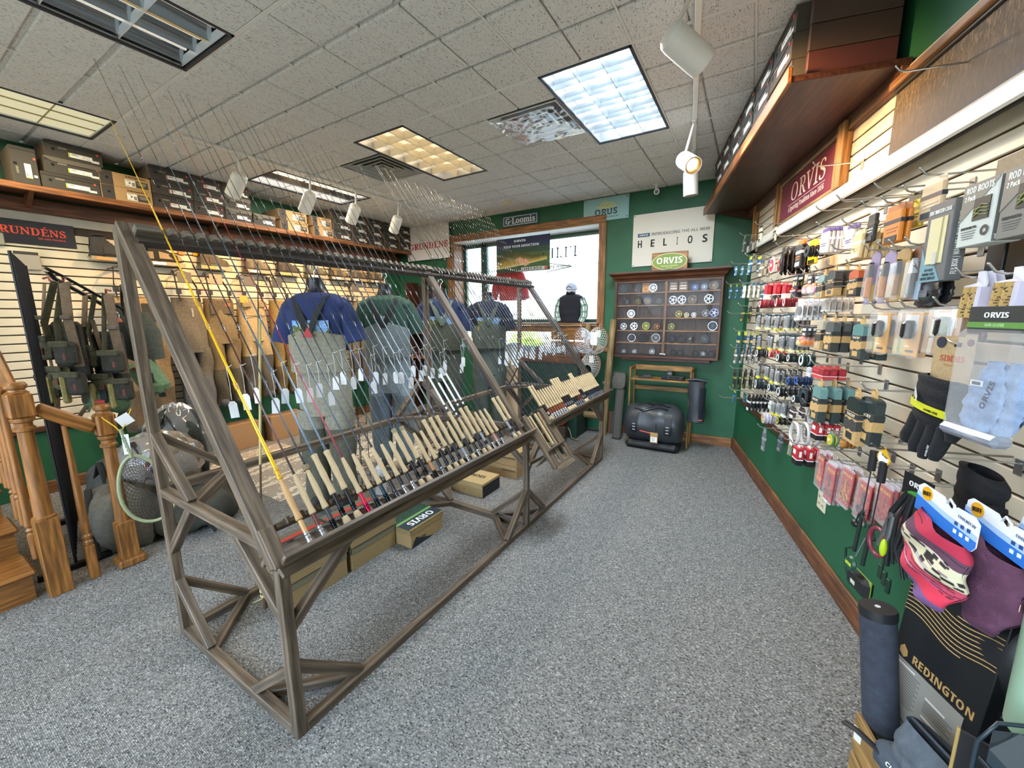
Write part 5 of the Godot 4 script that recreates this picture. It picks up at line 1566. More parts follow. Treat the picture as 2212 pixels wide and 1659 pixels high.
	obj("lid_print", card(0.35, 0.33, 0.001), printed("greenlid", picture("greenlid", 160, 160, func(im: Image):
		im.fill(Color("1c3a34"))
		var r := RandomNumberGenerator.new()
		r.seed = 2
		for i in 1500:
			var v := r.randf()
			fill(im, r.randi_range(0, 158), int(95.0 * r.randf()), 2, 2, "2f6a48" if v > 0.5 else "16322c")
		fill(im, 0, 96, 160, 12, "6fa054")
		fill(im, 0, 110, 160, 50, "1a2b36"))), ov, Vector3(0, 0.1435, 0), Vector3(-PI / 2, 0, PI / 2))
	text(ov, "ORVIS", Vector3(0.11, 0.1448, 0.0), 0.06, M("dfe4e2", 0.5), 0.24, Vector3(-PI / 2, 0, -PI / 2))
	text(ov, "ORVIS", Vector3(0.179, 0.04, 0.085), 0.022, M("3b3022", 0.7), 0.12, Vector3(0, PI / 2, 0))
	obj("dark_corner", Geo.new().prism(PackedVector2Array([Vector2(-0.17, 0), Vector2(-0.12, 0.07), Vector2(-0.04, 0.03), Vector2(0.06, 0.0)]), 0.1772, 0.1782, Transform3D(Basis(Vector3.UP, PI / 2).scaled(Vector3(1, 1, 1)), Vector3.ZERO)), M("222a30", 0.7), ov)
	var si := carton("kraft carton with black end and SIMMS lettering on its lid", Vector3(-2.33, 0, -3.01), Vector3(-1.965, 0.132, -2.73), "b49a68", "a88c5c")
	obj("black_end", bx(Vector3(0.1825, 0.055, 0), Vector3(0.003, 0.11, 0.278)), M("191919", 0.6), si)
	text(si, "SIMMS", Vector3(0.0, 0.1325, -0.01), 0.05, M("2a2620", 0.7), 0.22, Vector3(-PI / 2, 0, 0), true)
	obj("logo_square", bx(Vector3(-0.03, 0.05, 0.1402), Vector3(0.016, 0.018, 0.002)), M("b8543a", 0.6), si)
	for k in 2:
		var g := carton("%s kraft carton of the far GRUNDÉNS pair under the rack" % ["bottom", "top"][k], Vector3(-2.3, 0.131 * k, -3.5), Vector3(-1.91, 0.13 + 0.131 * k, -3.24), "ad8f60", "a5875a")
		text(g, "GRUNDÉNS", Vector3(0.1, 0.08, 0.1305), 0.02, M("40362a", 0.7), 0.16)

func rug_mesh(d: Vector2) -> Geo:
	var g := bx(Vector3(0, 0.004, 0), Vector3(d.x, 0.008, d.y))
	g.quad(Vector3(-d.x / 2, 0.0085, d.y / 2), Vector3(d.x / 2, 0.0085, d.y / 2), Vector3(d.x / 2, 0.0085, -d.y / 2), Vector3(-d.x / 2, 0.0085, -d.y / 2), Vector3.UP)
	return g

# a fly reel standing on its foot; disc faces +z
func fly_reel(label: String, x: float, y: float, z: float, r: float, rim: String, face: String, style: int, turn := 0.0) -> void:
	var t := thing("fly_reel", label, "fly reel", Vector3(x, y + r + 0.006, z), turn, "fly reels in the glass cabinet")
	var mr := M(rim, 0.25, 0.8)
	var mf := M(face, 0.3, 0.7)
	var rot := Vector3(PI / 2, 0, 0)
	obj("frame", keep("rl_frame%.3f" % r, func(): return Geo.new().lathe([Vector2(r * 0.84, -0.016), Vector2(r, -0.016), Vector2(r * 1.02, -0.012), Vector2(r * 1.02, 0.012), Vector2(r, 0.016), Vector2(r * 0.84, 0.016), Vector2(r * 0.84, -0.016)], 24)), mr, t, Vector3.ZERO, rot)
	obj("spool", keep("rl_spool%.3f" % r, func(): return Geo.new().lathe([Vector2(0, -0.01), Vector2(r * 0.82, -0.01), Vector2(r * 0.82, 0.002), Vector2(0, 0.002)], 20)), M("17181a", 0.4, 0.4), t, Vector3.ZERO, rot)
	obj("face_plate", keep("rl_face%.3f_%d" % [r, style], func():
		var g := Geo.new()
		var n := [5, 8, 12][style % 3] as int
		for k in n:
			var a := TAU * k / n
			g.box(Vector3(r * 0.5, 0, 0.012), Vector3(r * 0.78, r * [0.16, 0.12, 0.08][style % 3], 0.006), 0.0, Transform3D(Basis(Vector3.BACK, a), Vector3.ZERO))
		var ring := []
		for k in 25:
			ring.append(Vector3(cos(TAU * k / 24) * r * 0.86, sin(TAU * k / 24) * r * 0.86, 0.013))
		g.tube(ring, r * 0.08, 6, false)
		return g), mf, t)
	obj("hub", keep("rl_hub%.3f" % r, func(): return Geo.new().lathe([Vector2(0, 0.02), Vector2(r * 0.2, 0.019), Vector2(r * 0.24, 0.01), Vector2(r * 0.24, 0)], 16)), mf, t, Vector3.ZERO, rot)
	obj("handle", keep("rl_handle", func(): return Geo.new().lathe([Vector2(0, 0.034), Vector2(0.006, 0.033), Vector2(0.0045, 0.016), Vector2(0.006, 0.012), Vector2(0, 0.012)], 10)), M("1a1a1c", 0.4), t, Vector3(r * 0.62, r * 0.2, 0), rot)
	obj("foot", keep("rl_foot", func(): return bx(Vector3.ZERO, Vector3(0.05, 0.006, 0.016), 0.002)), mr, t, Vector3(0, -r - 0.003, 0))

func back_wall() -> void:
	var pine := wood("b27a43", 1)
	var piney := wood("b27a43", 2)
	# window in the back wall
	var win := frame("window_1", Vector3(-3.11, 0, -5.39))
	obj("top_trim", bx(Vector3(-0.015, 2.87, 0.012), Vector3(2.72, 0.1, 0.028), 0.004), pine, win)
	obj("side_trim", bx(Vector3(1.3, 2.13, 0.012), Vector3(0.095, 1.38, 0.028), 0.004), piney, win)
	obj("side_trim", bx(Vector3(-1.31, 2.13, 0.012), Vector3(0.12, 1.38, 0.028), 0.004), piney, win)
	obj("sill", bx(Vector3(0, 1.492, -0.13), Vector3(2.56, 0.036, 0.42), 0.008), pine, win)
	obj("apron", bx(Vector3(0, 1.425, 0.012), Vector3(2.6, 0.09, 0.024), 0.004), pine, win)
	obj("side_lining", bx(Vector3(1.246, 2.15, -0.17), Vector3(0.012, 1.34, 0.34)), piney, win)
	obj("side_lining", bx(Vector3(-1.246, 2.15, -0.17), Vector3(0.012, 1.34, 0.34)), piney, win)
	obj("top_lining", bx(Vector3(0, 2.815, -0.17), Vector3(2.5, 0.012, 0.34)), M("ece8de", 0.6), win)
	var al := M("2c4a3c", 0.4, 0.3)
	for q in [[-1.22, 0.06], [-0.82, 0.12], [1.22, 0.06]]:
		obj("frame_bar", bx(Vector3(q[0], 2.15, -0.29), Vector3(q[1], 1.32, 0.06), 0.004), al, win)
	for y in [2.77, 1.53]:
		obj("frame_bar", bx(Vector3(0, y, -0.29), Vector3(2.5, 0.06, 0.06), 0.004), al, win)
	for q in [[-1.02, 0.34], [0.22, 1.96]]:
		obj("pane", bx(Vector3(q[0], 2.15, -0.29), Vector3(q[1], 1.2, 0.006)), M("ffffff", 0.02, 0.0, 0.02), win)
	# hanging banners and signs
	var b := thing("hanging_banner", "white banner with red GRUNDÉNS lettering hanging beside the window", "banner", Vector3(-4.86, 2.86, -5.33))
	obj("cloth", cloth_sheet(0.95, 0.56, 0.006), M("d9d6d2", 0.8), b)
	text(b, "GRUNDÉNS", Vector3(0.01, -0.055, 0.008), 0.1, M("a8282c", 0.7), 0.86, Vector3.ZERO, true)
	var gl := thing("brand_sign", "small slate blue G·Loomis sign above the window", "sign", Vector3(-3.075, 3.01, -5.378))
	obj("board", bx(Vector3.ZERO, Vector3(0.62, 0.165, 0.014), 0.003), M("33505c", 0.5), gl)
	for q in [[0, 0.058, 0.56, 0.007], [0, -0.058, 0.56, 0.007], [-0.28, 0, 0.007, 0.122], [0.28, 0, 0.007, 0.122]]:
		obj("border_line", bx(Vector3(q[0], q[1], 0.008), Vector3(q[2], q[3], 0.002)), M("eef0ee", 0.5), gl)
	text(gl, "G·Loomis", Vector3(0, 0.0, 0.008), 0.082, M("eef0ee", 0.5), 0.5, Vector3.ZERO, true)
	var og := thing("brand_sign", "pale aqua sign with a fish and dark ORUS lettering", "sign", Vector3(-1.78, 2.985, -5.376))
	obj("board", bx(Vector3.ZERO, Vector3(0.61, 0.29, 0.01), 0.003), M("8fb8b4", 0.6), og)
	obj("fish_shape", Geo.new().prism(PackedVector2Array([Vector2(-0.13, 0.03), Vector2(-0.1, 0.055), Vector2(-0.05, 0.07), Vector2(0.0, 0.115), Vector2(0.02, 0.08), Vector2(0.08, 0.075), Vector2(0.12, 0.055), Vector2(0.14, 0.02), Vector2(0.05, 0.0), Vector2(-0.08, 0.005)]), 0.005, 0.008), M("b8bf8a", 0.7), og)
	for k in 14:
		obj("fish_spot", bx(Vector3(-0.1 + 0.016 * k, 0.045 + 0.014 * sin(k * 2.3), 0.009), Vector3(0.01, 0.006, 0.002)), M("4f6a5c", 0.7), og)
	text(og, "ORUS", Vector3(0.005, -0.035, 0.006), 0.075, M("1c2c38", 0.6), 0.3)
	for k in 2:
		obj("speed_line", bx(Vector3(0.01, -0.03 - 0.022 * k, 0.009), Vector3(0.3, 0.004, 0.002)), M("8fb8b4", 0.6), og, Vector3.ZERO, Vector3(0, 0, 0.06))
	text(og, "Trout Unlimited, Boise ID", Vector3(0.005, -0.1, 0.006), 0.014, M("2c4a54", 0.6), 0.32)
	for q in [[-0.28, 0.12], [0.28, 0.12], [0.28, -0.12]]:
		obj("pin", bx(Vector3(q[0], q[1], 0.007), Vector3(0.012, 0.012, 0.004), 0.002), M("2a2c2e", 0.4), og)
	var he := thing("wall_banner", "cream banner with HELIOS in wide black capitals above the reel cabinet", "banner", Vector3(-0.945, 2.54, -5.372))
	obj("cloth", cloth_sheet(0.93, 0.63, 0.004), M("e2dccb", 0.8), he)
	obj("blue_tab", bx(Vector3(-0.33, 0.062, 0.006), Vector3(0.145, 0.042, 0.002)), M("25526e", 0.6), he)
	text(he, "ORVIS", Vector3(-0.33, 0.062, 0.0075), 0.02, M("f0efe8", 0.6), 0.105)
	text(he, "INTRODUCING THE ALL NEW", Vector3(0.09, 0.063, 0.006), 0.032, M("1c1b1a", 0.7), 0.66, Vector3.ZERO, false, false)
	for k in 6:
		text(he, "HELIOS"[k], Vector3([-0.375, -0.222, -0.075, 0.07, 0.215, 0.375][k], -0.045, 0.006), 0.088, M("1c1b1a", 0.7), [0.05, 0.045, 0.042, 0.012, 0.052, 0.052][k])
	for q in [[-0.45, 0.3], [0.45, 0.3], [-0.45, -0.3], [0.45, -0.3]]:
		obj("pin", bx(Vector3(q[0], q[1], 0.006), Vector3(0.01, 0.01, 0.006), 0.002), M("2a2c2e", 0.4), he)
	# poster hanging inside the window
	var po := thing("window_poster", "poster of a brown trout in hands hanging in the window, FEED YOUR ADDICTION", "poster", Vector3(-3.06, 2.525, -5.41))
	obj("sheet", card(0.92, 0.5, 0.004), printed("troutposter", picture("troutposter", 368, 200, func(im: Image):
		var r := RandomNumberGenerator.new()
		r.seed = 31
		for j in 200:
			fill(im, 0, j, 368, 1, ["1f2a44", "22304a", "2d4434", "3f5a30", "44602e", "3a5230", "2a3c2c"][clampi(int(j / 30.0), 0, 6)])
		for i in 300:
			fill(im, r.randi_range(0, 350), r.randi_range(96, 196), r.randi_range(8, 40), 1, ["4d6e34", "2f4a2c", "587a3c"][r.randi_range(0, 2)])
		# the fish: back high on the left, head to the right
		for i in range(0, 350):
			var f := i / 350.0
			var top := 128.0 - 44.0 * sin(minf(f * 1.25 + 0.12, 1.0) * PI * 0.86)
			var bot := 178.0 - 40.0 * pow(f, 1.4)
			for j in range(int(top), int(maxf(bot, top + 2))):
				var k := (j - top) / maxf(bot - top, 1.0)
				im.set_pixel(i, j, Color("4a4a22").lerp(Color("b49a48"), smoothstep(0.1, 0.75, k)).lerp(Color("d8cf9a"), smoothstep(0.75, 1.0, k)))
			if i % 2 == 0 and i < 300:
				for n in 3:
					var y := int(lerpf(top + 4, bot - 6, r.randf()))
					fill(im, i, y, r.randi_range(2, 4), r.randi_range(2, 4), "2a2412")
		fill(im, 322, 104, 8, 8, "141208")
		for q in [[140, 118, 16, 36], [160, 112, 16, 40], [178, 120, 13, 30], [196, 124, 20, 44], [214, 132, 16, 30]]:
			for a in q[2]:
				var h: int = q[3] - absi(a - q[2] / 2)
				fill(im, q[0] + a, q[1] + absi(a - q[2] / 2), 1, h, "d09a80")
		fill(im, 176, 176, 170, 20, "b9beb4"))), po)
	text(po, "ORVIS", Vector3(-0.04, 0.2, 0.004), 0.032, M("e8ecf0", 0.6), 0.2)
	text(po, "FEED YOUR ADDICTION", Vector3(-0.02, 0.125, 0.004), 0.034, M("d8dde4", 0.6), 0.6)
	text(po, "HELIOS", Vector3(0.18, -0.215, 0.004), 0.034, M("2a3438", 0.6), 0.3)
	obj("red_square", bx(Vector3(0.4, -0.215, 0.003), Vector3(0.05, 0.04, 0.003)), M("b04a3a", 0.6), po)
	obj("hang_cord", Geo.new().tube([Vector3(-0.44, 0.24, 0), Vector3(-0.44, 0.29, 0)], 0.002, 5).tube([Vector3(0.44, 0.24, 0), Vector3(0.44, 0.29, 0)], 0.002, 5), M("d8d8d8", 0.5), po)
	# sign on the glass that reads from the street
	var gs := thing("window_lettering", "dark lettering on the glass seen reversed, with an arrow outline", "sign", Vector3(-2.5, 2.44, -5.672))
	text(gs, "FLIES", Vector3(-0.10, 0.1, 0), 0.15, M("20303c", 0.6), 0.62, Vector3(0, PI, 0), true, false)
	text(gs, "Since 1992", Vector3(-0.12, -0.1, 0), 0.055, M("20303c", 0.6), 0.42, Vector3(0, PI, 0), true, false)
	for q in [[-0.3, -0.03, 0.13, -0.11], [-0.3, -0.17, 0.13, -0.11]]:
		beam("arrow_line", gs, Vector3(q[0], q[1], 0), Vector3(q[2], q[3], 0), 0.01, 0.002, M("20303c", 0.6), 0.0)
	# jacket hanging behind the poster
	var rj := thing("red_jacket", "red jacket hanging in the window below the trout poster", "jacket", Vector3(-3.37, 2.3, -5.56))
	obj("body", Geo.new().surf(28, 10, func(u: float, v: float):
		var a := u * TAU
		var p := Vector3(cos(a) * (0.19 + 0.05 * v) + 0.05 * v * v, -0.44 * v, sin(a) * 0.07 + 0.012 * sin(a * 9.0) * v)
		return p, true), cloth("b0281f"), rj)
	for s in [-1, 1]:
		obj("sleeve", Geo.new().tube([Vector3(s * 0.16, -0.02, 0), Vector3(s * 0.25, -0.2, 0.01), Vector3(s * 0.3, -0.42, 0.02)], [0.07, 0.065, 0.055], 12), cloth("b0281f"), rj)
	obj("hanger", Geo.new().tube([Vector3(-0.17, 0.0, 0), Vector3(0, 0.06, 0), Vector3(0, 0.47, 0)], 0.005, 6), M("2a2a2a", 0.4), rj)
	# clothed bust on the sill, seen from behind
	var bu := thing("dressed_bust", "bust in dark vest, plaid sleeves and pale cap on the window sill", "mannequin", Vector3(-2.29, 1.511, -5.48))
	obj("vest", Geo.new().surf(30, 18, func(u: float, v: float):
		var a := u * TAU
		var k := smoothstep(0.0, 0.22, v)
		var wx := lerpf(0.06, 0.19, sqrt(k)) - 0.03 * smoothstep(0.4, 1.0, v)
		var y := 0.40 - 0.4 * v
		if v < 0.22:
			y = 0.41 - 0.06 * k
		return Vector3(cos(a) * wx, y, sin(a) * lerpf(0.055, 0.115, k) + 0.004 * sin(y * 60.0)), true), cloth("23242f"), bu)
	obj("collar", Geo.new().tube([Vector3(0.055, 0.41, 0.02), Vector3(0.03, 0.425, 0.06), Vector3(-0.03, 0.425, 0.06), Vector3(-0.055, 0.41, 0.02)], 0.022, 8), cloth("1c1c22"), bu)
	for s in [-1, 1]:
		obj("sleeve", Geo.new().tube([Vector3(s * 0.15, 0.33, 0), Vector3(s * 0.2, 0.22, 0), Vector3(s * 0.21, 0.1, 0.02), Vector3(s * 0.17, 0.01, 0.04)], [0.06, 0.058, 0.05, 0.045], 12), plaid(), bu)
	obj("cap", Geo.new().surf(20, 8, func(u: float, v: float): return Vector3(cos(u * TAU) * 0.085 * sin(v * PI * 0.5), 0.47 + 0.1 * cos(v * PI * 0.5), sin(u * TAU) * 0.1 * sin(v * PI * 0.5)), true), cloth("c9d4e4"), bu)
	obj("cap_strap", Geo.new().tube([Vector3(-0.04, 0.485, 0.094), Vector3(0, 0.515, 0.098), Vector3(0.04, 0.485, 0.094)], 0.006, 6), M("4a5a74", 0.6), bu)
	obj("head", Geo.new().ball(Vector3(0, 0.45, 0), Vector3(0.075, 0.06, 0.085), 16, 8), M("b8bcc4", 0.4), bu)
	# reel cabinet
	var cb := thing("reel_cabinet", "wooden wall cabinet with glass doors displaying fly reels", "cabinet", Vector3(-0.945, 1.08, -5.385))
	var ch := wood("6e3f22", 1, 0.4)
	var chy := wood("6e3f22", 2, 0.4)
	for k in 9:
		obj("back_board", bx(Vector3(-0.54 + 0.135 * k, 0.48, 0.012), Vector3(0.132, 0.92, 0.012), 0.002), wood("57301c", 2, 0.5), cb)
	obj("side", bx(Vector3(-0.607, 0.475, 0.095), Vector3(0.028, 0.96, 0.185), 0.003), chy, cb)
	obj("side", bx(Vector3(0.607, 0.475, 0.095), Vector3(0.028, 0.96, 0.185), 0.003), chy, cb)
	obj("bottom_rail", bx(Vector3(0, 0.01, 0.095), Vector3(1.242, 0.034, 0.19), 0.004), ch, cb)
	obj("top_rail", bx(Vector3(0, 0.945, 0.09), Vector3(1.2, 0.03, 0.18), 0.003), ch, cb)
	for q in [0.03, 0.185, 0.34, 0.495, 0.655, 0.81]:
		obj("shelf_board", bx(Vector3(-0.3, q - 0.006, 0.09), Vector3(0.585, 0.012, 0.15), 0.002), wood("b98548", 1, 0.4), cb) if q > 0.1 else null
		obj("shelf_board", bx(Vector3(0.3, q - 0.006, 0.09), Vector3(0.585, 0.012, 0.15), 0.002), wood("b98548", 1, 0.4), cb) if q > 0.1 else null
	obj("divider", bx(Vector3(0, 0.48, 0.1), Vector3(0.026, 0.9, 0.15), 0.002), wood("a06a38", 2, 0.4), cb)
	var cr := PackedVector2Array([Vector2(0, 0), Vector2(0.19, 0), Vector2(0.2, 0.02), Vector2(0.215, 0.03), Vector2(0.225, 0.055), Vector2(0.25, 0.075), Vector2(0.265, 0.085), Vector2(0.265, 0.105), Vector2(0, 0.105)])
	# crown moulding, profile run along x with its own projecting ends
	var cg := Geo.new()
	for i in cr.size() - 1:
		var p := cr[i]
		var q2 := cr[i + 1]
		var e0 := 0.621 + maxf(p.x - 0.19, 0)
		var e1 := 0.621 + maxf(q2.x - 0.19, 0)
		var nn := Vector3(0, -(q2.x - p.x), q2.y - p.y).normalized()
		cg.quad(Vector3(-e0, p.y, p.x), Vector3(e0, p.y, p.x), Vector3(e1, q2.y, q2.x), Vector3(-e1, q2.y, q2.x), nn)
		if p.x >= 0.19 and q2.x >= 0.19:
			for s in [-1.0, 1.0]:
				cg.face([Vector3(s * e0, p.y, 0), Vector3(s * e0, p.y, p.x), Vector3(s * e1, q2.y, q2.x), Vector3(s * e1, q2.y, 0)], Vector3(s * nn.z, nn.y, 0))
	obj("crown_moulding", cg, ch, cb, Vector3(0, 0.955, 0))
	obj("crown_core", bx(Vector3(0, 1.0, 0.09), Vector3(1.24, 0.085, 0.18)), ch, cb)
	obj("support_cleat", bx(Vector3(0, -0.03, 0.06), Vector3(1.06, 0.045, 0.11), 0.004), ch, cb)
	var door_glass: StandardMaterial3D = M("ffffff", 0.02, 0.0, 0.02).duplicate()
	door_glass.metallic_specular = 0.14
	for s in [-1, 1]:
		obj("glass_door", bx(Vector3(s * 0.3, 0.485, 0.175 + 0.006 * s), Vector3(0.6, 0.9, 0.004)), door_glass, cb)
		obj("finger_pull", bx(Vector3(s * 0.57, 0.09, 0.18 + 0.006 * s), Vector3(0.018, 0.07, 0.006), 0.002), M("3a2c22", 0.5), cb)
	obj("door_track", bx(Vector3(0, 0.036, 0.178), Vector3(1.19, 0.018, 0.022), 0.002), M("1c1816", 0.5), cb)
	obj("lock", Geo.new().tube([Vector3(-0.03, 0.05, 0.194), Vector3(0.03, 0.05, 0.194)], 0.012, 10).tube([Vector3(0.03, 0.05, 0.19), Vector3(0.03, 0.05, 0.215)], 0.011, 10), M("c9c6c0", 0.2, 0.9), cb)
	var rows := [
		[1.896, [[-1.477, 0.055, "17181a", "232527", 2, "large black reel at the left of the top cabinet row"], [-1.112, 0.05, "b8bbbe", "d2d5d8", 1, "silver reel on the kraft backing card in the top row"], [-0.632, 0.036, "2c4a80", "8a98b8", 1, "blue reel in the right half of the top row"], [-0.531, 0.036, "50586a", "98a2b4", 1, "blue grey reel in the right half of the top row"], [-0.433, 0.05, "5a5044", "8a7a68", 2, "dark reel at the right end of the top row"]]],
		[1.741, [[-1.432, 0.038, "1a1a1c", "3a3b3e", 1, "small black reel at the left of the second row"], [-1.284, 0.044, "5a5230", "8d8350", 2, "bronze black reel, second in the second row"], [-1.168, 0.046, "2a4ca0", "9a8a4a", 1, "bright blue and gold reel in the second row"], [-1.034, 0.046, "24211f", "4a4640", 1, "dark reel next to the cabinet divider, second row"], [-0.87, 0.05, "c2c4c6", "dcdee0", 0, "silver reel right of the divider, second row"], [-0.768, 0.05, "b4b6b8", "d0d2d4", 0, "second silver reel right of the divider, second row"], [-0.65, 0.05, "6a5a48", "8f7d68", 0, "bronze spoked reel in the second row"], [-0.473, 0.052, "a8aaac", "c8cacc", 0, "silver reel at the right end of the second row"]]],
		[1.581, [[-1.373, 0.05, "c6c8ca", "dfe1e3", 2, "single silver reel in the left half of the third row"], [-0.794, 0.04, "8f8138", "b8a854", 0, "gold reel in the right half of the third row"], [-0.708, 0.028, "b8a878", "d2c6a0", 1, "small champagne reel, third row right"], [-0.624, 0.028, "a8a49c", "c8c4bc", 1, "small silver reel, third row right"], [-0.498, 0.045, "3c3a38", "8a8884", 0, "dark reel with pale spokes, third row right"], [-0.406, 0.05, "3a4480", "a8aab8", 0, "violet blue reel at the right end of the third row"]]],
		[1.426, [[-1.463, 0.043, "d0d2d4", "e6e8ea", 0, "silver spoked reel at the left of the fourth row"], [-1.33, 0.046, "d0d2d4", "e6e8ea", 0, "second silver spoked reel in the fourth row"], [-1.178, 0.048, "7d7a30", "a8a44c", 1, "olive gold reel in the fourth row"], [-1.044, 0.044, "161616", "c07a38", 0, "black reel with copper hub in the fourth row"], [-0.873, 0.042, "6d6a34", "8a864c", 1, "olive reel right of the divider, fourth row"], [-0.413, 0.052, "c4ccd4", "3a4a5a", 2, "silver rimmed blue black reel at the end of the fourth row"]]],
		[1.271, [[-1.353, 0.05, "d4d6d8", "2c2d30", 2, "silver rimmed black reel in the fifth row"], [-1.212, 0.052, "19191b", "26272a", 2, "all black reel in the fifth row"], [-1.049, 0.054, "d8dadc", "8a8c90", 2, "large silver reel left of the divider, fifth row"], [-0.858, 0.046, "17171a", "2a2b2e", 2, "black reel right of the divider, fifth row"], [-0.75, 0.046, "1c1c1f", "303135", 2, "second black reel right of the divider, fifth row"], [-0.631, 0.04, "9a9ca0", "3a3b3e", 1, "reel seen edge on in the fifth row"], [-0.491, 0.05, "303236", "4a4c50", 1, "dark grey reel in the fifth row right"]]],
		[1.11, [[-1.445, 0.03, "9aa4aa", "b8c2c8", 1, "small pale grey reel at the left of the bottom row"], [-1.311, 0.031, "9aa4aa", "b8c2c8", 1, "second small pale grey reel in the bottom row"], [-1.088, 0.042, "151517", "d8d8d6", 1, "black reel with white centre in the bottom row"], [-0.83, 0.036, "141416", "202124", 1, "black reel right of the divider, bottom row"], [-0.75, 0.036, "141416", "202124", 2, "second black reel right of the divider, bottom row"], [-0.582, 0.036, "141416", "2a2b2e", 1, "black reel left of the bottom right corner trio"], [-0.492, 0.036, "141416", "b0b2b4", 2, "black reel with pale face, bottom right"], [-0.404, 0.036, "141416", "202124", 1, "black reel in the bottom right corner"]]]]
	for q in rows:
		for e in q[1]:
			fly_reel(e[5], e[0], q[0] - 0.006, -5.29, e[1], e[2], e[3], e[4], 1.1 if e[5].contains("edge on") else R(-0.15, 0.15))
	var pc := [[-1.321, 1.896, 0.1, 0.11, "16171a", "black reel pouch with a small flag in the top cabinet row", "b8404a"], [-1.2, 1.896, 0.09, 0.135, "c08a3e", "tall kraft card in the top cabinet row", "5a4020"], [-0.874, 1.896, 0.1, 0.12, "8a6844", "kraft reel box left of the hoop in the top row", "d8d4cc"], [-0.762, 1.896, 0.1, 0.12, "8a6844", "kraft reel box with white labels in the top row", "d8d4cc"]]
	for q in pc:
		var t := thing("reel_box", q[5], "box", Vector3(q[0], q[1], -5.32))
		obj("body", bx(Vector3(0, q[3] / 2, 0), Vector3(q[2], q[3], 0.07), 0.004), M(q[4], 0.7), t)
		for k in (3 if q[6] == "d8d4cc" else 1):
			obj("label", bx(Vector3(0, q[3] * (0.25 + 0.25 * k), 0.036), Vector3(q[2] * (0.7 if q[6] == "d8d4cc" else 0.25), q[3] * 0.14, 0.002)), M(q[6], 0.6), t)
	# oval plaque standing on the cabinet
	var ov := thing("plaque", "green oval ORVIS plaque on an orange wooden board atop the cabinet", "sign", Vector3(-0.925, 2.141, -5.22))
	obj("board", bx(Vector3(0, 0.105, 0), Vector3(0.41, 0.21, 0.016), 0.007), wood("d08a38", 1, 0.4), ov)
	var el := PackedVector2Array()
	var el2 := PackedVector2Array()
	for k in 40:
		el.append(Vector2(cos(TAU * k / 40) * 0.192, 0.1 + sin(TAU * k / 40) * 0.092))
		el2.append(Vector2(cos(TAU * k / 40) * 0.2, 0.1 + sin(TAU * k / 40) * 0.098))
	obj("oval_rim", Geo.new().prism(el2, 0.008, 0.011), M("e6e0b0", 0.5), ov)
	obj("oval", Geo.new().prism(el, 0.009, 0.013), M("7f9433", 0.5), ov)
	text(ov, "ORVIS", Vector3(0, 0.112, 0.014), 0.072, M("f4f2e4", 0.5), 0.29)
	text(ov, "SPORTING TRADITIONS", Vector3(0, 0.05, 0.014), 0.013, M("d8dca8", 0.5), 0.19)
	text(ov, "SINCE 1856", Vector3(0, 0.028, 0.014), 0.009, M("d8dca8", 0.5), 0.07)
	# small pine shelf stand under the cabinet
	var ps := thing("shelf_stand", "small pine shelf stand against the green wall under the cabinet", "shelf", Vector3(-0.94, 0, -5.2))
	var pn := wood("c08f4a", 2)
	var pnx := wood("c08f4a", 1)
	for s in [-1, 1]:
		obj("side_leg", bx(Vector3(s * 0.355, 0.48, 0.13), Vector3(0.02, 0.96, 0.045), 0.006), pn, ps)
		obj("side_leg", bx(Vector3(s * 0.355, 0.48, -0.1), Vector3(0.02, 0.96, 0.045), 0.006), pn, ps)
		obj("side_top", bx(Vector3(s * 0.355, 0.945, 0.015), Vector3(0.02, 0.05, 0.25), 0.008), pn, ps)
	obj("shelf_board", bx(Vector3(0, 0.815, 0.015), Vector3(0.69, 0.022, 0.25), 0.003), pnx, ps)
	obj("back_rail", bx(Vector3(0, 0.945, -0.09), Vector3(0.69, 0.07, 0.018), 0.003), pnx, ps)
	obj("back_rail", bx(Vector3(0, 0.68, -0.09), Vector3(0.69, 0.055, 0.018), 0.003), pnx, ps)
	obj("front_rail", bx(Vector3(0, 0.12, 0.1), Vector3(0.69, 0.05, 0.018), 0.003), pnx, ps)
	var bk := thing("book", "dark flat wallet lying at the left of the pine shelf", "wallet", Vector3(-1.13, 0.8275, -5.16), 0.2)
	obj("cover", bx(Vector3(0, 0.012, 0), Vector3(0.17, 0.022, 0.12), 0.005), M("2c2a2a", 0.5), bk)
	obj("page_edge", bx(Vector3(0.02, 0.027, 0), Vector3(0.1, 0.012, 0.1), 0.003), M("4a4844", 0.5), bk)
	var cs2 := thing("hard_case", "black hard fly case lying at the right of the pine shelf", "case", Vector3(-0.77, 0.8275, -5.13), -0.06)
	obj("base", bx(Vector3(0, 0.014, 0), Vector3(0.22, 0.028, 0.09), 0.008), M("1b1c1e", 0.4), cs2)
	obj("lid", bx(Vector3(0, 0.037, 0), Vector3(0.22, 0.02, 0.09), 0.008), M("232426", 0.4), cs2)
	for s in [-1, 1]:
		obj("latch", bx(Vector3(s * 0.07, 0.026, 0.047), Vector3(0.025, 0.022, 0.006), 0.002), M("4a4c50", 0.3, 0.5), cs2)
	var cd := thing("boxed_card", "dark card standing behind the hard case on the pine shelf", "card", Vector3(-0.85, 0.8275, -5.23))
	obj("card", bx(Vector3(0, 0.05, 0), Vector3(0.06, 0.1, 0.02), 0.003), M("3a3c3e", 0.6), cd)
	obj("label", bx(Vector3(0, 0.06, 0.011), Vector3(0.04, 0.02, 0.001)), M("7d8084", 0.6), cd)
	var bl := thing("folded_cloth", "small folded navy cloth beside the hard case", "cloth", Vector3(-0.9, 0.8275, -5.14))
	obj("fold", bx(Vector3(0, 0.018, 0), Vector3(0.06, 0.036, 0.08), 0.012), cloth("22334a"), bl)
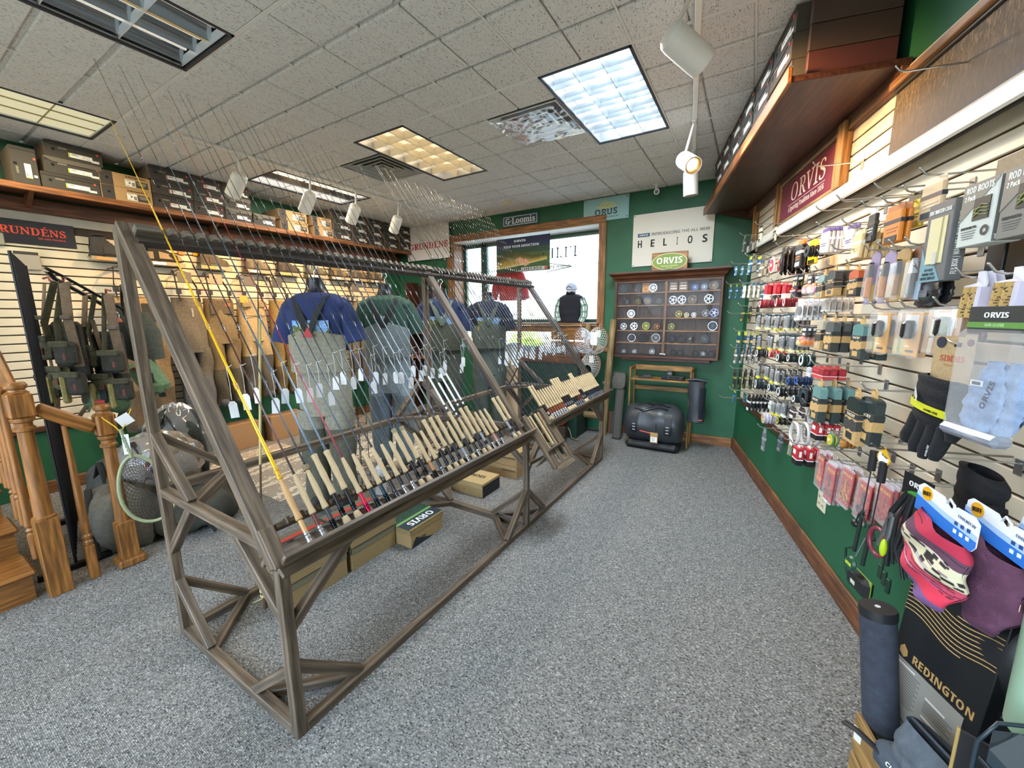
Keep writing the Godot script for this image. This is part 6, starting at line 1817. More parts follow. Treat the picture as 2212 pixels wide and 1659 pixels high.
	# grey duffel on the floor
	var du := thing("duffel_bag", "large dark grey waterproof duffel with red stripe and tag", "bag", Vector3(-0.95, 0.0, -4.93))
	var gd := M("34373b", 0.38)
	obj("body", Geo.new().surf(30, 22, func(u: float, v: float):
		var a := u * TAU
		var e := pow(maxf(0.0, 1.0 - pow(absf(v - 0.5) * 2.0, 7.0)), 0.5)
		var w := 1.0 + 0.03 * sin(v * 19.0 + cos(a) * 3.0) + 0.03 * sin(a * 5.0 + v * 8.0)
		return Vector3((v - 0.5) * 0.72, 0.30 + sin(a) * 0.235 * e * w + 0.02 * sin(v * PI), cos(a) * 0.2 * e * w), true), gd, du)
	obj("base_panel", bx(Vector3(0, 0.05, 0), Vector3(0.62, 0.1, 0.3), 0.04), M("17181a", 0.6), du)
	for s in [-1, 1]:
		obj("strap_patch", Geo.new().surf(4, 8, func(u: float, v: float):
			var a := lerpf(0.75, -0.35, v)
			return Vector3(s * 0.19 + (u - 0.5) * 0.08, 0.31 + sin(a) * 0.24, cos(a) * 0.215)), M("121315", 0.5), du)
		for k in 3:
			obj("daisy_loop", bx(Vector3(s * 0.19, 0.33 - 0.035 * k, 0.222), Vector3(0.035, 0.012, 0.006), 0.002), M("a0a2a4", 0.4), du)
	var hdl := []
	for k in 13:
		hdl.append(Vector3(-0.19 + 0.38 * k / 12.0, 0.535 + 0.03 * sin(k * PI / 12.0), 0.05 + 0.02 * sin(k * 1.3)))
	obj("handle", Geo.new().tube(hdl, 0.016, 8, true, Vector2(1, 0.5)), M("121315", 0.6), du)
	obj("grab_strap", Geo.new().tube([Vector3(-0.2, 0.5, 0.12), Vector3(-0.1, 0.5, 0.17), Vector3(0.06, 0.56, 0.12), Vector3(0.17, 0.52, 0.12)], 0.014, 8, true, Vector2(1, 0.4)), M("161719", 0.6), du)
	obj("red_stripe", bx(Vector3(-0.07, 0.235, 0.208), Vector3(0.16, 0.012, 0.004), 0.001), M("d2563e", 0.5), du, Vector3.ZERO, Vector3(0, 0, -0.12))
	obj("zip_pull", Geo.new().tube([Vector3(0.06, 0.36, 0.215), Vector3(0.065, 0.3, 0.225), Vector3(0.07, 0.27, 0.23)], 0.004, 5), M("111111", 0.5), du)
	obj("hang_tag", bx(Vector3(0.05, 0.19, 0.228), Vector3(0.085, 0.125, 0.003)), kraft("b8945c"), du)
	obj("tag_label", bx(Vector3(0.05, 0.17, 0.2305), Vector3(0.07, 0.06, 0.001)), M("eceae6", 0.6), du)
	for k in 3:
		obj("tag_print", bx(Vector3(0.045, 0.185 - 0.014 * k, 0.2315), Vector3(0.045 - 0.008 * k, 0.004, 0.001)), M("6a6862", 0.7), du)
	# rolled dry bag hanging at the stand
	var dr := thing("dry_bag", "dark grey roll top pack hanging from the right end of the pine stand", "bag", Vector3(-0.51, 0.36, -5.06))
	obj("body", Geo.new().surf(24, 14, func(u: float, v: float):
		var a := u * TAU
		var w := 1.0 + 0.06 * sin(v * 9.0 + a * 2.0)
		return Vector3(cos(a) * lerpf(0.095, 0.085, v) * w + 0.01 * sin(v * 6.0), 0.48 * v, sin(a) * lerpf(0.07, 0.05, v) * w), true), M("33363b", 0.45), dr)
	obj("side_panel", Geo.new().surf(8, 8, func(u: float, v: float):
		var a := 0.2 + u * 1.0
		return Vector3(cos(a) * 0.1, 0.05 + 0.36 * v, sin(a) * 0.078)), M("1a1d2a", 0.6), dr)
	obj("roll_top", Geo.new().tube([Vector3(-0.1, 0.49, 0), Vector3(0, 0.5, 0.01), Vector3(0.1, 0.485, 0)], 0.022, 10), M("23262a", 0.5), dr)
	obj("base", bx(Vector3(0, 0.0, 0), Vector3(0.17, 0.02, 0.12), 0.008), M("1a1b1d", 0.6), dr)
	obj("red_tab", bx(Vector3(0.06, 0.03, 0.066), Vector3(0.05, 0.01, 0.004), 0.001), M("c8503c", 0.5), dr)
	obj("hang_strap", Geo.new().tube([Vector3(-0.06, 0.49, 0), Vector3(-0.1, 0.56, -0.01), Vector3(-0.075, 0.595, -0.03)], 0.008, 6), M("161719", 0.6), dr)
	# rod and reel case
	var rc := thing("rod_case", "grey fabric rod case with a bulbous reel end leaning on the wall", "case", Vector3(-1.44, 0, -5.06))
	rc.rotation.x = -0.16
	obj("tube_body", bx(Vector3(0, 0.34, 0), Vector3(0.11, 0.68, 0.08), 0.02), cloth("5d5a52"), rc)
	obj("reel_bulge", Geo.new().surf(20, 10, func(u: float, v: float):
		var a := u * TAU
		var c := cos(a)
		var s2 := sin(a)
		var k := 1.0 if v > 0.01 and v < 0.99 else 0.0
		return Vector3(-0.02 + signf(c) * pow(absf(c), 0.5) * 0.085 * k, 0.775 + signf(s2) * pow(absf(s2), 0.5) * 0.115 * k, (v - 0.5) * 0.13), true), cloth("66635a"), rc)
	obj("zip", Geo.new().tube([Vector3(-0.1, 0.68, 0.066), Vector3(-0.108, 0.8, 0.066), Vector3(-0.06, 0.89, 0.066), Vector3(0.06, 0.88, 0.066)], 0.004, 5), M("2c2b28", 0.6), rc)
	obj("end_cap", bx(Vector3(0, 0.008, 0), Vector3(0.112, 0.016, 0.082), 0.004), M("2a2a28", 0.6), rc)
	var ft := thing("book_stack", "flat brown and green folders leaning on the wall by the log post", "folder", Vector3(-1.6, 0, -5.28), 0.1)
	for k in 3:
		obj("folder", bx(Vector3(0.03 * k, 0.15, 0.02 * k), Vector3(0.1, 0.3, 0.012), 0.002), M(["4b5a4a", "8a4a2c", "3f443f"][k], 0.7), ft, Vector3.ZERO, Vector3(-0.12, 0, 0))
	log_stand()

func plaid() -> Material:
	return printed("plaid", picture("plaid", 64, 64, func(im: Image):
		im.fill(Color("dfe4dc"))
		for k in 4:
			fill(im, k * 16, 0, 5, 64, "5d8a6e")
			fill(im, 0, k * 16, 64, 5, "6f9a84")
			fill(im, k * 16 + 9, 0, 2, 64, "3f5c78")), 0.9)

func cloth_sheet(w: float, h: float, amp: float) -> Geo:
	var g := Geo.new()
	for s in 2:
		g.surf(14, 10, func(u: float, v: float): return Vector3((u - 0.5) * w, (0.5 - v) * h, amp * sin(u * 9.0 + v * 4.0) * 0.5 + 0.003 * s))
	return g

func net_bag(center: Vector3, rx: float, ry: float, deep: float, dirz: float, cells := 22) -> Geo:
	var g := Geo.new()
	var f := func(u: float, v: float) -> Vector3:
		var a := u * TAU
		var d := cos(v * PI * 0.46)
		return center + Vector3(cos(a) * rx * (0.35 + 0.65 * d) , sin(a) * ry * (0.35 + 0.65 * d) - 0.05 * v, dirz * deep * sin(v * PI * 0.5))
	for k in cells:
		var l1 := []
		var l2 := []
		for j in 8:
			l1.append(f.call((k + j * 0.5) / float(cells), j / 7.0))
			l2.append(f.call((k - j * 0.5) / float(cells), j / 7.0))
		g.tube(l1, 0.0022, 4, false)
		g.tube(l2, 0.0022, 4, false)
	return g

func log_stand() -> void:
	var lg := wood("b89a68", 2, 0.8)
	var lgx := wood("b89a68", 1, 0.8)
	var t := thing("log_stand", "peeled log stand with a tall post beside the window", "log stand", Vector3(-1.75, 0, -5.12))
	obj("tall_post", Geo.new().tube([Vector3(0.10, 0, 0), Vector3(0.13, 0.5, 0), Vector3(0.175, 1.2, 0), Vector3(0.2, 1.56, 0)], [0.05, 0.047, 0.042, 0.04], 12), lg, t)
	obj("short_post", Geo.new().tube([Vector3(-0.26, 0, 0.02), Vector3(-0.24, 0.42, 0.02)], [0.06, 0.058], 12), lg, t)
	obj("cross_log", Geo.new().tube([Vector3(-0.25, 0.27, 0.02), Vector3(0.1, 0.27, 0.0)], [0.05, 0.048], 12), lgx, t)
	obj("rear_post", Geo.new().tube([Vector3(-0.26, 0, -0.16), Vector3(-0.2, 1.5, -0.16)], [0.05, 0.042], 12), lg, t)
	obj("top_log", Geo.new().tube([Vector3(-0.24, 1.18, -0.14), Vector3(0.16, 1.16, -0.02)], 0.045, 12), lgx, t)
	for k in 3:
		var b := thing("pine_slab", ["upper rough pine board below the window sill", "middle rough pine board below the window sill", "lower log slab below the window sill"][k], "board", Vector3(-2.28, 1.33 - 0.14 * k, -5.335))
		obj("board", bx(Vector3(0.0, 0, 0), Vector3(0.5, 0.12, 0.06), 0.015), wood("b07a40", 1), b)
	var ns := [[Vector3(-1.70, 1.30, -4.98), 0.125, 0.165, "wooden landing net with white mesh hung high on the log post", 0.0, "dfdcd4"], [Vector3(-1.90, 1.30, -4.9), 0.11, 0.16, "white meshed landing net turned sideways left of the log post", 1.0, "d8dce8"], [Vector3(-1.76, 0.98, -4.9), 0.12, 0.17, "landing net with coarse white mesh hung below the others", 0.1, "d9d6cf"]]
	for q in ns:
		var n := thing("landing_net", q[3], "landing net", q[0], q[4], "wooden landing nets on the log stand")
		var hoop := []
		for k in 29:
			var a := TAU * k / 28.0 - PI / 2
			hoop.append(Vector3(cos(a) * q[1] * (1.0 + 0.12 * sin(a)), sin(a) * q[2], 0))
		obj("hoop", Geo.new().tube(hoop, 0.009, 8, false), wood("a8743a", 1), n)
		obj("handle", Geo.new().tube([Vector3(0, -q[2] + 0.01, 0), Vector3(0, -q[2] - 0.1, 0), Vector3(0, -q[2] - 0.2, 0)], [0.012, 0.018, 0.014], 10, true, Vector2(1, 0.6)), wood("8f5c2c", 2), n)
		var o := obj("mesh_bag", net_bag(Vector3.ZERO, q[1], q[2], 0.18, 1.0, 26), M(q[5], 0.5), n)
		o.set_meta("kind", "stuff")
		obj("paper_tag", bx(Vector3(0.01, 0.08, 0.03), Vector3(0.06, 0.09, 0.002)), M("e8e4da", 0.7), n)
		obj("hang_cord", Geo.new().tube([Vector3(0, q[2], 0), Vector3(0.01, q[2] + 0.04, -0.04)], 0.003, 5), M("c9c4b4", 0.8), n)
	# display table behind the rack with dark green front
	var d := thing("display_table", "low display table with dark green front and wooden top behind the rack", "table", Vector3(-2.35, 0, -5.0))
	obj("front_panel", bx(Vector3(0, 0.5, 0.2), Vector3(0.9, 1.0, 0.02), 0.003), M("17382a", 0.6), d)
	obj("top_band", bx(Vector3(0, 1.05, 0.0), Vector3(0.94, 0.1, 0.46), 0.006), wood("9a5c30", 1), d)
	obj("body", bx(Vector3(0, 0.5, -0.02), Vector3(0.88, 1.0, 0.4)), M("1c2c24", 0.7), d)
	var bcol := ["9aa4ac", "6a4a3c", "b0b8bc", "8a6a52", "c4c8ca"]
	for k in 5:
		var c := thing("wire_basket", "small wire basket of packets on the display table, %s from its left" % ORD[k + 1], "basket", Vector3(-2.7 + 0.17 * k, 1.1, -4.98), 0.0, "wire baskets on the display table")
		obj("contents", bx(Vector3(0, 0.05, 0), Vector3(0.12, 0.1, 0.14), 0.02), M(bcol[k], 0.5), c)
		for j in 4:
			obj("wire", Geo.new().tube([Vector3(-0.075, 0.02 + 0.035 * j, 0.09), Vector3(0.075, 0.02 + 0.035 * j, 0.09), Vector3(0.075, 0.02 + 0.035 * j, -0.09), Vector3(-0.075, 0.02 + 0.035 * j, -0.09), Vector3(-0.075, 0.02 + 0.035 * j, 0.09)], 0.0022, 4), M("c8ccd0", 0.3, 0.8), c)
		for j in 4:
			obj("wire", Geo.new().tube([Vector3(-0.07 + 0.047 * j, 0.0, 0.09), Vector3(-0.07 + 0.047 * j, 0.14, 0.09)], 0.0022, 4), M("c8ccd0", 0.3, 0.8), c)
	var tb := thing("display_table", "pale tan table with a white bin beyond the rod rack", "table", Vector3(-2.95, 0, -4.95))
	obj("top", bx(Vector3(0, 0.98, 0), Vector3(0.5, 0.04, 0.5), 0.006), M("d8c7a8", 0.5), tb)
	obj("front_panel", bx(Vector3(0, 0.48, 0.22), Vector3(0.48, 0.96, 0.02)), M("cdb68f", 0.6), tb)
	obj("back_panel", bx(Vector3(0, 0.48, -0.22), Vector3(0.48, 0.96, 0.02)), M("cdb68f", 0.6), tb)
	var bn := thing("white_bin", "white plastic bin on the pale tan table", "bin", Vector3(-2.93, 1.001, -4.93))
	obj("tub", Geo.new().lathe([Vector2(0, 0), Vector2(0.15, 0), Vector2(0.18, 0.2), Vector2(0.17, 0.2), Vector2(0.145, 0.01), Vector2(0, 0.01)], 20), M("e9ecee", 0.4), bn)
	obj("packets", Geo.new().ball(Vector3(0, 0.17, 0), Vector3(0.15, 0.07, 0.15), 14, 8), M("9aa6a2", 0.5), bn)
	var rp := thing("camp_cushion", "red and black checked cushions stacked on the floor behind the rods", "cushion", Vector3(-2.15, 0, -4.62), 0.3)
	for k in 2:
		obj("cushion", bx(Vector3(0.03 * k, 0.3 + 0.16 * k, 0), Vector3(0.36, 0.15, 0.3), 0.05), printed("check", picture("check", 64, 64, func(im: Image):
			im.fill(Color("b8352c"))
			for i in 4:
				for j in 4:
					if (i + j) % 2 == 0:
						fill(im, i * 16 + 2, j * 16 + 2, 11, 11, "2a1414")), 0.9), rp)
	obj("stool", bx(Vector3(0, 0.11, 0), Vector3(0.34, 0.22, 0.28), 0.01), M("3a2c22", 0.7), rp)
	var cn := thing("camo_bundle", "olive bundle with a rope end on the floor by the log stand", "bag", Vector3(-2.2, 0, -4.9), 0.2)
	obj("body", Geo.new().ball(Vector3(0, 0.13, 0), Vector3(0.2, 0.13, 0.15), 18, 10), cloth("55573f"), cn)
	obj("rope", Geo.new().tube([Vector3(0.1, 0.2, 0.1), Vector3(0.18, 0.1, 0.16), Vector3(0.22, 0.02, 0.22), Vector3(0.32, 0.012, 0.26)], 0.01, 6), M("8a8468", 0.8), cn)
	# corner shelves left of the window
	var sc := thing("corner_shelf", "dark corner shelf unit with orange edged shelf at the end of the left wall", "shelf", Vector3(-4.85, 0, -5.2))
	obj("back_panel", bx(Vector3(0, 1.2, -0.15), Vector3(0.6, 1.9, 0.02)), M("241b16", 0.7), sc)
	for k in 4:
		obj("shelf_board", bx(Vector3(0, 0.5 + 0.42 * k, 0), Vector3(0.6, 0.03, 0.3), 0.003), wood("9a5c2c", 1), sc)
	for s in [-1, 1]:
		obj("side", bx(Vector3(s * 0.3, 1.1, 0), Vector3(0.02, 2.2, 0.3), 0.003), wood("5a3018", 2), sc)

# one pegged product hanging with its top at y 0; faces local +z, w wide, h tall
func product(kind: String, label: String, w: float, h: float, t: float, c1: String, c2: String, c3: String) -> Node3D:
	var named := {"packet": "packet", "disc": "spool_card", "pouch": "pouch", "spool": "spool", "box": "carton_pack", "bobcard": "float_card", "bobber": "float_packet", "flybox": "fly_box", "tippet": "leader_pack", "ring": "hose_ring", "slick": "tool_card", "knife": "tool_card", "tube": "tube_pack", "yellowpack": "tool_pack"}
	var cat := {"packet": "packet", "disc": "spool", "pouch": "pouch", "spool": "spool", "box": "box", "bobcard": "packet", "bobber": "packet", "flybox": "fly box", "tippet": "packet", "ring": "ring", "slick": "tool card", "knife": "tool card", "tube": "packet", "yellowpack": "packet"}
	var o := thing(named[kind], label, cat[kind])
	var clear := M("ffffff", 0.12, 0.0, 0.16)
	match kind:
		"packet":
			obj("body", keep("pk%.3f_%.3f_%.3f" % [w, h, t], func(): return bx(Vector3(0, -h * 0.55, 0), Vector3(w, h * 0.8, t), t * 0.3)), M(c1, 0.4), o)
			obj("header_card", bx(Vector3(0, -h * 0.1, 0), Vector3(w * 0.98, h * 0.2, 0.003), 0.001), M(c2, 0.5), o)
			obj("print_band", bx(Vector3(0, -h * 0.42, 0), Vector3(w + 0.001, h * 0.1, t + 0.001)), M(c3, 0.5), o)
			obj("foot_label", bx(Vector3(0, -h * 0.84, t * 0.5 + 0.001), Vector3(w * 0.7, h * 0.14, 0.002)), M(c3, 0.5), o)
			for k in 2:
				obj("print_line", bx(Vector3(0, -h * (0.58 + 0.08 * k), t * 0.5 + 0.001), Vector3(w * (0.7 - 0.15 * k), h * 0.03, 0.001)), M(c2, 0.5), o)
		"disc":
			obj("card", Geo.new().lathe([Vector2(0, 0.003), Vector2(h * 0.46, 0.003), Vector2(h * 0.48, 0), Vector2(h * 0.46, -0.003), Vector2(0, -0.003)], 26), M(c2, 0.5), o, Vector3(0, -h * 0.5, 0), Vector3(PI / 2, 0, 0))
			obj("disc_face", Geo.new().lathe([Vector2(0, 0.006), Vector2(h * 0.36, 0.006), Vector2(h * 0.38, 0.003)], 26), M(c1, 0.4), o, Vector3(0, -h * 0.5, 0), Vector3(PI / 2, 0, 0))
			obj("hub", Geo.new().lathe([Vector2(0, 0.009), Vector2(h * 0.1, 0.009), Vector2(h * 0.11, 0.005)], 16), M(c3, 0.5), o, Vector3(0, -h * 0.5, 0), Vector3(PI / 2, 0, 0))
			obj("hanger_tab", bx(Vector3(0, -0.004, 0), Vector3(0.03, 0.02, 0.003)), clear, o)
		"pouch":
			obj("body", keep("pc%.3f_%.3f" % [w, h], func(): return Geo.new().surf(14, 10, func(u: float, v: float):
				var a := u * TAU
				return Vector3(cos(a) * w * 0.5 * pow(sin(clampf(v, 0.02, 0.98) * PI), 0.2), -h * 0.1 - h * 0.9 * v, sin(a) * t * 0.7 * pow(sin(v * PI), 0.5) + 0.003 * sin(v * 30.0)), true)), M(c1, 0.25), o)
			obj("header_card", bx(Vector3(0, -h * 0.07, 0), Vector3(w * 0.9, h * 0.14, 0.003)), M(c2, 0.4), o)
			obj("label", bx(Vector3(0, -h * 0.6, t * 0.7), Vector3(w * 0.4, h * 0.2, 0.002)), M(c3, 0.4), o)
		"spool":
			obj("flanges", keep("sp%.3f_%.3f" % [h, t], func(): return Geo.new().lathe([Vector2(h * 0.16, t * 0.5), Vector2(h * 0.48, t * 0.5), Vector2(h * 0.5, t * 0.4), Vector2(h * 0.48, t * 0.28), Vector2(h * 0.4, t * 0.26), Vector2(h * 0.4, -t * 0.26), Vector2(h * 0.48, -t * 0.28), Vector2(h * 0.5, -t * 0.4), Vector2(h * 0.48, -t * 0.5), Vector2(h * 0.16, -t * 0.5), Vector2(h * 0.16, t * 0.5)], 24)), M(c1, 0.35), o, Vector3(0, -h * 0.5 + 0.012, 0), Vector3(PI / 2, 0, 0))
			obj("face_label", Geo.new().lathe([Vector2(h * 0.2, t * 0.52), Vector2(h * 0.38, t * 0.52), Vector2(h * 0.39, t * 0.5)], 24), M(c2, 0.4), o, Vector3(0, -h * 0.5 + 0.012, 0), Vector3(PI / 2, 0, 0))
			obj("label_wedge", bx(Vector3(h * 0.02, -h * 0.28 + 0.012, t * 0.53), Vector3(h * 0.3, h * 0.1, 0.001)), M(c3, 0.4), o)
		"box":
			obj("body", keep("bo%.3f_%.3f_%.3f" % [w, h, t], func(): return bx(Vector3(0, -h * 0.55, 0), Vector3(w, h * 0.9, t), 0.002)), M(c1, 0.45), o)
			obj("foot_band", bx(Vector3(0, -h * 0.86, 0), Vector3(w + 0.001, h * 0.28, t + 0.001)), M(c2, 0.45), o)
			obj("white_line", bx(Vector3(0, -h * 0.7, 0), Vector3(w + 0.0015, h * 0.05, t + 0.0015)), M("e9e6e2", 0.5), o)
			obj("print_block", bx(Vector3(-w * 0.1, -h * 0.35, t * 0.5 + 0.0005), Vector3(w * 0.5, h * 0.22, 0.001)), M(c3, 0.5), o)
			obj("side_print", bx(Vector3(w * 0.5 + 0.0005, -h * 0.4, 0), Vector3(0.001, h * 0.3, t * 0.4)), M(c3, 0.5), o)
			obj("hang_tab", Geo.new().prism(PackedVector2Array([Vector2(-0.02, -h * 0.12), Vector2(0.02, -h * 0.12), Vector2(0.014, 0.006), Vector2(-0.014, 0.006)]), -0.001, 0.001), M(c3, 0.4), o)
		"bobcard":
			obj("card", bx(Vector3(0, -h * 0.5, 0), Vector3(w, h, 0.004), 0.001), M(c1, 0.45), o)
			obj("title", bx(Vector3(0, -h * 0.14, 0.003), Vector3(w * 0.7, h * 0.09, 0.001)), M("d9dcd8", 0.5), o)
			obj("badge", Geo.new().lathe([Vector2(0, 0.002), Vector2(h * 0.11, 0.002), Vector2(h * 0.11, 0)], 18), M("e6e8ea", 0.5), o, Vector3(-w * 0.2, -h * 0.38, 0.002), Vector3(PI / 2, 0, 0))
			obj("print_lines", bx(Vector3(w * 0.25, -h * 0.38, 0.003), Vector3(w * 0.3, h * 0.16, 0.001)), M("a8a83a", 0.5), o)
			for k in 4:
				obj("float_ball", Geo.new().ball(Vector3(w * (-0.33 + 0.22 * k), -h * (0.7 if k != 1 else 0.6), 0.006), Vector3.ONE * 0.008, 10, 6), M(["f0ece8", "e8763a", "f0f0f0", "e890b0"][k], 0.3), o)
		"bobber":
			obj("card", bx(Vector3(0, -h * 0.3, -0.004), Vector3(w, h * 0.6, 0.003), 0.001), M("1d1f22", 0.5), o)
			obj("title", bx(Vector3(0, -h * 0.14, 0), Vector3(w * 0.6, h * 0.12, 0.001)), M("e6e6e2", 0.5), o)
			obj("print_lines", bx(Vector3(0, -h * 0.36, 0), Vector3(w * 0.5, h * 0.12, 0.001)), M("b8bcb0", 0.5), o)
			for k in 3:
				obj("float_ball", Geo.new().ball(Vector3([0.0, -0.34, 0.34][k] * w, -h * [0.62, 0.8, 0.78][k], 0.004), Vector3.ONE * w * 0.27, 12, 8), M([c1, c2, c3][k], 0.3), o)
			obj("blister", bx(Vector3(0, -h * 0.74, 0.002), Vector3(w * 1.1, h * 0.5, w * 0.6), 0.01), clear, o)
		"flybox":
			var arch := PackedVector2Array([Vector2(-w / 2, -h * 0.55), Vector2(w / 2, -h * 0.55), Vector2(w / 2, -h * 0.2)])
			for k in 9:
				arch.append(Vector2(cos(PI * k / 8) * w * 0.5, -h * 0.2 + sin(PI * k / 8) * h * 0.09))
			obj("lid_top", Geo.new().prism(arch, -t * 0.42, t * 0.42), M(c1, 0.25), o)
			obj("sleeve", bx(Vector3(0, -h * 0.7, 0), Vector3(w + 0.004, h * 0.6, t), 0.002), kraft(c2), o)
			# ragged two-tone print wrapped round the sleeve
			var rag := PackedVector2Array([Vector2(-w / 2 - 0.0025, -h * 0.56), Vector2(-w * 0.3, -h * 0.53), Vector2(-w * 0.1, -h * 0.57), Vector2(w * 0.15, -h * 0.52), Vector2(w * 0.35, -h * 0.56), Vector2(w / 2 + 0.0025, -h * 0.53), Vector2(w / 2 + 0.0025, -h * 0.72), Vector2(w * 0.2, -h * 0.76), Vector2(-w * 0.05, -h * 0.73), Vector2(-w * 0.3, -h * 0.78), Vector2(-w / 2 - 0.0025, -h * 0.74)])
			obj("ragged_print", Geo.new().prism(rag, -t * 0.5 - 0.0008, t * 0.5 + 0.0008), kraft("c9a46a" if c2 != "c9a46a" else "3b3c38"), o)
			obj("title_band", bx(Vector3(0, -h * 0.455, 0), Vector3(w + 0.0045, h * 0.1, t + 0.001)), M("2c302e", 0.6), o)
			text(o, "TACKY", Vector3(0, -h * 0.455, t * 0.5 + 0.001), h * 0.055, M("d8cdb0", 0.6), w * 0.66)
			obj("window", bx(Vector3(0, -h * 0.86, t * 0.5 + 0.0008), Vector3(w * 0.5, h * 0.13, 0.001), 0.0), M(c1 if c2 == "c9a46a" else "c9a46a", 0.4), o)
			obj("hang_tab", Geo.new().prism(PackedVector2Array([Vector2(-w * 0.22, -h * 0.13), Vector2(w * 0.22, -h * 0.13), Vector2(w * 0.2, 0.0), Vector2(w * 0.08, 0.014), Vector2(-w * 0.08, 0.014), Vector2(-w * 0.2, 0.0)]), -0.001, 0.001), kraft("d0ab6e"), o)
		"tippet":
			obj("card", bx(Vector3(0, -h * 0.5, -t * 0.3), Vector3(w, h, 0.003), 0.001), M(c1, 0.4), o)
			obj("spool", Geo.new().lathe([Vector2(0, t * 0.35), Vector2(w * 0.34, t * 0.35), Vector2(w * 0.38, t * 0.1), Vector2(w * 0.38, -t * 0.25)], 18), M(c2, 0.35), o, Vector3(0, -h * 0.55, 0), Vector3(PI / 2, 0, 0))
			obj("blister", keep("bl%.3f_%.3f_%.3f" % [w, h, t], func(): return bx(Vector3(0, -h * 0.52, t * 0.08), Vector3(w * 0.98, h * 0.8, t * 0.8), t * 0.3)), M("e8f0f4", 0.08, 0.0, 0.2), o)
			obj("foot_label", bx(Vector3(0, -h * 0.93, 0), Vector3(w, h * 0.14, t * 0.8), 0.001), M(c3, 0.45), o)
			obj("header_card", bx(Vector3(0, -h * 0.06, -t * 0.2), Vector3(w * 0.96, h * 0.12, 0.003)), M(c1, 0.4), o)
			obj("print_line", bx(Vector3(0, -h * 0.15, -t * 0.25 + 0.003), Vector3(w * 0.6, h * 0.04, 0.001)), M("c8d0d4", 0.5), o)
		"ring":
			var ring := []
			for k in 33:
				ring.append(Vector3(cos(TAU * k / 32) * h * 0.44, -h * 0.45 + sin(TAU * k / 32) * h * 0.44, 0))
			obj("hose", Geo.new().tube(ring, 0.009, 8, false), M(c1, 0.5), o)
			obj("label", bx(Vector3(0, -h * 0.88, 0.012), Vector3(0.04, 0.02, 0.002)), M(c2, 0.5), o)
		"slick":
			obj("card", bx(Vector3(0, -h * 0.54, 0), Vector3(w, h * 0.92, 0.003), 0.001), printed("slickcard", picture("slickcard", 64, 128, func(im: Image):
				var r := RandomNumberGenerator.new()
				r.seed = 44
				im.fill(Color("b02c34"))
				for k in 500:
					var y := r.randi_range(50, 124)
					fill(im, r.randi_range(0, 60), y, r.randi_range(2, 9), 2, ["8a2630", "c4463e", "d8804a", "6a1c24"][r.randi_range(0, 3)]))), o)
			text(o, "DR SLICK", Vector3(0, -h * 0.24, 0.003), h * 0.07, M("e8a83a", 0.5), w * 0.8)
			var sc := Geo.new()
			for s in [-1, 1]:
				sc.tube([Vector3(s * 0.002, -h * 0.34, 0.005), Vector3(-s * 0.003, -h * 0.66, 0.005)], 0.004, 6)
				var ring2 := []
				for k in 13:
					ring2.append(Vector3(-s * w * 0.2 + cos(TAU * k / 12) * w * 0.15, -h * 0.78 + sin(TAU * k / 12) * w * 0.15, 0.005))
				sc.tube(ring2, 0.003, 5, false)
			obj("scissors", sc, M(c3, 0.25, 0.5 if c3 == "d8a040" else 0.0), o)
			obj("blister", bx(Vector3(0, -h * 0.56, 0.006), Vector3(w * 1.04, h * 0.96, 0.012), 0.004), M("ffffff", 0.1, 0.0, 0.14), o)
			obj("header_strip", bx(Vector3(0, -h * 0.05, 0), Vector3(w, h * 0.1, 0.004)), M("e4e6ea", 0.2, 0.0, 0.45), o)
		"knife":
			obj("card", Geo.new().prism(PackedVector2Array([Vector2(-w / 2, -h), Vector2(w / 2, -h), Vector2(w / 2, -h * 0.08), Vector2(w * 0.3, -h * 0.02), Vector2(0, 0), Vector2(-w * 0.3, -h * 0.02), Vector2(-w / 2, -h * 0.08)]), -0.002, 0.002), M(c1, 0.4), o)
			obj("handle", bx(Vector3(-w * 0.08, -h * 0.68, 0.012), Vector3(w * 0.3, h * 0.42, 0.02), 0.006), M(c2, 0.35), o, Vector3.ZERO, Vector3(0, 0, 0.06))
			obj("jaw", Geo.new().prism(PackedVector2Array([Vector2(-w * 0.16, -h * 0.48), Vector2(w * 0.14, -h * 0.48), Vector2(w * 0.1, -h * 0.3), Vector2(0, -h * 0.2), Vector2(-w * 0.1, -h * 0.32)]), 0.004, 0.018), M(c3, 0.35, 0.4), o)
			obj("foot_label", bx(Vector3(w * 0.3, -h * 0.8, 0.003), Vector3(w * 0.3, h * 0.34, 0.002)), M("b8953a" if c3 != "d0d8e0" else "a8c8e0", 0.5), o)
			obj("blister", bx(Vector3(0, -h * 0.6, 0.012), Vector3(w * 0.7, h * 0.74, 0.026), 0.008), clear, o)
		"tube":
			for k in 2:
				obj("tube_body", Geo.new().tube([Vector3(w * (-0.2 + 0.4 * k), -h * 0.2, 0), Vector3(w * (-0.2 + 0.4 * k), -h, 0)], w * 0.2, 12), printed("spots", picture("spots", 64, 96, func(im: Image):
					var r := RandomNumberGenerator.new()
					r.seed = 3
					im.fill(Color("b8985a"))
					for q in 90:
						fill(im, r.randi_range(0, 60), r.randi_range(0, 92), r.randi_range(2, 5), r.randi_range(2, 5), "3a2c1c"))), o)
			obj("label_strip", bx(Vector3(w * 0.5, -h * 0.6, 0), Vector3(w * 0.2, h * 0.78, 0.022), 0.002), M(c2, 0.4), o)
			obj("hanger", Geo.new().prism(PackedVector2Array([Vector2(-w / 2, -h * 0.22), Vector2(w * 0.6, -h * 0.22), Vector2(w * 0.62, -h * 0.1), Vector2(w * 0.4, 0.02), Vector2(w * 0.1, 0.02), Vector2(w * 0.14, -h * 0.1), Vector2(-w / 2, -h * 0.15)]), -0.002, 0.002), M(c3, 0.3), o)
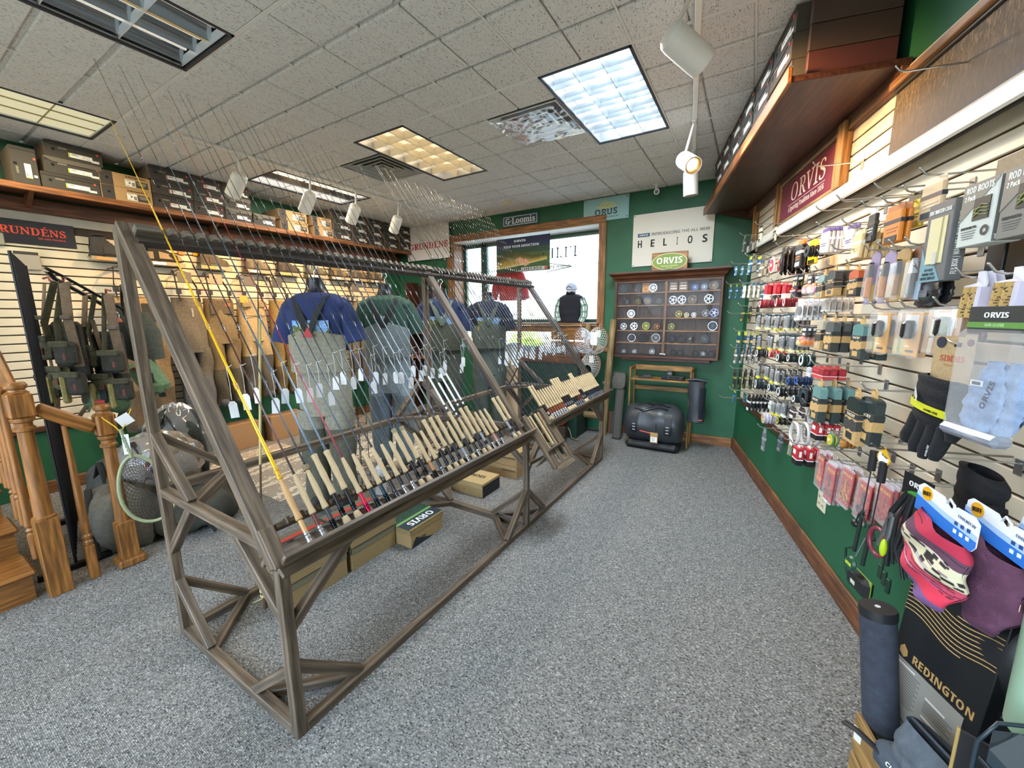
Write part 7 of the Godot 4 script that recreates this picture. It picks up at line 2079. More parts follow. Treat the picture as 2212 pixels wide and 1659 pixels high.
		"yellowpack":
			obj("card", bx(Vector3(0, -h * 0.52, 0), Vector3(w, h * 0.94, 0.003), 0.001), M(c1, 0.45), o)
			obj("white_field", Geo.new().prism(PackedVector2Array([Vector2(-w / 2, -h * 0.1), Vector2(w * 0.3, -h * 0.1), Vector2(w * 0.36, -h * 0.4), Vector2(w * 0.1, -h * 0.54), Vector2(-w * 0.2, -h * 0.5), Vector2(-w / 2, -h * 0.56)]), 0.0016, 0.0026), M(c2, 0.5), o)
			obj("gadget", Geo.new().lathe([Vector2(0, 0.0), Vector2(0.012, 0.002), Vector2(0.018, 0.012), Vector2(0.018, 0.05), Vector2(0.01, 0.06), Vector2(0, 0.062)], 14), M(c3, 0.35), o, Vector3(0, -h * 0.62, 0.014))
			obj("foot_print", bx(Vector3(0, -h * 0.88, 0.002), Vector3(w * 0.5, h * 0.05, 0.001)), M("3a2a14", 0.5), o)
			obj("title", bx(Vector3(-w * 0.2, -h * 0.78, 0.002), Vector3(w * 0.3, h * 0.03, 0.001)), M("f2e8d0", 0.5), o)
			obj("bag", bx(Vector3(0, -h * 0.5, 0.012), Vector3(w * 1.12, h * 1.04, 0.03), 0.008), M("ffffff", 0.08, 0.0, 0.13), o)
	return o

# a chrome peg with n products on it; the front one hangs at df from the wall, the last at db
func hang(desc: String, kind: String, n: int, s: float, y: float, h: float, w: float, df: float, db: float, c1: String, c2: String, c3: String) -> void:
	var thick: float = {"packet": 0.014, "pouch": 0.02, "spool": 0.022, "box": 0.03, "flybox": 0.034, "tippet": 0.022}.get(kind, 0.012)
	var step := maxf((df - db) / maxf(n - 1, 1), thick + 0.004)
	if n > 1 and df - step * (n - 1) < 0.04:
		step = (df - 0.04) / (n - 1)
	thick = minf(thick, step * 0.9) if n > 1 else thick
	var hy := y + 0.006 if kind != "spool" and kind != "ring" else y - 0.004
	var hk := thing("peg_hook", "peg hook holding the %s" % desc, "hook", wallpos(s, hy, 0.02), RWA, "chrome peg hooks on the right slat wall")
	obj("wire", Geo.new().tube([Vector3(0, -0.004, 0), Vector3(0, 0, 0.01), Vector3(0, 0, df - 0.01), Vector3(0, 0.006, df + 0.012), Vector3(0, 0.024, df + 0.026)], 0.0032, 7), M("c4c4c2", 0.22, 0.9), hk)
	obj("tip", Geo.new().ball(Vector3(0, 0.025, df + 0.027), Vector3.ONE * 0.0042, 8, 6), M("c4c4c2", 0.22, 0.9), hk)
	obj("bracket", bx(Vector3(0, -0.012, 0.001), Vector3(0.028, 0.05, 0.004), 0.001), M("8f8f8d", 0.3, 0.8), hk)
	var proto: Node3D
	for k in n:
		var lab := desc if n == 1 else "%s, %s" % [desc, "front of its hook" if k == 0 else ("last on its hook" if k == n - 1 else ORD[k + 1] + " on its hook")]
		var at := wallpos(s + R(-0.004, 0.004), y, df - step * k)
		if k == 0:
			proto = product(kind, lab, w, h, thick, c1, c2, c3)
			proto.position = at
			proto.rotation = Vector3(R(-0.05, 0.02), RWA + R(-0.06, 0.06), 0)
			if n > 1:
				proto.set_meta("group", desc + "s")
		else:
			var d := dup(proto, lab, at, RWA + R(-0.07, 0.07), desc + "s")
			d.rotation.x = R(-0.06, 0.02)

func right_wall() -> void:
	# high shelf with its lip, and boxes on it
	var sh := thing("wall_shelf", "high brown wooden shelf loaded with boot boxes on the right wall", "shelf", RW0, RWA)
	var dk := wood("5a2f1a", 1, 0.45)
	obj("board", bx(Vector3(1.4, 2.748, 0.25), Vector3(2.76, 0.03, 0.48), 0.003), dk, sh)
	obj("front_lip", bx(Vector3(1.4, 2.765, 0.495), Vector3(2.77, 0.075, 0.022), 0.004), wood("a8632c", 1, 0.4), sh)
	obj("cleat", bx(Vector3(1.4, 2.69, 0.036), Vector3(2.76, 0.09, 0.03), 0.004), wood("6b3c20", 1), sh)
	for x in [0.04]:
		obj("end_bracket", Geo.new().prism(PackedVector2Array([Vector2(0.03, 2.735), Vector2(0.38, 2.735), Vector2(0.03, 2.64)]), -0.014, 0.014, Transform3D(Basis(Vector3.UP, -PI / 2), Vector3(x, 0, 0))), dk, sh)
	var xs := [[0.14, 1], [0.62, 3], [0.98, 3], [1.36, 3], [1.74, 3], [2.12, 3], [2.5, 3]]
	for q in xs:
		for k in q[1]:
			var where: String = "alone at the far end" if q[1] == 1 else "in the %s stack from the near end" % ORD[int(round((2.5 - q[0]) / 0.38)) + 1]
			var b := boot_box("%s dark box on the right high shelf, %s" % [["bottom", "middle", "top"][k], where], wallpos(q[0], 2.764 + 0.122 * k, 0.47), RWA, 0.36 if q[1] == 3 else 0.2, 0.12, true, 2, false, "boot boxes on the right high shelf", 0.42)
			b.position += RWN * R(-0.012, 0.004)
	var by := thing("box_board", "row of plain brown boards standing at the near end of the right shelf", "board", RW0, RWA)
	for k in 3:
		obj("board", bx(Vector3(2.715, 2.825 + 0.118 * k, 0.23), Vector3(0.03, 0.114, 0.36), 0.003), M(["4a2420", "3f3027", "45352a"][k], 0.6), by)
	# maroon sign between pine posts
	var sg := thing("brand_sign", "framed maroon ORVIS sign leaning above the right light strip", "sign", RW0, RWA)
	obj("panel", bx(Vector3(1.68, 2.515, 0.04), Vector3(1.02, 0.3, 0.012), 0.002), M("6a1c34", 0.4), sg)
	for q in [[1.68, 2.672, 1.06, 0.022], [1.68, 2.36, 1.06, 0.022], [1.16, 2.516, 0.022, 0.33], [2.195, 2.516, 0.022, 0.33]]:
		obj("frame", bx(Vector3(q[0], q[1], 0.046), Vector3(q[2], q[3], 0.026), 0.004), wood("b8925c", 1), sg)
	text(sg, "ORVIS", Vector3(1.72, 2.545, 0.047), 0.13, M("cfc6b8", 0.5), 0.62, Vector3.ZERO, true, false)
	text(sg, "A Sporting Tradition Since 1856", Vector3(1.7, 2.43, 0.047), 0.035, M("cfc6b8", 0.5), 0.66, Vector3.ZERO, true, false)
	obj("rule", bx(Vector3(1.7, 2.462, 0.047), Vector3(0.68, 0.003, 0.002)), M("cfc6b8", 0.5), sg)
	for x in [0.36, 1.1, 2.255]:
		var p := thing("pine_post", "upright pine batten on the right slat wall, %s from the back corner" % ORD[[0.36, 1.1, 2.255].find(x) + 1], "batten", RW0, RWA)
		obj("batten", bx(Vector3(x, 2.53, 0.045), Vector3(0.09 if x > 2 else 0.04, 0.36, 0.05), 0.004), wood("b5803f", 2), p)
	# landscape picture with a pine rail above
	var pc := thing("framed_picture", "dark picture of brown reeds by water above the light strip", "picture", RW0 + RWU * 3.75, RWA)
	obj("print", card(2.0, 0.3, 0.012), printed("reeds", picture("reeds", 512, 96, func(im: Image):
		var r := RandomNumberGenerator.new()
		r.seed = 77
		im.fill(Color("3c3226"))
		for k in 5200:
			var x := r.randi_range(0, 508)
			var y := r.randi_range(0, 84)
			var v := clampf(1.0 - y / 96.0, 0.15, 1.0) * r.randf_range(0.3, 1.0)
			im.fill_rect(Rect2i(x, y, 1, r.randi_range(3, 12)), Color(0.13 + 0.42 * v, 0.11 + 0.33 * v, 0.08 + 0.22 * v))
		for k in 900:
			im.fill_rect(Rect2i(r.randi_range(0, 500), r.randi_range(80, 94), r.randi_range(2, 6), 1), Color(0.16, 0.19, 0.25)))), pc, Vector3(0, 2.475, 0.035))
	obj("top_rail", bx(Vector3(0.1, 2.655, 0.05), Vector3(2.2, 0.036, 0.05), 0.004), wood("b07c48", 1), pc)
	obj("frame_top", bx(Vector3(0.0, 2.63, 0.042), Vector3(2.02, 0.014, 0.024), 0.002), M("2a2722", 0.4), pc)
	# white light strip along the wall
	var ls := thing("light_strip", "long white fluorescent light strip above the hooks on the right wall", "light strip", RW0, RWA)
	obj("fascia", Geo.new().prism(PackedVector2Array([Vector2(0.02, 2.37), Vector2(0.10, 2.315), Vector2(0.12, 2.295), Vector2(0.12, 2.24), Vector2(0.112, 2.232), Vector2(0.105, 2.24), Vector2(0.1, 2.29), Vector2(0.02, 2.345)]), -2.55, 2.55, Transform3D(Basis(Vector3.UP, -PI / 2), Vector3(2.98, 0, 0))), M("ddd9cc", 0.4), ls)
	obj("under_tray", bx(Vector3(2.98, 2.272, 0.06), Vector3(5.08, 0.01, 0.075), 0.002), M("4a4a48", 0.5), ls)
	for k in 4:
		obj("dark_slot", bx(Vector3(0.9 + 1.3 * k, 2.265, 0.062), Vector3(0.9, 0.004, 0.035)), M("101010", 0.6), ls)
	obj("end_cap", bx(Vector3(0.428, 2.29, 0.065), Vector3(0.006, 0.12, 0.1), 0.002), M("1b1b1b", 0.5), ls)
	# wall outlet
	var ou := thing("wall_outlet", "cream double outlet plate low on the green right wall", "outlet", RW0, RWA)
	obj("plate", bx(Vector3(2.445, 0.447, 0.003), Vector3(0.115, 0.115, 0.006), 0.002), M("ded6b8", 0.4), ou)
	for i in 2:
		for j in 2:
			obj("receptacle", bx(Vector3(2.42 + 0.05 * i, 0.47 - 0.045 * j, 0.007), Vector3(0.034, 0.028, 0.003), 0.001), M("cfc6a6", 0.4), ou)
			for e in [-1, 1]:
				obj("slot", bx(Vector3(2.42 + 0.05 * i + 0.007 * e, 0.472 - 0.045 * j, 0.009), Vector3(0.003, 0.01, 0.001)), M("1a1a18", 0.6), ou)
	# empty hooks
	var eh := [[2.1, 2.12, 0.26], [2.75, 2.13, 0.26], [2.95, 2.13, 0.25], [3.05, 2.1, 0.28], [3.3, 2.08, 0.26], [2.88, 1.9, 0.28], [3.1, 1.89, 0.3], [3.0, 1.74, 0.28], [2.45, 2.43, 0.2], [3.2, 2.52, 0.2], [2.6, 1.09, 0.27], [3.0, 0.78, 0.0], [0.75, 1.62, 0.26], [0.9, 0.79, 0.3], [3.7, 1.16, 0.2], [3.35, 1.1, 0.3]]
	for k in eh.size():
		var q: Array = eh[k]
		if q[2] <= 0.0:
			continue
		var t := thing("peg_hook", "empty chrome peg hook on the right slat wall, %s of sixteen" % ORD[k + 1] if false else "bare chrome peg hook on the right slat wall", "hook", wallpos(q[0], q[1], 0.02), RWA, "bare chrome peg hooks on the right slat wall")
		obj("wire", Geo.new().tube([Vector3(0, -0.004, 0), Vector3(0, 0, 0.01), Vector3(0, 0, q[2]), Vector3(0, 0.008, q[2] + 0.02), Vector3(0, 0.026, q[2] + 0.034)], 0.0034, 7), M("c4c4c2", 0.22, 0.9), t)
		obj("bracket", bx(Vector3(0, -0.012, 0.001), Vector3(0.028, 0.05, 0.004), 0.001), M("8f8f8d", 0.3, 0.8), t)
	specials()

func specials() -> void:
	# phone case carton with window
	var bw := thing("carton_pack", "tall grey BIG WATER CASE carton with cream window", "box", wallpos(3.72, 1.93, 0.32), RWA)
	obj("body", bx(Vector3(0, -0.11, -0.02), Vector3(0.108, 0.225, 0.04), 0.002), M("5f605f", 0.5), bw)
	obj("window", bx(Vector3(0.0, -0.105, 0.0005), Vector3(0.07, 0.13, 0.002), 0.0), M("d6cd9c", 0.4), bw)
	obj("window_case", bx(Vector3(0.018, -0.105, 0.002), Vector3(0.004, 0.13, 0.002)), M("a89f70", 0.4), bw)
	obj("case_label", bx(Vector3(0.004, -0.155, 0.002), Vector3(0.016, 0.035, 0.002)), M("c4c4bc", 0.5), bw)
	obj("blue_corner", Geo.new().prism(PackedVector2Array([Vector2(-0.054, -0.222), Vector2(0.04, -0.222), Vector2(0.01, -0.178), Vector2(-0.03, -0.172), Vector2(-0.054, -0.12)]), 0.0, 0.0012), M("6f98a4", 0.5), bw)
	text(bw, "BIG WATER CASE", Vector3(0.0, -0.022, 0.001), 0.011, M("e6e6e0", 0.5), 0.09)
	for k in 3:
		text(bw, ["FLY BOX", "PHONE CASE", "TRAVEL WALLET"][k], Vector3(-0.012, -0.188 - 0.012 * k, 0.0015), 0.008, M("25383e", 0.5), [0.036, 0.052, 0.066][k])
	text(bw, "FLY BOX | WALLET | PHONE CASE", Vector3(0.0545, -0.12, -0.02), 0.013, M("e0e0da", 0.5), 0.17, Vector3(0, PI / 2, PI / 2))
	for k in 2:
		var s := thing("carton_pack", "black narrow carton with upright lettering behind the cream window carton, %s" % ["nearer", "farther"][k], "box", wallpos(3.78 + 0.07 * k, 1.83, 0.2), RWA, "black cartons under the big grey boxes")
		obj("body", bx(Vector3(0, -0.07, 0), Vector3(0.06, 0.16, 0.04), 0.002), M("222423", 0.5), s)
		text(s, ["PURPOSEFUL", "FLY BOX"][k], Vector3(0.0305, -0.08, 0.0), 0.012, M("c8c8c2", 0.5), 0.1, Vector3(0, PI / 2, PI / 2))
	for k in 2:
		var rb := thing("carton_pack", ["white and grey ROD BOOTS carton with green coils in its window", "second grey rod boots carton at the right edge"][k], "box", wallpos(3.86 + 0.13 * k, 1.955 - 0.0 * k, 0.32), RWA)
		obj("body", bx(Vector3(0, -0.085, -0.03), Vector3(0.115, 0.16, 0.06), 0.002), M("c3cbc6" if k == 0 else "74746e", 0.5), rb)
		obj("grey_field", Geo.new().prism(PackedVector2Array([Vector2(-0.057, -0.006), Vector2(0.057, -0.006), Vector2(0.057, -0.012), Vector2(-0.057, -0.1)]), 0.0, 0.0012), M("7a776c", 0.5), rb)
		obj("side_panel", bx(Vector3(0.058, -0.085, -0.03), Vector3(0.001, 0.156, 0.056)), M("6e6e68", 0.5), rb)
		obj("hang_flap", bx(Vector3(0, 0.025, -0.058), Vector3(0.115, 0.06, 0.002)), kraft("a8967a"), rb)
		obj("coils", bx(Vector3(0.014, -0.075, 0.001), Vector3(0.052, 0.055, 0.002), 0.0), M("23261a", 0.5), rb)
		for j in 4:
			obj("coil_line", Geo.new().tube([Vector3(-0.008, -0.085 - 0.004 * j + 0.014 * (j % 2), 0.0025), Vector3(0.014, -0.065 - 0.008 * j, 0.0025), Vector3(0.036, -0.07 - 0.008 * j, 0.0025)], 0.0016, 5), M("6a7a30", 0.5), rb)
		text(rb, "ROD BOOTS", Vector3(-0.002, -0.022, 0.0014), 0.016, M("eeece4", 0.5), 0.088)
		text(rb, "2 Pack", Vector3(-0.03, -0.042, 0.0014), 0.012, M("eeece4", 0.5), 0.036)
		text(rb, "HOW TO USE 'EM", Vector3(-0.02, -0.118, 0.0014), 0.006, M("3a3c3a", 0.5), 0.05)
		for j in 4:
			obj("print_line", bx(Vector3(-0.02, -0.127 - 0.006 * j, 0.0008), Vector3(0.05 - 0.004 * j, 0.002, 0.001)), M("6a6c68", 0.5), rb)
		obj("wheel_print", Geo.new().lathe([Vector2(0.006, 0.001), Vector2(0.013, 0.001)], 18), M("24282a", 0.5), rb, Vector3(0.035, -0.132, 0.0008), Vector3(PI / 2, 0, 0))
		text(rb, "TYNDALE", Vector3(0.059, -0.152, -0.03), 0.011, M("e8e8e4", 0.5), 0.05, Vector3(0, PI / 2, 0))
	# glove on a kraft card
	for k in 2:
		var gl := thing("glove", ["black winter glove with yellow band on a kraft SIMMS card", "second black glove hanging lower on the wall beside the first"][k], "glove", [wallpos(3.83, 1.55, 0.30), wallpos(3.93, 1.31, 0.24)][k], RWA + [0.1, -0.05][k])
		var bl := cloth("15161a")
		if k == 0:
			obj("card", Geo.new().prism(PackedVector2Array([Vector2(-0.066, 0), Vector2(0.03, 0), Vector2(0.03, 0.008), Vector2(0.066, 0.008), Vector2(0.066, -0.125), Vector2(-0.066, -0.125)]), -0.001, 0.001), kraft("b99f74"), gl)
			text(gl, "SIMMS", Vector3(0, -0.062, 0.001), 0.017, M("a8432c", 0.6), 0.08, Vector3.ZERO, true)
			text(gl, "fishing products", Vector3(0, -0.08, 0.001), 0.006, M("b08a5c", 0.6), 0.045)
			obj("round_sticker", Geo.new().lathe([Vector2(0, 0.002), Vector2(0.016, 0.002), Vector2(0.016, 0)], 20), M("242838", 0.5), gl, Vector3(-0.042, -0.018, 0.001), Vector3(PI / 2, 0, 0))
			obj("seal", Geo.new().lathe([Vector2(0, 0.002), Vector2(0.01, 0.002), Vector2(0.01, 0)], 8), M("6a2a2a", 0.5), gl, Vector3(0.05, -0.014, 0.001), Vector3(PI / 2, 0, 0))
			obj("slot", bx(Vector3(0.012, -0.022, 0.001), Vector3(0.022, 0.012, 0.002)), M("1a1a1a", 0.6), gl)
			obj("plastic_hook", Geo.new().tube([Vector3(-0.02, -0.01, 0.004), Vector3(0.0, -0.014, 0.01), Vector3(0.016, -0.02, 0.004)], 0.0025, 6), M("d8d8d4", 0.2, 0.6), gl)
		var g := Basis(Vector3.BACK, -0.12)
		obj("cuff_and_palm", Geo.new().surf(24, 16, func(u: float, v: float):
			var a := u * TAU
			var e := sin(clampf(v, 0.0, 1.0) * PI)
			var w := lerpf(0.082, 0.074, v) * (1.0 if v > 0.02 and v < 0.98 else 0.6)
			if v < 0.3:
				w *= 1.06
			return g * Vector3(cos(a) * w, -0.118 - 0.15 * v, sin(a) * lerpf(0.03, 0.024, v) * (0.85 + 0.15 * e) + 0.002 * sin(v * 24.0)), true), bl, gl)
		for f in 4:
			var x: float = -0.053 + 0.035 * f
			var ln: float = [0.075, 0.092, 0.096, 0.084][f]
			obj("finger", Geo.new().tube([g * Vector3(x, -0.25, 0), g * Vector3(x * 1.06, -0.265 - ln * 0.35, 0.004), g * Vector3(x * 1.1, -0.265 - ln * 0.75, 0.012), g * Vector3(x * 1.12, -0.268 - ln, 0.014)], [0.02, 0.0195, 0.018, 0.011], 12), bl, gl)
		obj("thumb", Geo.new().tube([g * Vector3(0.064, -0.19, 0), g * Vector3(0.088, -0.22, 0.008), g * Vector3(0.096, -0.255, 0.014), g * Vector3(0.095, -0.278, 0.016)], [0.022, 0.021, 0.019, 0.011], 12), bl, gl)
		obj("cuff_flap", bx(g * Vector3(-0.092, -0.135, 0.0), Vector3(0.05, 0.034, 0.012), 0.004), bl, gl, Vector3.ZERO, Vector3(0, 0, 0.25))
		if k == 0:
			obj("yellow_band", Geo.new().surf(20, 2, func(u: float, v: float):
				var a := PI * (0.04 + 0.92 * u)
				return g * Vector3(-cos(a) * 0.086, -0.195 - 0.022 * v - 0.008 * u, sin(a) * 0.034)), M("cfd02c", 0.45), gl)
			text(gl, "GORE-TEX", g * Vector3(0.03, -0.213, 0.034), 0.006, M("23240e", 0.5), 0.04, Vector3(0, 0.2, -0.16))
			text(gl, "SIMMS", g * Vector3(-0.045, -0.183, 0.028), 0.02, M("dcdcdc", 0.5), 0.07, Vector3(0, -0.5, -0.35))
			text(gl, "GORE-TEX", g * Vector3(0.055, -0.325, 0.034), 0.006, M("b8b8b8", 0.5), 0.035, Vector3(0, 0, PI / 2 - 0.1))
	# pale blue glove in a clear bag with dark header
	var sg := thing("glove_pack", "pale blue sun gloves in a clear bag with ORVIS header", "glove", wallpos(4.0, 1.63, 0.33), RWA + 0.08)
	obj("header_card", bx(Vector3(0.0, -0.03, 0), Vector3(0.15, 0.062, 0.004), 0.001), M("2f312f", 0.5), sg)
	obj("green_stripe", bx(Vector3(0, -0.044, 0.0025), Vector3(0.15, 0.014, 0.001)), M("5f8f40", 0.5), sg)
	text(sg, "ORVIS", Vector3(0.0, -0.02, 0.003), 0.013, M("e8e8e4", 0.5), 0.062)
	text(sg, "SUN GLOVE", Vector3(0.0, -0.044, 0.0032), 0.007, M("a8c890", 0.5), 0.05)
	var bl2 := cloth("9fb6d8")
	for k in 2:
		var dx := 0.004 + 0.04 * k
		obj("glove_cloth", Geo.new().surf(18, 14, func(u: float, v: float):
			var a := u * TAU
			var w := lerpf(0.022, 0.052, smoothstep(0.0, 0.55, v)) - 0.012 * smoothstep(0.75, 1.0, v)
			return Vector3(dx + 0.02 - 0.028 * v + cos(a) * w, -0.13 - 0.17 * v, -0.012 * k + sin(a) * 0.012 + 0.004 * sin(v * 26.0 + u * 9.0)), true), bl2, sg)
	text(sg, "ORVIS", Vector3(0.03, -0.21, 0.014), 0.014, M("3a4258", 0.5), 0.07, Vector3(0, 0, PI / 2 - 0.25))
	obj("barcode_label", bx(Vector3(0.0, -0.185, 0.016), Vector3(0.034, 0.014, 0.001), 0.0), M("e8e8ea", 0.5), sg)
	obj("barcode", bx(Vector3(0.0, -0.185, 0.017), Vector3(0.022, 0.008, 0.001)), M("5a5e6c", 0.5), sg)
	obj("clear_bag", bx(Vector3(0, -0.19, 0), Vector3(0.165, 0.27, 0.04), 0.012), M("f4f8fc", 0.08, 0.0, 0.14), sg)
	obj("bag_fold", bx(Vector3(0, -0.315, 0.003), Vector3(0.165, 0.03, 0.044), 0.01), M("8f98a8", 0.2, 0.0, 0.6), sg)
	# neck tubes with white and blue header cards
	for k in 3:
		var bf := thing("neck_tube", ["trout spotted red and cream neck tube with Buff header card", "second neck tube with blue and white header card", "third dark neck tube at the back of the hook"][k], "neck tube", wallpos(4.07 + 0.045 * k, 1.165 - 0.012 * k, 0.40 - 0.075 * k), RWA + 0.05)
		obj("header_card", Geo.new().prism(PackedVector2Array([Vector2(-0.1, -0.07), Vector2(0.085, -0.09), Vector2(0.095, -0.075), Vector2(0.095, -0.02), Vector2(0.08, -0.008), Vector2(0.03, -0.008), Vector2(0.012, -0.02), Vector2(0.0, -0.012), Vector2(-0.012, 0.0), Vector2(-0.082, 0.006), Vector2(-0.095, -0.004)]), -0.0012, 0.0012), M("e6e9ee", 0.5), bf)
		obj("blue_field", Geo.new().prism(PackedVector2Array([Vector2(-0.1, -0.07), Vector2(0.085, -0.09), Vector2(0.095, -0.075), Vector2(0.095, -0.062), Vector2(0.0, -0.05), Vector2(-0.098, -0.03)]), 0.0012, 0.002), M("2f72c8", 0.5), bf)
		obj("pale_blue_field", Geo.new().prism(PackedVector2Array([Vector2(-0.0985, -0.03), Vector2(0.0, -0.05), Vector2(0.095, -0.062), Vector2(0.095, -0.048), Vector2(0.0, -0.036), Vector2(-0.098, -0.018)]), 0.0012, 0.0018), M("a9c6e8", 0.5), bf)
		obj("hook_loop", Geo.new().tube([Vector3(-0.002, -0.012, 0), Vector3(0.012, 0.004, 0.004), Vector3(0.026, -0.006, 0.004), Vector3(0.022, -0.02, 0)], 0.003, 6), M("dfe3e8", 0.3), bf)
		if k < 2:
			obj("round_logo", Geo.new().lathe([Vector2(0, 0.001), Vector2(0.018, 0.001), Vector2(0.018, 0)], 22), M("e3a51e", 0.5), bf, Vector3(-0.064, -0.016, 0.0014), Vector3(PI / 2, 0, 0))
			text(bf, "BUFF", Vector3(-0.064, -0.016, 0.003), 0.011, M("221a10", 0.5), 0.026, Vector3(0, 0, 0.15))
			text(bf, "COOLNET UV", Vector3(0.062, -0.028, 0.0014), 0.007, M("4a5a78", 0.5), 0.05, Vector3(0, 0, -0.1))
			for j in 6:
				obj("icon", bx(Vector3(0.036 + 0.018 * (j % 3), -0.046 - 0.02 * (j / 3), 0.0022), Vector3(0.009, 0.009, 0.001), 0.0), M("2c4a86" if j < 3 else "e8eef6", 0.5), bf)
		var tex := printed("gaiter", picture("gaiter", 128, 128, func(im: Image):
			var r := RandomNumberGenerator.new()
			r.seed = 15
			for j in 128:
				var c: String = "b02a44" if j < 20 else ("5a3a4c" if j < 34 else ("cfc6a4" if j < 66 else ("c0475c" if j < 84 else ("d83a52" if j < 108 else "7a5a8a"))))
				fill(im, 0, j, 128, 1, c)
			for q in 60:
				fill(im, r.randi_range(0, 122), r.randi_range(32, 66), r.randi_range(4, 8), r.randi_range(3, 6), "2c2422")
			for q in 50:
				fill(im, r.randi_range(0, 122), r.randi_range(66, 84), r.randi_range(4, 7), 2, "7a2434")
			for q in 40:
				fill(im, r.randi_range(0, 100), r.randi_range(0, 126), r.randi_range(8, 26), 1, ["e8d0dc", "8a7ab0", "301c24"][r.randi_range(0, 2)])), 0.85)
		obj("fabric", Geo.new().surf(26, 18, func(u: float, v: float):
			var a := u * TAU
			var w := lerpf(0.115, 0.085, v) + 0.004 * sin(v * 15.0 + u * 12.0)
			var e := pow(sin(clampf(v, 0.03, 0.97) * PI), 0.25)
			return Vector3(-0.005 + cos(a) * w * e - 0.02 * v, -0.075 - 0.2 * v - 0.02 * cos(a), sin(a) * 0.034 * e + 0.008 * sin(v * 13.0 + cos(a) * 4.0)), true), tex if k == 0 else (cloth("6a4058") if k == 1 else cloth("2c3a5c")), bf)
	# black and green header pack
	var og := thing("gadget_pack", "black and green ORVIS header card with dark lanyards below", "packet", wallpos(3.87, 1.145, 0.35), RWA + 0.1)
	obj("header_card", Geo.new().prism(PackedVector2Array([Vector2(-0.055, 0), Vector2(0.055, 0), Vector2(0.055, -0.07), Vector2(-0.055, -0.07)]), -0.001, 0.001), M("15171a", 0.4), og)
	obj("green_field", Geo.new().prism(PackedVector2Array([Vector2(-0.055, -0.07), Vector2(0.055, -0.07), Vector2(0.055, -0.035), Vector2(-0.02, -0.05)]), 0.001, 0.0016), M("3f8a34", 0.5), og)
	text(og, "ORVIS", Vector3(0.005, -0.028, 0.0015), 0.015, M("e4e6e4", 0.5), 0.07)
	var lan := M("15181a", 0.5)
	for k in 6:
		var x := -0.06 + 0.024 * k
		obj("lanyard_cord", Geo.new().tube([Vector3(x * 0.5, -0.06, 0), Vector3(x * 1.1, -0.14 - 0.01 * k, 0.01), Vector3(x * 0.6 - 0.02, -0.24, 0.012), Vector3(x, -0.32 + 0.02 * (k % 3), 0.006)], 0.005 if k % 2 else 0.009, 6), lan, og)
	obj("forceps", Geo.new().tube([Vector3(-0.06, -0.14, 0.01), Vector3(-0.09, -0.27, 0.014)], 0.009, 8).tube([Vector3(-0.055, -0.15, 0.01), Vector3(-0.06, -0.28, 0.014)], 0.009, 8), M("8a9090", 0.25, 0.8), og)
	var rr := []
	for k in 17:
		rr.append(Vector3(-0.1 + cos(TAU * k / 16) * 0.04, -0.265 + sin(TAU * k / 16) * 0.045, 0.012))
	obj("maroon_ring", Geo.new().tube(rr, 0.007, 8, false), M("7a2c3c", 0.35), og)
	obj("lime_float", Geo.new().ball(Vector3(-0.055, -0.26, 0.024), Vector3(0.01, 0.03, 0.01), 10, 8), M("b8d020", 0.35), og)
	for k in 3:
		obj("green_tool", bx(Vector3(-0.07 + 0.02 * k, -0.35 - 0.012 * k, 0.012), Vector3(0.016, 0.05, 0.01), 0.003), M("1f3a2c", 0.35, 0.3), og)
	# lanyards hanging from the yellow diamond card
	var dm := thing("lanyard_set", "yellow diamond card on a long hook with black lanyards and green zip case", "lanyard", wallpos(3.69, 1.17, 0.35), RWA + 0.05)
	obj("diamond_card", Geo.new().prism(PackedVector2Array([Vector2(0, 0.008), Vector2(0.038, -0.03), Vector2(0, -0.075), Vector2(-0.038, -0.03)]), -0.001, 0.001), M("e8b21c", 0.45), dm)
	obj("white_shape", Geo.new().prism(PackedVector2Array([Vector2(-0.02, -0.012), Vector2(0.03, -0.028), Vector2(0.018, -0.05), Vector2(0.0, -0.04), Vector2(-0.01, -0.06), Vector2(-0.028, -0.036)]), 0.001, 0.0016), M("f0f0ee", 0.5), dm)
	text(dm, "TIE-FAST", Vector3(0.006, -0.022, 0.0018), 0.006, M("3a3428", 0.5), 0.03, Vector3(0, 0, -0.25))
	obj("card_hook", Geo.new().tube([Vector3(0, 0.002, -0.33), Vector3(0, 0.002, 0.02), Vector3(0, 0.018, 0.04)], 0.0034, 7), M("8f8a84", 0.25, 0.9), dm)
	for s in [0, 1]:
		var x0: float = [-0.045, 0.012][s]
		var y0: float = [-0.06, -0.08][s]
		obj("foam_grip", Geo.new().tube([Vector3(x0, y0 + 0.04, 0.004), Vector3(x0 + 0.002, y0 - 0.03, 0.006)], 0.0115, 10), M("141416", 0.7), dm)
		obj("cord", Geo.new().tube([Vector3(x0, y0 - 0.03, 0.005), Vector3(x0 - 0.01, y0 - 0.2, 0.006)], 0.0022, 6), M("1c1f20", 0.6), dm)
		obj("sleeve", Geo.new().tube([Vector3(x0 - 0.01, y0 - 0.19, 0.006), Vector3(x0 - 0.022, y0 - 0.35, 0.008)], 0.0065, 8), M("16251f", 0.6), dm)
		obj("snap_hook", Geo.new().tube([Vector3(x0 - 0.012, y0 - 0.2, 0.006), Vector3(x0 + 0.018, y0 - 0.215, 0.01), Vector3(x0 + 0.024, y0 - 0.23, 0.01), Vector3(x0 + 0.012, y0 - 0.236, 0.008)], 0.003, 6), M("1c2a24", 0.4), dm)
	obj("retractor", Geo.new().ball(Vector3(-0.085, -0.31, 0.008), Vector3(0.018, 0.014, 0.012), 14, 8), M("141a18", 0.35), dm)
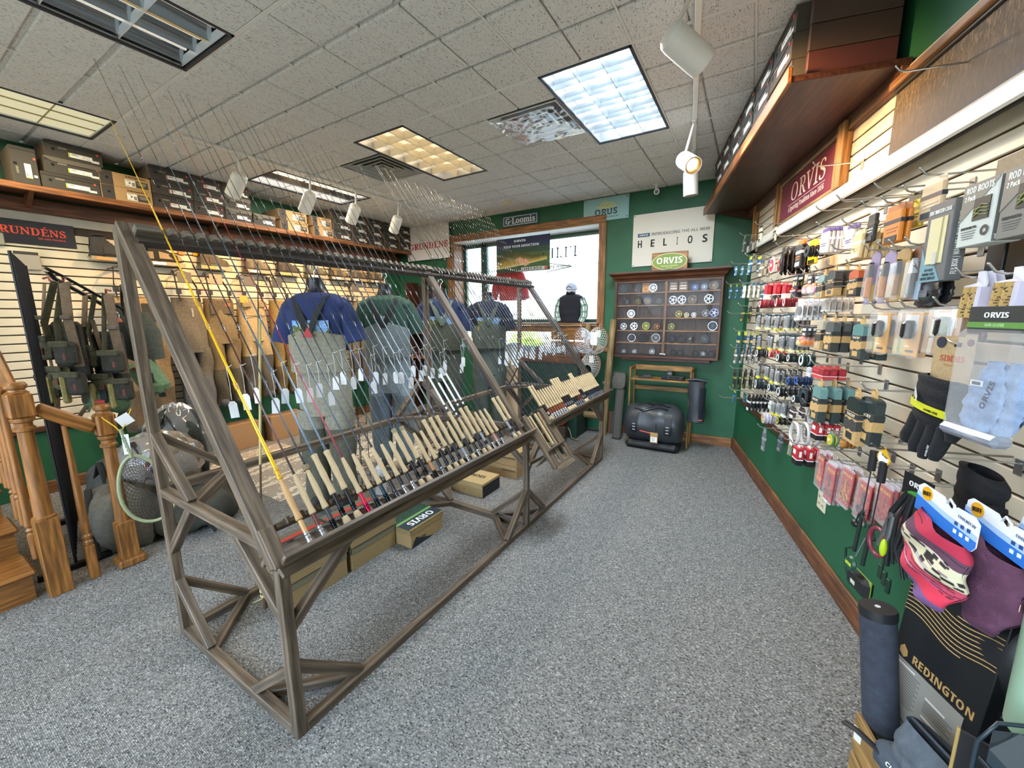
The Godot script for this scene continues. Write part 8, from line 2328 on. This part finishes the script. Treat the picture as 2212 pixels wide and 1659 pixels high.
	obj("retractor_cord", Geo.new().tube([Vector3(-0.08, -0.3, 0.008), Vector3(-0.068, -0.262, 0.008)], 0.003, 6), M("1c2a24", 0.4), dm)
	obj("round_badge", Geo.new().lathe([Vector2(0, 0.01), Vector2(0.024, 0.009), Vector2(0.028, 0.0), Vector2(0.024, -0.004)], 22), M("164a34", 0.4), dm, Vector3(-0.03, -0.44, 0.03), Vector3(PI / 2, 0, 0))
	text(dm, "LOON", Vector3(-0.03, -0.44, 0.041), 0.012, M("c9d83a", 0.5), 0.034)
	obj("zip_case", bx(Vector3(-0.012, -0.5, 0.006), Vector3(0.12, 0.075, 0.035), 0.016), M("17191a", 0.45), dm)
	obj("zip_line", bx(Vector3(-0.012, -0.4995, 0.006), Vector3(0.122, 0.077, 0.003), 0.0), M("8fae3a", 0.5), dm)
	obj("case_label", bx(Vector3(-0.02, -0.505, 0.0245), Vector3(0.026, 0.014, 0.001)), M("c8ccb8", 0.5), dm)
	obj("side_cord", Geo.new().tube([Vector3(-0.075, -0.4, 0.006), Vector3(-0.12, -0.43, 0.006), Vector3(-0.1, -0.5, 0.01), Vector3(-0.06, -0.54, 0.01)], 0.004, 6), M("123028", 0.5), dm)
	obj("chain", Geo.new().tube([Vector3(-0.03, -0.41, 0.02), Vector3(-0.02, -0.36, 0.012), Vector3(-0.015, -0.33, 0.008)], 0.003, 6), M("c8ccd0", 0.2, 0.9), dm)

func foreground() -> void:
	var rz := func(s: float, y: float, d: float) -> Vector3: return wallpos(s, y, d)
	# pine crate on the floor by the wall, open at the top
	var cr := thing("pine_crate", "open pine crate on the floor at the lower right corner", "crate", wallpos(4.27, 0, 0.27), RWA)
	var pw := wood("c79a58", 1)
	for k in 3:
		for sd in [-1, 1]:
			obj("slat", bx(Vector3(0, 0.075 + 0.14 * k, sd * 0.185), Vector3(0.60, 0.125, 0.014), 0.003), pw, cr)
			obj("slat", bx(Vector3(sd * 0.293, 0.075 + 0.14 * k, 0), Vector3(0.014, 0.125, 0.356), 0.003), wood("c79a58", 3), cr)
	obj("bottom_board", bx(Vector3(0, 0.012, 0), Vector3(0.57, 0.016, 0.34)), pw, cr)
	for x in [-1, 1]:
		for z in [-1, 1]:
			obj("corner_post", bx(Vector3(x * 0.272, 0.21, z * 0.166), Vector3(0.028, 0.41, 0.022), 0.003), wood("b98a4c", 2), cr)
	# camouflage and grey rod tube
	var tb := thing("rod_tube", "grey rod tube with black cap and dark camouflage lower half", "tube", wallpos(4.035, 0.02, 0.375), RWA)
	var b0 := Vector3(0, 0, 0)
	var d0 := Vector3(-0.085, 0.745, 0.065)
	obj("upper_sleeve", Geo.new().tube([b0 + d0 * 0.52, b0 + d0 * 0.985], 0.043, 22), cloth("3a3f4a"), tb)
	obj("lower_sleeve", Geo.new().tube([b0, b0 + d0 * 0.52], 0.0445, 22), printed("camo", picture("camo", 128, 256, func(im: Image):
		var r := RandomNumberGenerator.new()
		r.seed = 51
		im.fill(Color("2c332a"))
		for k in 600:
			fill(im, r.randi_range(0, 118), r.randi_range(0, 250), r.randi_range(4, 16), r.randi_range(1, 3), ["1b201c", "3c463a", "262e26", "475044"][r.randi_range(0, 3)])), 0.8), tb)
	obj("cap", Geo.new().tube([b0 + d0 * 0.965, b0 + d0 * 0.99, b0 + d0], [0.045, 0.0455, 0.043], 24), M("1d1d20", 0.45), tb)
	obj("cap_ring", Geo.new().tube([b0 + d0 * 1.0005, b0 + d0 * 1.002], 0.007, 14), M("c8c8c8", 0.4), tb)
	obj("paper_label", bx(b0 + d0 * 0.47 + Vector3(0.018, 0, 0.043), Vector3(0.034, 0.045, 0.002)), M("d4d6d4", 0.6), tb, Vector3.ZERO, Vector3(0, 0.35, 0.1))
	obj("seam", Geo.new().tube([b0 + d0 * 0.5199, b0 + d0 * 0.5201 + Vector3(0, 0.001, 0)], 0.0455, 22), M("23262c", 0.6), tb)
	# tall black carton with gold wave lines
	var rd := thing("carton_pack", "tall black REDINGTON carton with gold wave lines and kraft top edge", "box", wallpos(4.03, 0.335, 0.352), RWA + 0.2)
	var ln := Basis(Vector3.RIGHT, -0.07)
	rd.basis = rd.basis * ln
	obj("body", bx(Vector3(0, 0.29, -0.02), Vector3(0.25, 0.58, 0.045), 0.002), M("16181a", 0.5), rd)
	obj("kraft_edge", bx(Vector3(0, 0.5815, -0.02), Vector3(0.248, 0.004, 0.044), 0.001), kraft("c29d62"), rd)
	obj("hand_slot", bx(Vector3(-0.05, 0.535, 0.003), Vector3(0.045, 0.008, 0.002), 0.0), M("060606", 0.8), rd)
	for k in 9:
		var pts := []
		for i in 17:
			var f := i / 16.0
			var x := -0.122 + 0.244 * f
			if (k < 2 and f < 0.22 + 0.3 * (1 - k)) or (k == 8 and f > 0.7):
				continue
			pts.append(Vector3(x, 0.512 - 0.0125 * k + 0.012 * sin(f * 7.0 + 0.6), 0.0032))
		if pts.size() > 1:
			obj("wave_line", Geo.new().tube(pts, 0.0016, 4), M("b8935a", 0.4), rd)
	text(rd, "REDINGTON", Vector3(0.022, 0.292, 0.003), 0.024, M("b8935a", 0.4), 0.17)
	obj("leaf_logo", Geo.new().prism(PackedVector2Array([Vector2(-0.105, 0.285), Vector2(-0.09, 0.275), Vector2(-0.08, 0.285), Vector2(-0.082, 0.3), Vector2(-0.096, 0.313), Vector2(-0.106, 0.3)]), 0.0025, 0.0036), M("b8935a", 0.4), rd)
	obj("info_sheet", card(0.205, 0.235, 0.001), printed("info", picture("info", 160, 184, func(im: Image):
		im.fill(Color("8f8a80"))
		fill(im, 8, 8, 46, 4, "d8d4cc")
		for k in 14:
			fill(im, 8, 18 + k * 6, 62 - (k * 7) % 14, 2, "5a5650")
		for b in 3:
			fill(im, 86, 34 + b * 44, 44, 4, "d8d4cc")
			for k in 5:
				fill(im, 86, 42 + b * 44 + k * 6, 62 - (k * 9) % 18, 2, "5f5b54")
		for k in 52:
			fill(im, 10 + k, 112 + k / 2, 3, 3, "3a3a3e")
		fill(im, 12, 112, 16, 12, "3a3a42")
		fill(im, 22, 124, 9, 10, "34343a")
		for k in 5:
			fill(im, 8, 152 + k * 6, 50 - (k * 5) % 12, 2, "5f5b54"))), rd, Vector3(-0.012, 0.152, 0.0035))
	# rolled black bag behind the carton
	var rl := thing("rolled_bag", "big black rolled bag behind the tall black carton", "bag", wallpos(4.02, 0.80, 0.21), RWA)
	obj("roll", Geo.new().surf(26, 14, func(u: float, v: float):
		var a := u * TAU
		var e := pow(maxf(0.0, 1.0 - pow(absf(v - 0.5) * 2.0, 5.0)), 0.5)
		return Vector3((v - 0.5) * 0.36, cos(a) * 0.13 * e, sin(a) * 0.10 * e), true), M("1c1d20", 0.45), rl)
	obj("strap", Geo.new().surf(20, 2, func(u: float, v: float):
		var a := u * TAU
		return Vector3(-0.06 + 0.03 * v, cos(a) * 0.134, sin(a) * 0.104), true), M("0f1012", 0.6), rl)
	obj("lower_fold", bx(Vector3(0.06, -0.2, 0.0), Vector3(0.24, 0.22, 0.14), 0.05), M("131416", 0.5), rl)
	var bs := thing("carton", "brown grey carton with white top edge at the right frame edge", "box", wallpos(4.32, 0.42, 0.12), RWA)
	obj("body", bx(Vector3(0, 0.14, 0), Vector3(0.26, 0.28, 0.2), 0.003), kraft("4c423c"), bs)
	obj("white_top", bx(Vector3(0, 0.288, 0), Vector3(0.262, 0.016, 0.202), 0.003), M("c9ccd2", 0.5), bs)
	# pale green tube with an orange mark
	var gt := thing("rod_tube", "pale green tube with orange FP square at the right edge", "tube", wallpos(4.235, 0.71, 0.26), RWA)
	var gd := Vector3(0.02, 0.37, 0.02)
	obj("tube", Geo.new().tube([Vector3.ZERO, gd], 0.066, 28, false), M("9fc0a4", 0.5), gt)
	obj("rim", Geo.new().tube([gd * 0.985, gd * 1.005], 0.0675, 28, false), kraft("b39a78"), gt)
	obj("tube_floor", Geo.new().tube([gd * 0.9, gd * 0.905], 0.064, 28), M("5a4a3c", 0.8), gt)
	obj("orange_square", Geo.new().surf(6, 2, func(u: float, v: float):
		var a := 1.95 + u * 0.95
		return Vector3(cos(a) * 0.0668, 0.235 + 0.065 * v, sin(a) * 0.0668) + gd * 0.6 * (0.235 / 0.37) * Vector3(1, 0, 1)), M("c8642c", 0.5), gt)
	text(gt, "FP", Vector3(-0.042, 0.266, 0.061), 0.03, M("e8c8a4", 0.5), 0.03, Vector3(0, -0.72, -0.1))
	# soft things lying in and on the crate
	var g1 := thing("soft_pouch", "grey fabric pouch lying in front of the black carton", "pouch", wallpos(4.2, 0.43, 0.385), RWA + 0.25)
	obj("body", Geo.new().surf(22, 12, func(u: float, v: float):
		var a := u * TAU
		var c := cos(a)
		var s := sin(a)
		var e := sin(clampf(v, 0.02, 0.98) * PI)
		return Vector3(signf(c) * pow(absf(c), 0.4) * 0.105, -0.02 + 0.15 * v, signf(s) * pow(absf(s), 0.6) * 0.06 * pow(e, 0.4) + 0.004 * sin(v * 20.0)), true), cloth("5c646c"), g1)
	obj("seam", Geo.new().tube([Vector3(-0.1, 0.128, 0.0), Vector3(0.1, 0.128, 0.0)], 0.005, 6), M("3a4048", 0.6), g1)
	var dv := thing("divider_card", "black card with gold edge between the pouches", "card", wallpos(4.315, 0.40, 0.39), RWA + 0.9)
	obj("card", bx(Vector3(0, 0.16, 0), Vector3(0.12, 0.32, 0.006), 0.001), M("17171a", 0.5), dv)
	obj("gold_edge", bx(Vector3(-0.0615, 0.16, 0), Vector3(0.006, 0.32, 0.009), 0.001), M("c0a060", 0.35, 0.4), dv)
	var g2 := thing("zip_bag", "dark teal grey zip bag with piped seams at the bottom right", "bag", wallpos(4.38, 0.42, 0.36), RWA + 0.15)
	obj("body", Geo.new().box(Vector3(0.0, 0.185, 0), Vector3(0.17, 0.39, 0.15), 0.045), M("2e3d44", 0.4), g2)
	for q in [[-0.06, 0.385, 0.05], [0.06, 0.385, 0.05]]:
		obj("piping", Geo.new().tube([Vector3(q[0], 0.38, -0.05), Vector3(q[0], 0.378, 0.05), Vector3(q[0], 0.33, 0.077), Vector3(q[0], 0.1, 0.077)], 0.004, 6), M("24323a", 0.4), g2)
	obj("zip", Geo.new().tube([Vector3(-0.05, 0.3, 0.077), Vector3(0.06, 0.3, 0.077)], 0.005, 6), M("1a2226", 0.5), g2)
	var g3 := thing("gear_pouch", "small blue grey pouch with CLEAR lettering at the crate edge", "pouch", wallpos(4.16, 0.395, 0.432), RWA + 0.25)
	obj("body", Geo.new().tube([Vector3(-0.07, 0.03, 0), Vector3(-0.06, 0.035, 0), Vector3(0.07, 0.035, 0), Vector3(0.08, 0.03, 0)], [0.028, 0.04, 0.04, 0.028], 16), cloth("4a535c"), g3)
	obj("label_strip", bx(Vector3(0.0, 0.05, 0.035), Vector3(0.08, 0.016, 0.002)), M("2a2f38", 0.5), g3, Vector3.ZERO, Vector3(-0.4, 0, 0))
	text(g3, "CLEAR", Vector3(0.0, 0.051, 0.037), 0.01, M("e4e6e8", 0.5), 0.05, Vector3(-0.4, 0, 0))
	obj("tag", bx(Vector3(0.055, 0.055, 0.033), Vector3(0.02, 0.014, 0.002)), M("d8dadc", 0.5), g3, Vector3.ZERO, Vector3(-0.4, 0, 0))
	obj("strap", Geo.new().tube([Vector3(-0.05, 0.05, 0.03), Vector3(-0.1, 0.06, 0.055), Vector3(-0.135, 0.045, 0.06)], 0.011, 8, true, Vector2(1, 0.35)), M("15161a", 0.6), g3)

func hooks() -> void:
	hang("dark photo card packet above the light strip", "packet", 3, 0.794, 2.349, 0.163, 0.06, 0.220, 0.105, "3a3c38", "6b6a5c", "8d8a78")
	hang("cream and black packet above the light strip", "packet", 2, 1.344, 2.334, 0.138, 0.06, 0.220, 0.117, "d8d4b0", "1c1d1f", "2a2b2c")
	hang("light blue leader packet on the corner hook, second row", "packet", 3, 0.716, 2.095, 0.113, 0.07, 0.260, 0.152, "5f8fb4", "26323e", "dfe6ea")
	hang("large teal leader packet with yellow header, second row", "packet", 2, 1.273, 2.096, 0.142, 0.08, 0.260, 0.193, "1f5a78", "c9d23a", "dfe6ea")
	hang("small white packet with blue header, second row", "packet", 2, 1.556, 2.028, 0.131, 0.07, 0.240, 0.193, "8a7a5c", "24506a", "e0e0dc")
	hang("round red and white spool card", "disc", 2, 1.826, 2.022, 0.118, 0.1, 0.240, 0.191, "c9303a", "e9e6e2", "ffffff")
	hang("slim black pouch hanging in a bunch", "pouch", 7, 2.084, 2.048, 0.179, 0.07, 0.250, 0.177, "1a1718", "2a2628", "3a3638")
	hang("black tool under an orange header card", "packet", 2, 2.394, 2.044, 0.165, 0.09, 0.250, 0.239, "242628", "e8742a", "c9ccd0")
	hang("black tape roll on the hook beside the orange header", "spool", 4, 2.557, 1.978, 0.064, 0.07, 0.260, 0.241, "18181a", "18181a", "2a2a2c")
	hang("yellow card behind the black tape rolls", "packet", 1, 2.200, 2.072, 0.158, 0.12, 0.120, 0.120, "e8c21c", "e8c21c", "2a2a20")
	hang("white packet with violet header by the light strip", "packet", 4, 2.766, 2.041, 0.131, 0.08, 0.260, 0.233, "e9e4dc", "5b4f92", "ffffff")
	hang("white packet with violet header right of the tape", "packet", 2, 2.882, 2.030, 0.122, 0.09, 0.200, 0.188, "e2dcd8", "6a5f9c", "ffffff")
	hang("cream packet with drawn hooks", "packet", 6, 3.113, 1.966, 0.127, 0.09, 0.260, 0.241, "dfc28a", "e9d6a8", "f2e8cc")
	hang("blue tippet packet with yellow header, third row corner", "packet", 3, 0.590, 1.912, 0.152, 0.07, 0.270, 0.159, "1d5878", "b9c83a", "8fb4cc")
	hang("cream packet with blue header, third row", "packet", 6, 1.102, 1.887, 0.138, 0.07, 0.250, 0.072, "dcdfcc", "2a5f80", "f0f0e8")
	hang("small slate packet beside the red boxes", "packet", 1, 1.492, 1.805, 0.082, 0.06, 0.200, 0.163, "3f5d70", "26323e", "dfe6ea")
	hang("red carton on the first hook of the red group", "box", 3, 1.858, 1.831, 0.114, 0.06, 0.260, 0.216, "a31c2c", "e8e6e2", "c8283a")
	hang("red carton on the second hook of the red group", "box", 2, 2.077, 1.821, 0.111, 0.06, 0.260, 0.227, "a31c2c", "1a1b20", "d8404a")
	hang("red carton on the third hook of the red group", "box", 2, 2.253, 1.804, 0.092, 0.06, 0.260, 0.239, "8f1826", "e8e6e2", "c8283a")
	hang("black card with small coloured floats", "bobcard", 2, 2.369, 1.844, 0.134, 0.1, 0.250, 0.225, "20242e", "20242e", "e87038")
	hang("packet of orange, white and pink float balls", "bobber", 2, 2.620, 1.826, 0.108, 0.07, 0.260, 0.251, "e8702c", "f0ece8", "e87aa0")
	hang("packet of larger float balls beside the clear fly box", "bobber", 1, 2.758, 1.815, 0.102, 0.09, 0.270, 0.270, "f07a2a", "f0ece8", "d870b0")
	hang("pale green clear fly box in kraft sleeve, third row", "flybox", 1, 2.834, 1.819, 0.128, 0.075, 0.270, 0.252, "7d938c", "c9a46a", "3a3c38")
	hang("charcoal fly box in kraft sleeve, third row", "flybox", 2, 2.954, 1.830, 0.133, 0.085, 0.270, 0.226, "4a4a46", "c9a46a", "3a3c38")
	hang("orange fly box in dark sleeve", "flybox", 2, 3.160, 1.809, 0.120, 0.09, 0.270, 0.253, "c25a2c", "3d3f3b", "c9a46a")
	hang("dark packet with lime band, fourth row corner", "packet", 3, 1.120, 1.681, 0.144, 0.07, 0.250, 0.135, "33372f", "2a2c28", "98a436")
	hang("red tippet spool on the first red spool hook", "spool", 4, 1.721, 1.708, 0.062, 0.045, 0.260, 0.216, "8f1a2c", "e6e2de", "a82438")
	hang("red tippet spool on the second red spool hook", "spool", 3, 2.100, 1.713, 0.068, 0.05, 0.260, 0.235, "8f1a2c", "e6e2de", "a82438")
	hang("red tippet spool on the third red spool hook", "spool", 5, 2.190, 1.709, 0.063, 0.05, 0.240, 0.178, "8f1a2c", "e6e2de", "a82438")
	hang("clear blister pack with black fittings, fourth row", "tippet", 5, 2.538, 1.698, 0.121, 0.07, 0.270, 0.163, "e2e4e6", "2a2c2e", "d0d4d8")
	hang("clear packet with pale card, fourth row", "tippet", 5, 2.755, 1.693, 0.069, 0.06, 0.220, 0.155, "d8d6d0", "c8b8a4", "e8e6e0")
	hang("navy leader pack on the first hook, fifth row", "tippet", 2, 1.735, 1.617, 0.119, 0.06, 0.270, 0.222, "1c3a4c", "0f1a24", "e6e2a0")
	hang("navy leader pack on the second hook, fifth row", "tippet", 2, 1.988, 1.611, 0.109, 0.06, 0.270, 0.233, "1c3a4c", "0f1a24", "e6e2a0")
	hang("navy leader pack on the third hook, fifth row", "tippet", 2, 2.181, 1.611, 0.108, 0.06, 0.270, 0.236, "1c3a4c", "0f1a24", "d8d040")
	hang("navy leader pack on the fourth hook, fifth row", "tippet", 5, 2.370, 1.616, 0.105, 0.06, 0.270, 0.196, "1c3a4c", "0f1a24", "e6e2a0")
	hang("clear packet of orange, red and yellow float balls", "bobber", 3, 2.620, 1.543, 0.115, 0.07, 0.260, 0.209, "e8602c", "e9d83a", "e8873a")
	hang("clear compartment fly box in kraft sleeve, fifth row", "flybox", 1, 2.894, 1.603, 0.165, 0.075, 0.270, 0.258, "b5ae9a", "c9a46a", "3a3c38")
	hang("charcoal fly box in kraft sleeve, fifth row", "flybox", 3, 3.003, 1.596, 0.160, 0.085, 0.270, 0.192, "565a58", "3d3f3b", "c9a46a")
	hang("teal domed fly box in dark sleeve, fifth row", "flybox", 2, 3.261, 1.590, 0.162, 0.09, 0.270, 0.215, "5f8a88", "3d4642", "c9a46a")
	hang("blue packet with yellow print, sixth row corner", "packet", 4, 1.081, 1.452, 0.213, 0.07, 0.260, 0.103, "1a4a6a", "c4c838", "caa85a")
	hang("clear leader pack with yellow label, first hook, sixth row", "tippet", 2, 1.797, 1.463, 0.113, 0.06, 0.270, 0.210, "20343f", "10161c", "d8cc3a")
	hang("clear leader pack with yellow label, second hook, sixth row", "tippet", 2, 2.089, 1.471, 0.106, 0.06, 0.270, 0.223, "20343f", "10161c", "d8cc3a")
	hang("clear leader pack with yellow label, third hook, sixth row", "tippet", 3, 2.323, 1.487, 0.107, 0.06, 0.270, 0.236, "20343f", "10161c", "e6e2a0")
	hang("clear leader pack with yellow label, fourth hook, sixth row", "tippet", 4, 2.485, 1.490, 0.103, 0.06, 0.270, 0.219, "20343f", "10161c", "e6e2a0")
	hang("plain grey packet with white foot", "packet", 5, 1.063, 1.296, 0.150, 0.07, 0.270, 0.066, "6d6c70", "5a595e", "e8e8e6")
	hang("black and white tippet spool, first spool hook", "spool", 4, 1.804, 1.341, 0.067, 0.05, 0.270, 0.184, "1c1c20", "e4e4e2", "3a3a3e")
	hang("red tippet spool beside the black ones", "spool", 3, 2.112, 1.362, 0.058, 0.05, 0.270, 0.200, "b8302c", "e8e0dc", "d8584a")
	hang("green centred black spool, second spool hook", "spool", 4, 2.323, 1.355, 0.059, 0.055, 0.280, 0.236, "1a2422", "e6e8e4", "3f7a68")
	hang("green centred black spool, third spool hook", "spool", 4, 2.483, 1.365, 0.052, 0.055, 0.270, 0.222, "1a2422", "e6e8e4", "3f7a68")
	hang("large green and white spool at the hook tip", "spool", 2, 2.718, 1.390, 0.077, 0.085, 0.280, 0.247, "16302c", "e8ece8", "2f6a58")
	hang("yellow labelled leader pack, first hook, seventh row", "tippet", 2, 1.851, 1.240, 0.106, 0.06, 0.270, 0.226, "3a3a34", "16161a", "d8d23c")
	hang("yellow labelled leader pack, second hook, seventh row", "tippet", 2, 2.066, 1.259, 0.102, 0.06, 0.270, 0.238, "3a3a34", "16161a", "d8d23c")
	hang("yellow labelled leader pack, third hook, seventh row", "tippet", 2, 2.186, 1.257, 0.111, 0.06, 0.270, 0.232, "3a3a34", "16161a", "d8d23c")
	hang("yellow labelled leader pack, fourth hook, seventh row", "tippet", 5, 2.293, 1.260, 0.102, 0.06, 0.270, 0.153, "3a3a34", "16161a", "e0dca0")
	hang("dark packet with olive band, lowest corner hooks", "packet", 5, 1.104, 1.106, 0.190, 0.07, 0.270, 0.090, "26282a", "3a3a38", "7d8a38")
	hang("blue green packet on the lowest corner hook", "packet", 2, 1.160, 0.909, 0.111, 0.06, 0.270, 0.185, "1a4a5e", "b4c03a", "4a7a8a")
	hang("teal and white spool, left spool hook of the lower row", "spool", 4, 1.885, 1.125, 0.085, 0.06, 0.280, 0.208, "1f2e34", "e2eaea", "3f8a88")
	hang("teal and white spool, middle spool hook of the lower row", "spool", 3, 2.209, 1.143, 0.061, 0.06, 0.280, 0.219, "1f2e34", "e2eaea", "3f8a88")
	hang("black spool in a long row", "spool", 6, 2.395, 1.152, 0.069, 0.065, 0.280, 0.194, "121316", "d8dadc", "2a2c30")
	hang("blue gear retractor, left hook", "spool", 3, 2.477, 1.230, 0.062, 0.05, 0.260, 0.226, "1a2c4a", "2f5fae", "2f6fc0")
	hang("blue gear retractor, right hook", "spool", 3, 2.610, 1.250, 0.055, 0.05, 0.260, 0.232, "1a2c4a", "2f5fae", "2f6fc0")
	hang("bright teal spool at the lower hook tip", "spool", 3, 2.663, 1.150, 0.050, 0.05, 0.280, 0.251, "15262c", "dfe6e8", "3fa0a8")
	hang("large dark spool with teal ring", "spool", 2, 2.745, 1.214, 0.118, 0.1, 0.260, 0.249, "14161a", "30383c", "2f5a66")
	hang("narrow black packet with white foot", "packet", 6, 1.671, 0.974, 0.145, 0.06, 0.270, 0.133, "1b1c1e", "26282a", "dcdcd8")
	hang("small white capped packet", "packet", 1, 2.168, 1.022, 0.060, 0.05, 0.260, 0.245, "c9ccc8", "e8e8e4", "9a9c98")
	hang("pack with copper ring window, left", "tippet", 1, 2.278, 1.047, 0.097, 0.06, 0.270, 0.240, "3f403c", "1a1a1c", "d8cc3a")
	hang("pack with copper ring window, middle", "tippet", 2, 2.372, 1.061, 0.099, 0.06, 0.270, 0.231, "3f403c", "1a1a1c", "d8cc3a")
	hang("pack with copper ring window, right", "tippet", 2, 2.440, 1.071, 0.094, 0.06, 0.260, 0.224, "3f403c", "1a1a1c", "e8e8e4")
	hang("dark packet with white and red foot", "packet", 2, 2.569, 1.070, 0.065, 0.06, 0.250, 0.208, "4a3a3c", "2a2628", "e6e2de")
	hang("tall white packet beside the large spool", "packet", 1, 2.587, 1.323, 0.084, 0.06, 0.200, 0.189, "dfe0e6", "e8e8ee", "b8bcc8")
	hang("bright blue packet under the tall white one", "packet", 1, 2.444, 1.216, 0.044, 0.06, 0.160, 0.140, "2a7ac8", "2a6ab8", "5aa0e0")
	hang("clear coiled zinger pack", "disc", 1, 2.787, 1.131, 0.107, 0.09, 0.240, 0.235, "9aa0a4", "c8ccce", "b0b4b8")
	hang("flat red carton with glossy top", "box", 3, 2.897, 1.351, 0.059, 0.12, 0.260, 0.196, "9a2430", "c84040", "b83038")
	hang("teal domed fly box in dark sleeve, lower row", "flybox", 3, 2.969, 1.286, 0.198, 0.09, 0.280, 0.170, "6f9490", "33413e", "c9a46a")
	hang("tall open fly box carton with cream foam strips", "flybox", 1, 3.366, 1.309, 0.210, 0.11, 0.300, 0.295, "2e3836", "c9a46a", "2e3836")
	hang("tall dark fly box carton beside the cream foam one", "flybox", 1, 3.439, 1.322, 0.201, 0.12, 0.280, 0.280, "2e3836", "2a3230", "c9a46a")
	hang("small red and black carton below the fly boxes", "box", 3, 2.968, 1.083, 0.089, 0.06, 0.270, 0.202, "b02a30", "191a1c", "e8e6e2")
	hang("pale grey coiled hose ring", "ring", 3, 2.685, 1.002, 0.140, 0.11, 0.270, 0.172, "c9c8c8", "e2e0de", "b8b6b4")
	hang("yellow and green round leader pack", "disc", 2, 3.136, 1.074, 0.068, 0.08, 0.280, 0.261, "c9b83a", "3f7a52", "e0d890")
	hang("amber round leader pack", "disc", 3, 3.211, 1.079, 0.054, 0.08, 0.260, 0.255, "b5782a", "8a5a20", "c89040")
	hang("red carton with black foot on the lowest hook", "box", 3, 2.824, 0.910, 0.106, 0.065, 0.290, 0.199, "b02a30", "191a1c", "e8e6e2")
	hang("long grey strip packet below the trim, left", "packet", 1, 2.145, 0.816, 0.170, 0.05, 0.270, 0.242, "6a6e70", "8a8e90", "9a9ea0")
	hang("long grey strip packet below the trim, middle", "packet", 1, 2.469, 0.879, 0.126, 0.05, 0.270, 0.249, "4a4e52", "6a6e70", "7a7e80")
	hang("slender strip packet below the trim, right", "packet", 1, 2.641, 0.880, 0.091, 0.03, 0.270, 0.257, "8a8880", "a8a69c", "8a8a50")
	hang("small clear spool with yellow edge", "spool", 4, 2.115, 0.913, 0.079, 0.055, 0.270, 0.207, "b9b4c0", "d0b838", "a8a4b0")
	hang("black spool with bright yellow face", "spool", 3, 2.408, 0.958, 0.055, 0.055, 0.270, 0.246, "16161a", "d8d23a", "2a2a2e")
	hang("red tool card with orange scissors", "slick", 2, 3.104, 0.977, 0.179, 0.07, 0.290, 0.264, "b8323a", "d8d4d8", "e8802c")
	hang("red tool card in the bunch of five", "slick", 5, 3.238, 0.970, 0.185, 0.08, 0.300, 0.263, "a82c36", "c9c6cc", "8a4a4a")
	hang("red tool card with gold scissors", "slick", 2, 3.386, 1.002, 0.167, 0.09, 0.300, 0.273, "b02c34", "c9c6cc", "d8a040")
	hang("red tool card with black and gold forceps", "slick", 2, 3.535, 1.009, 0.163, 0.09, 0.310, 0.288, "b02c34", "c9c6cc", "3a3434")
	hang("red tool card in the last bunch", "slick", 6, 3.636, 1.036, 0.147, 0.09, 0.300, 0.279, "a82c36", "c9c6cc", "c04030")
	hang("violet backed tool card with orange handle, first of four", "knife", 1, 3.274, 1.854, 0.203, 0.07, 0.260, 0.257, "8a7a9a", "c97a2c", "2a2624")
	hang("violet backed tool card with orange handle, second of four", "knife", 1, 3.397, 1.840, 0.189, 0.08, 0.270, 0.260, "8f7fa0", "c9823a", "221f1e")
	hang("brown backed tool card, third of four", "knife", 1, 3.489, 1.835, 0.179, 0.08, 0.280, 0.264, "a8823a", "9a6a2c", "221f1e")
	hang("dark brown tool card, fourth of four", "knife", 1, 3.560, 1.831, 0.177, 0.08, 0.270, 0.270, "6a3f2a", "3a2a24", "d0d8e0")
	hang("orange card in clear wrap with grey tool", "packet", 2, 3.404, 1.999, 0.140, 0.1, 0.280, 0.264, "d8842a", "b8703a", "3a3230")
	hang("yellow mottled pack behind the lure", "packet", 1, 3.398, 2.031, 0.122, 0.09, 0.220, 0.214, "d8c21c", "3a3a1c", "8a7a10")
	hang("pale card with dark lure in clear wrap", "packet", 1, 3.523, 2.052, 0.140, 0.1, 0.240, 0.221, "cdb28c", "d8c8b0", "2a3038")
	hang("slim dark lure in clear wrap", "packet", 1, 3.185, 2.035, 0.138, 0.06, 0.250, 0.235, "2f2c26", "d8d6d0", "4a463c")
	hang("clear bag with folded black cloth", "pouch", 2, 3.608, 1.738, 0.104, 0.14, 0.260, 0.236, "232527", "3a3c3e", "5a5c5e")
	hang("trout patterned tube pack with pale hanger, left", "tube", 3, 3.833, 1.704, 0.102, 0.07, 0.280, 0.277, "b08a50", "c8c4d8", "e4e0ec")
	hang("trout patterned tube pack with pale hanger, right", "tube", 3, 3.940, 1.704, 0.076, 0.08, 0.280, 0.280, "cdbf9a", "c8c4d8", "e4e0ec")
	hang("yellow tool pack with black gadget, left pair", "yellowpack", 2, 3.449, 1.623, 0.153, 0.09, 0.290, 0.261, "e0a01c", "e4e2e0", "1c1d20")
	hang("amber tool pack between the yellow ones", "yellowpack", 1, 3.455, 1.626, 0.153, 0.09, 0.250, 0.226, "c9822c", "d8d4d0", "2a2624")
	hang("yellow tool pack with black gadget, right pair", "yellowpack", 2, 3.623, 1.625, 0.152, 0.09, 0.290, 0.270, "e0a01c", "e4e2e0", "1c1d20")
	hang("amber tool pack behind the kraft glove card", "yellowpack", 2, 3.726, 1.630, 0.141, 0.1, 0.260, 0.256, "c98a30", "d8d4d0", "1f1c1c")
	hang("maroon card in clear bag above the kraft glove card", "packet", 1, 3.716, 1.590, 0.062, 0.1, 0.200, 0.200, "4f1c24", "c8c6c4", "7a3038")
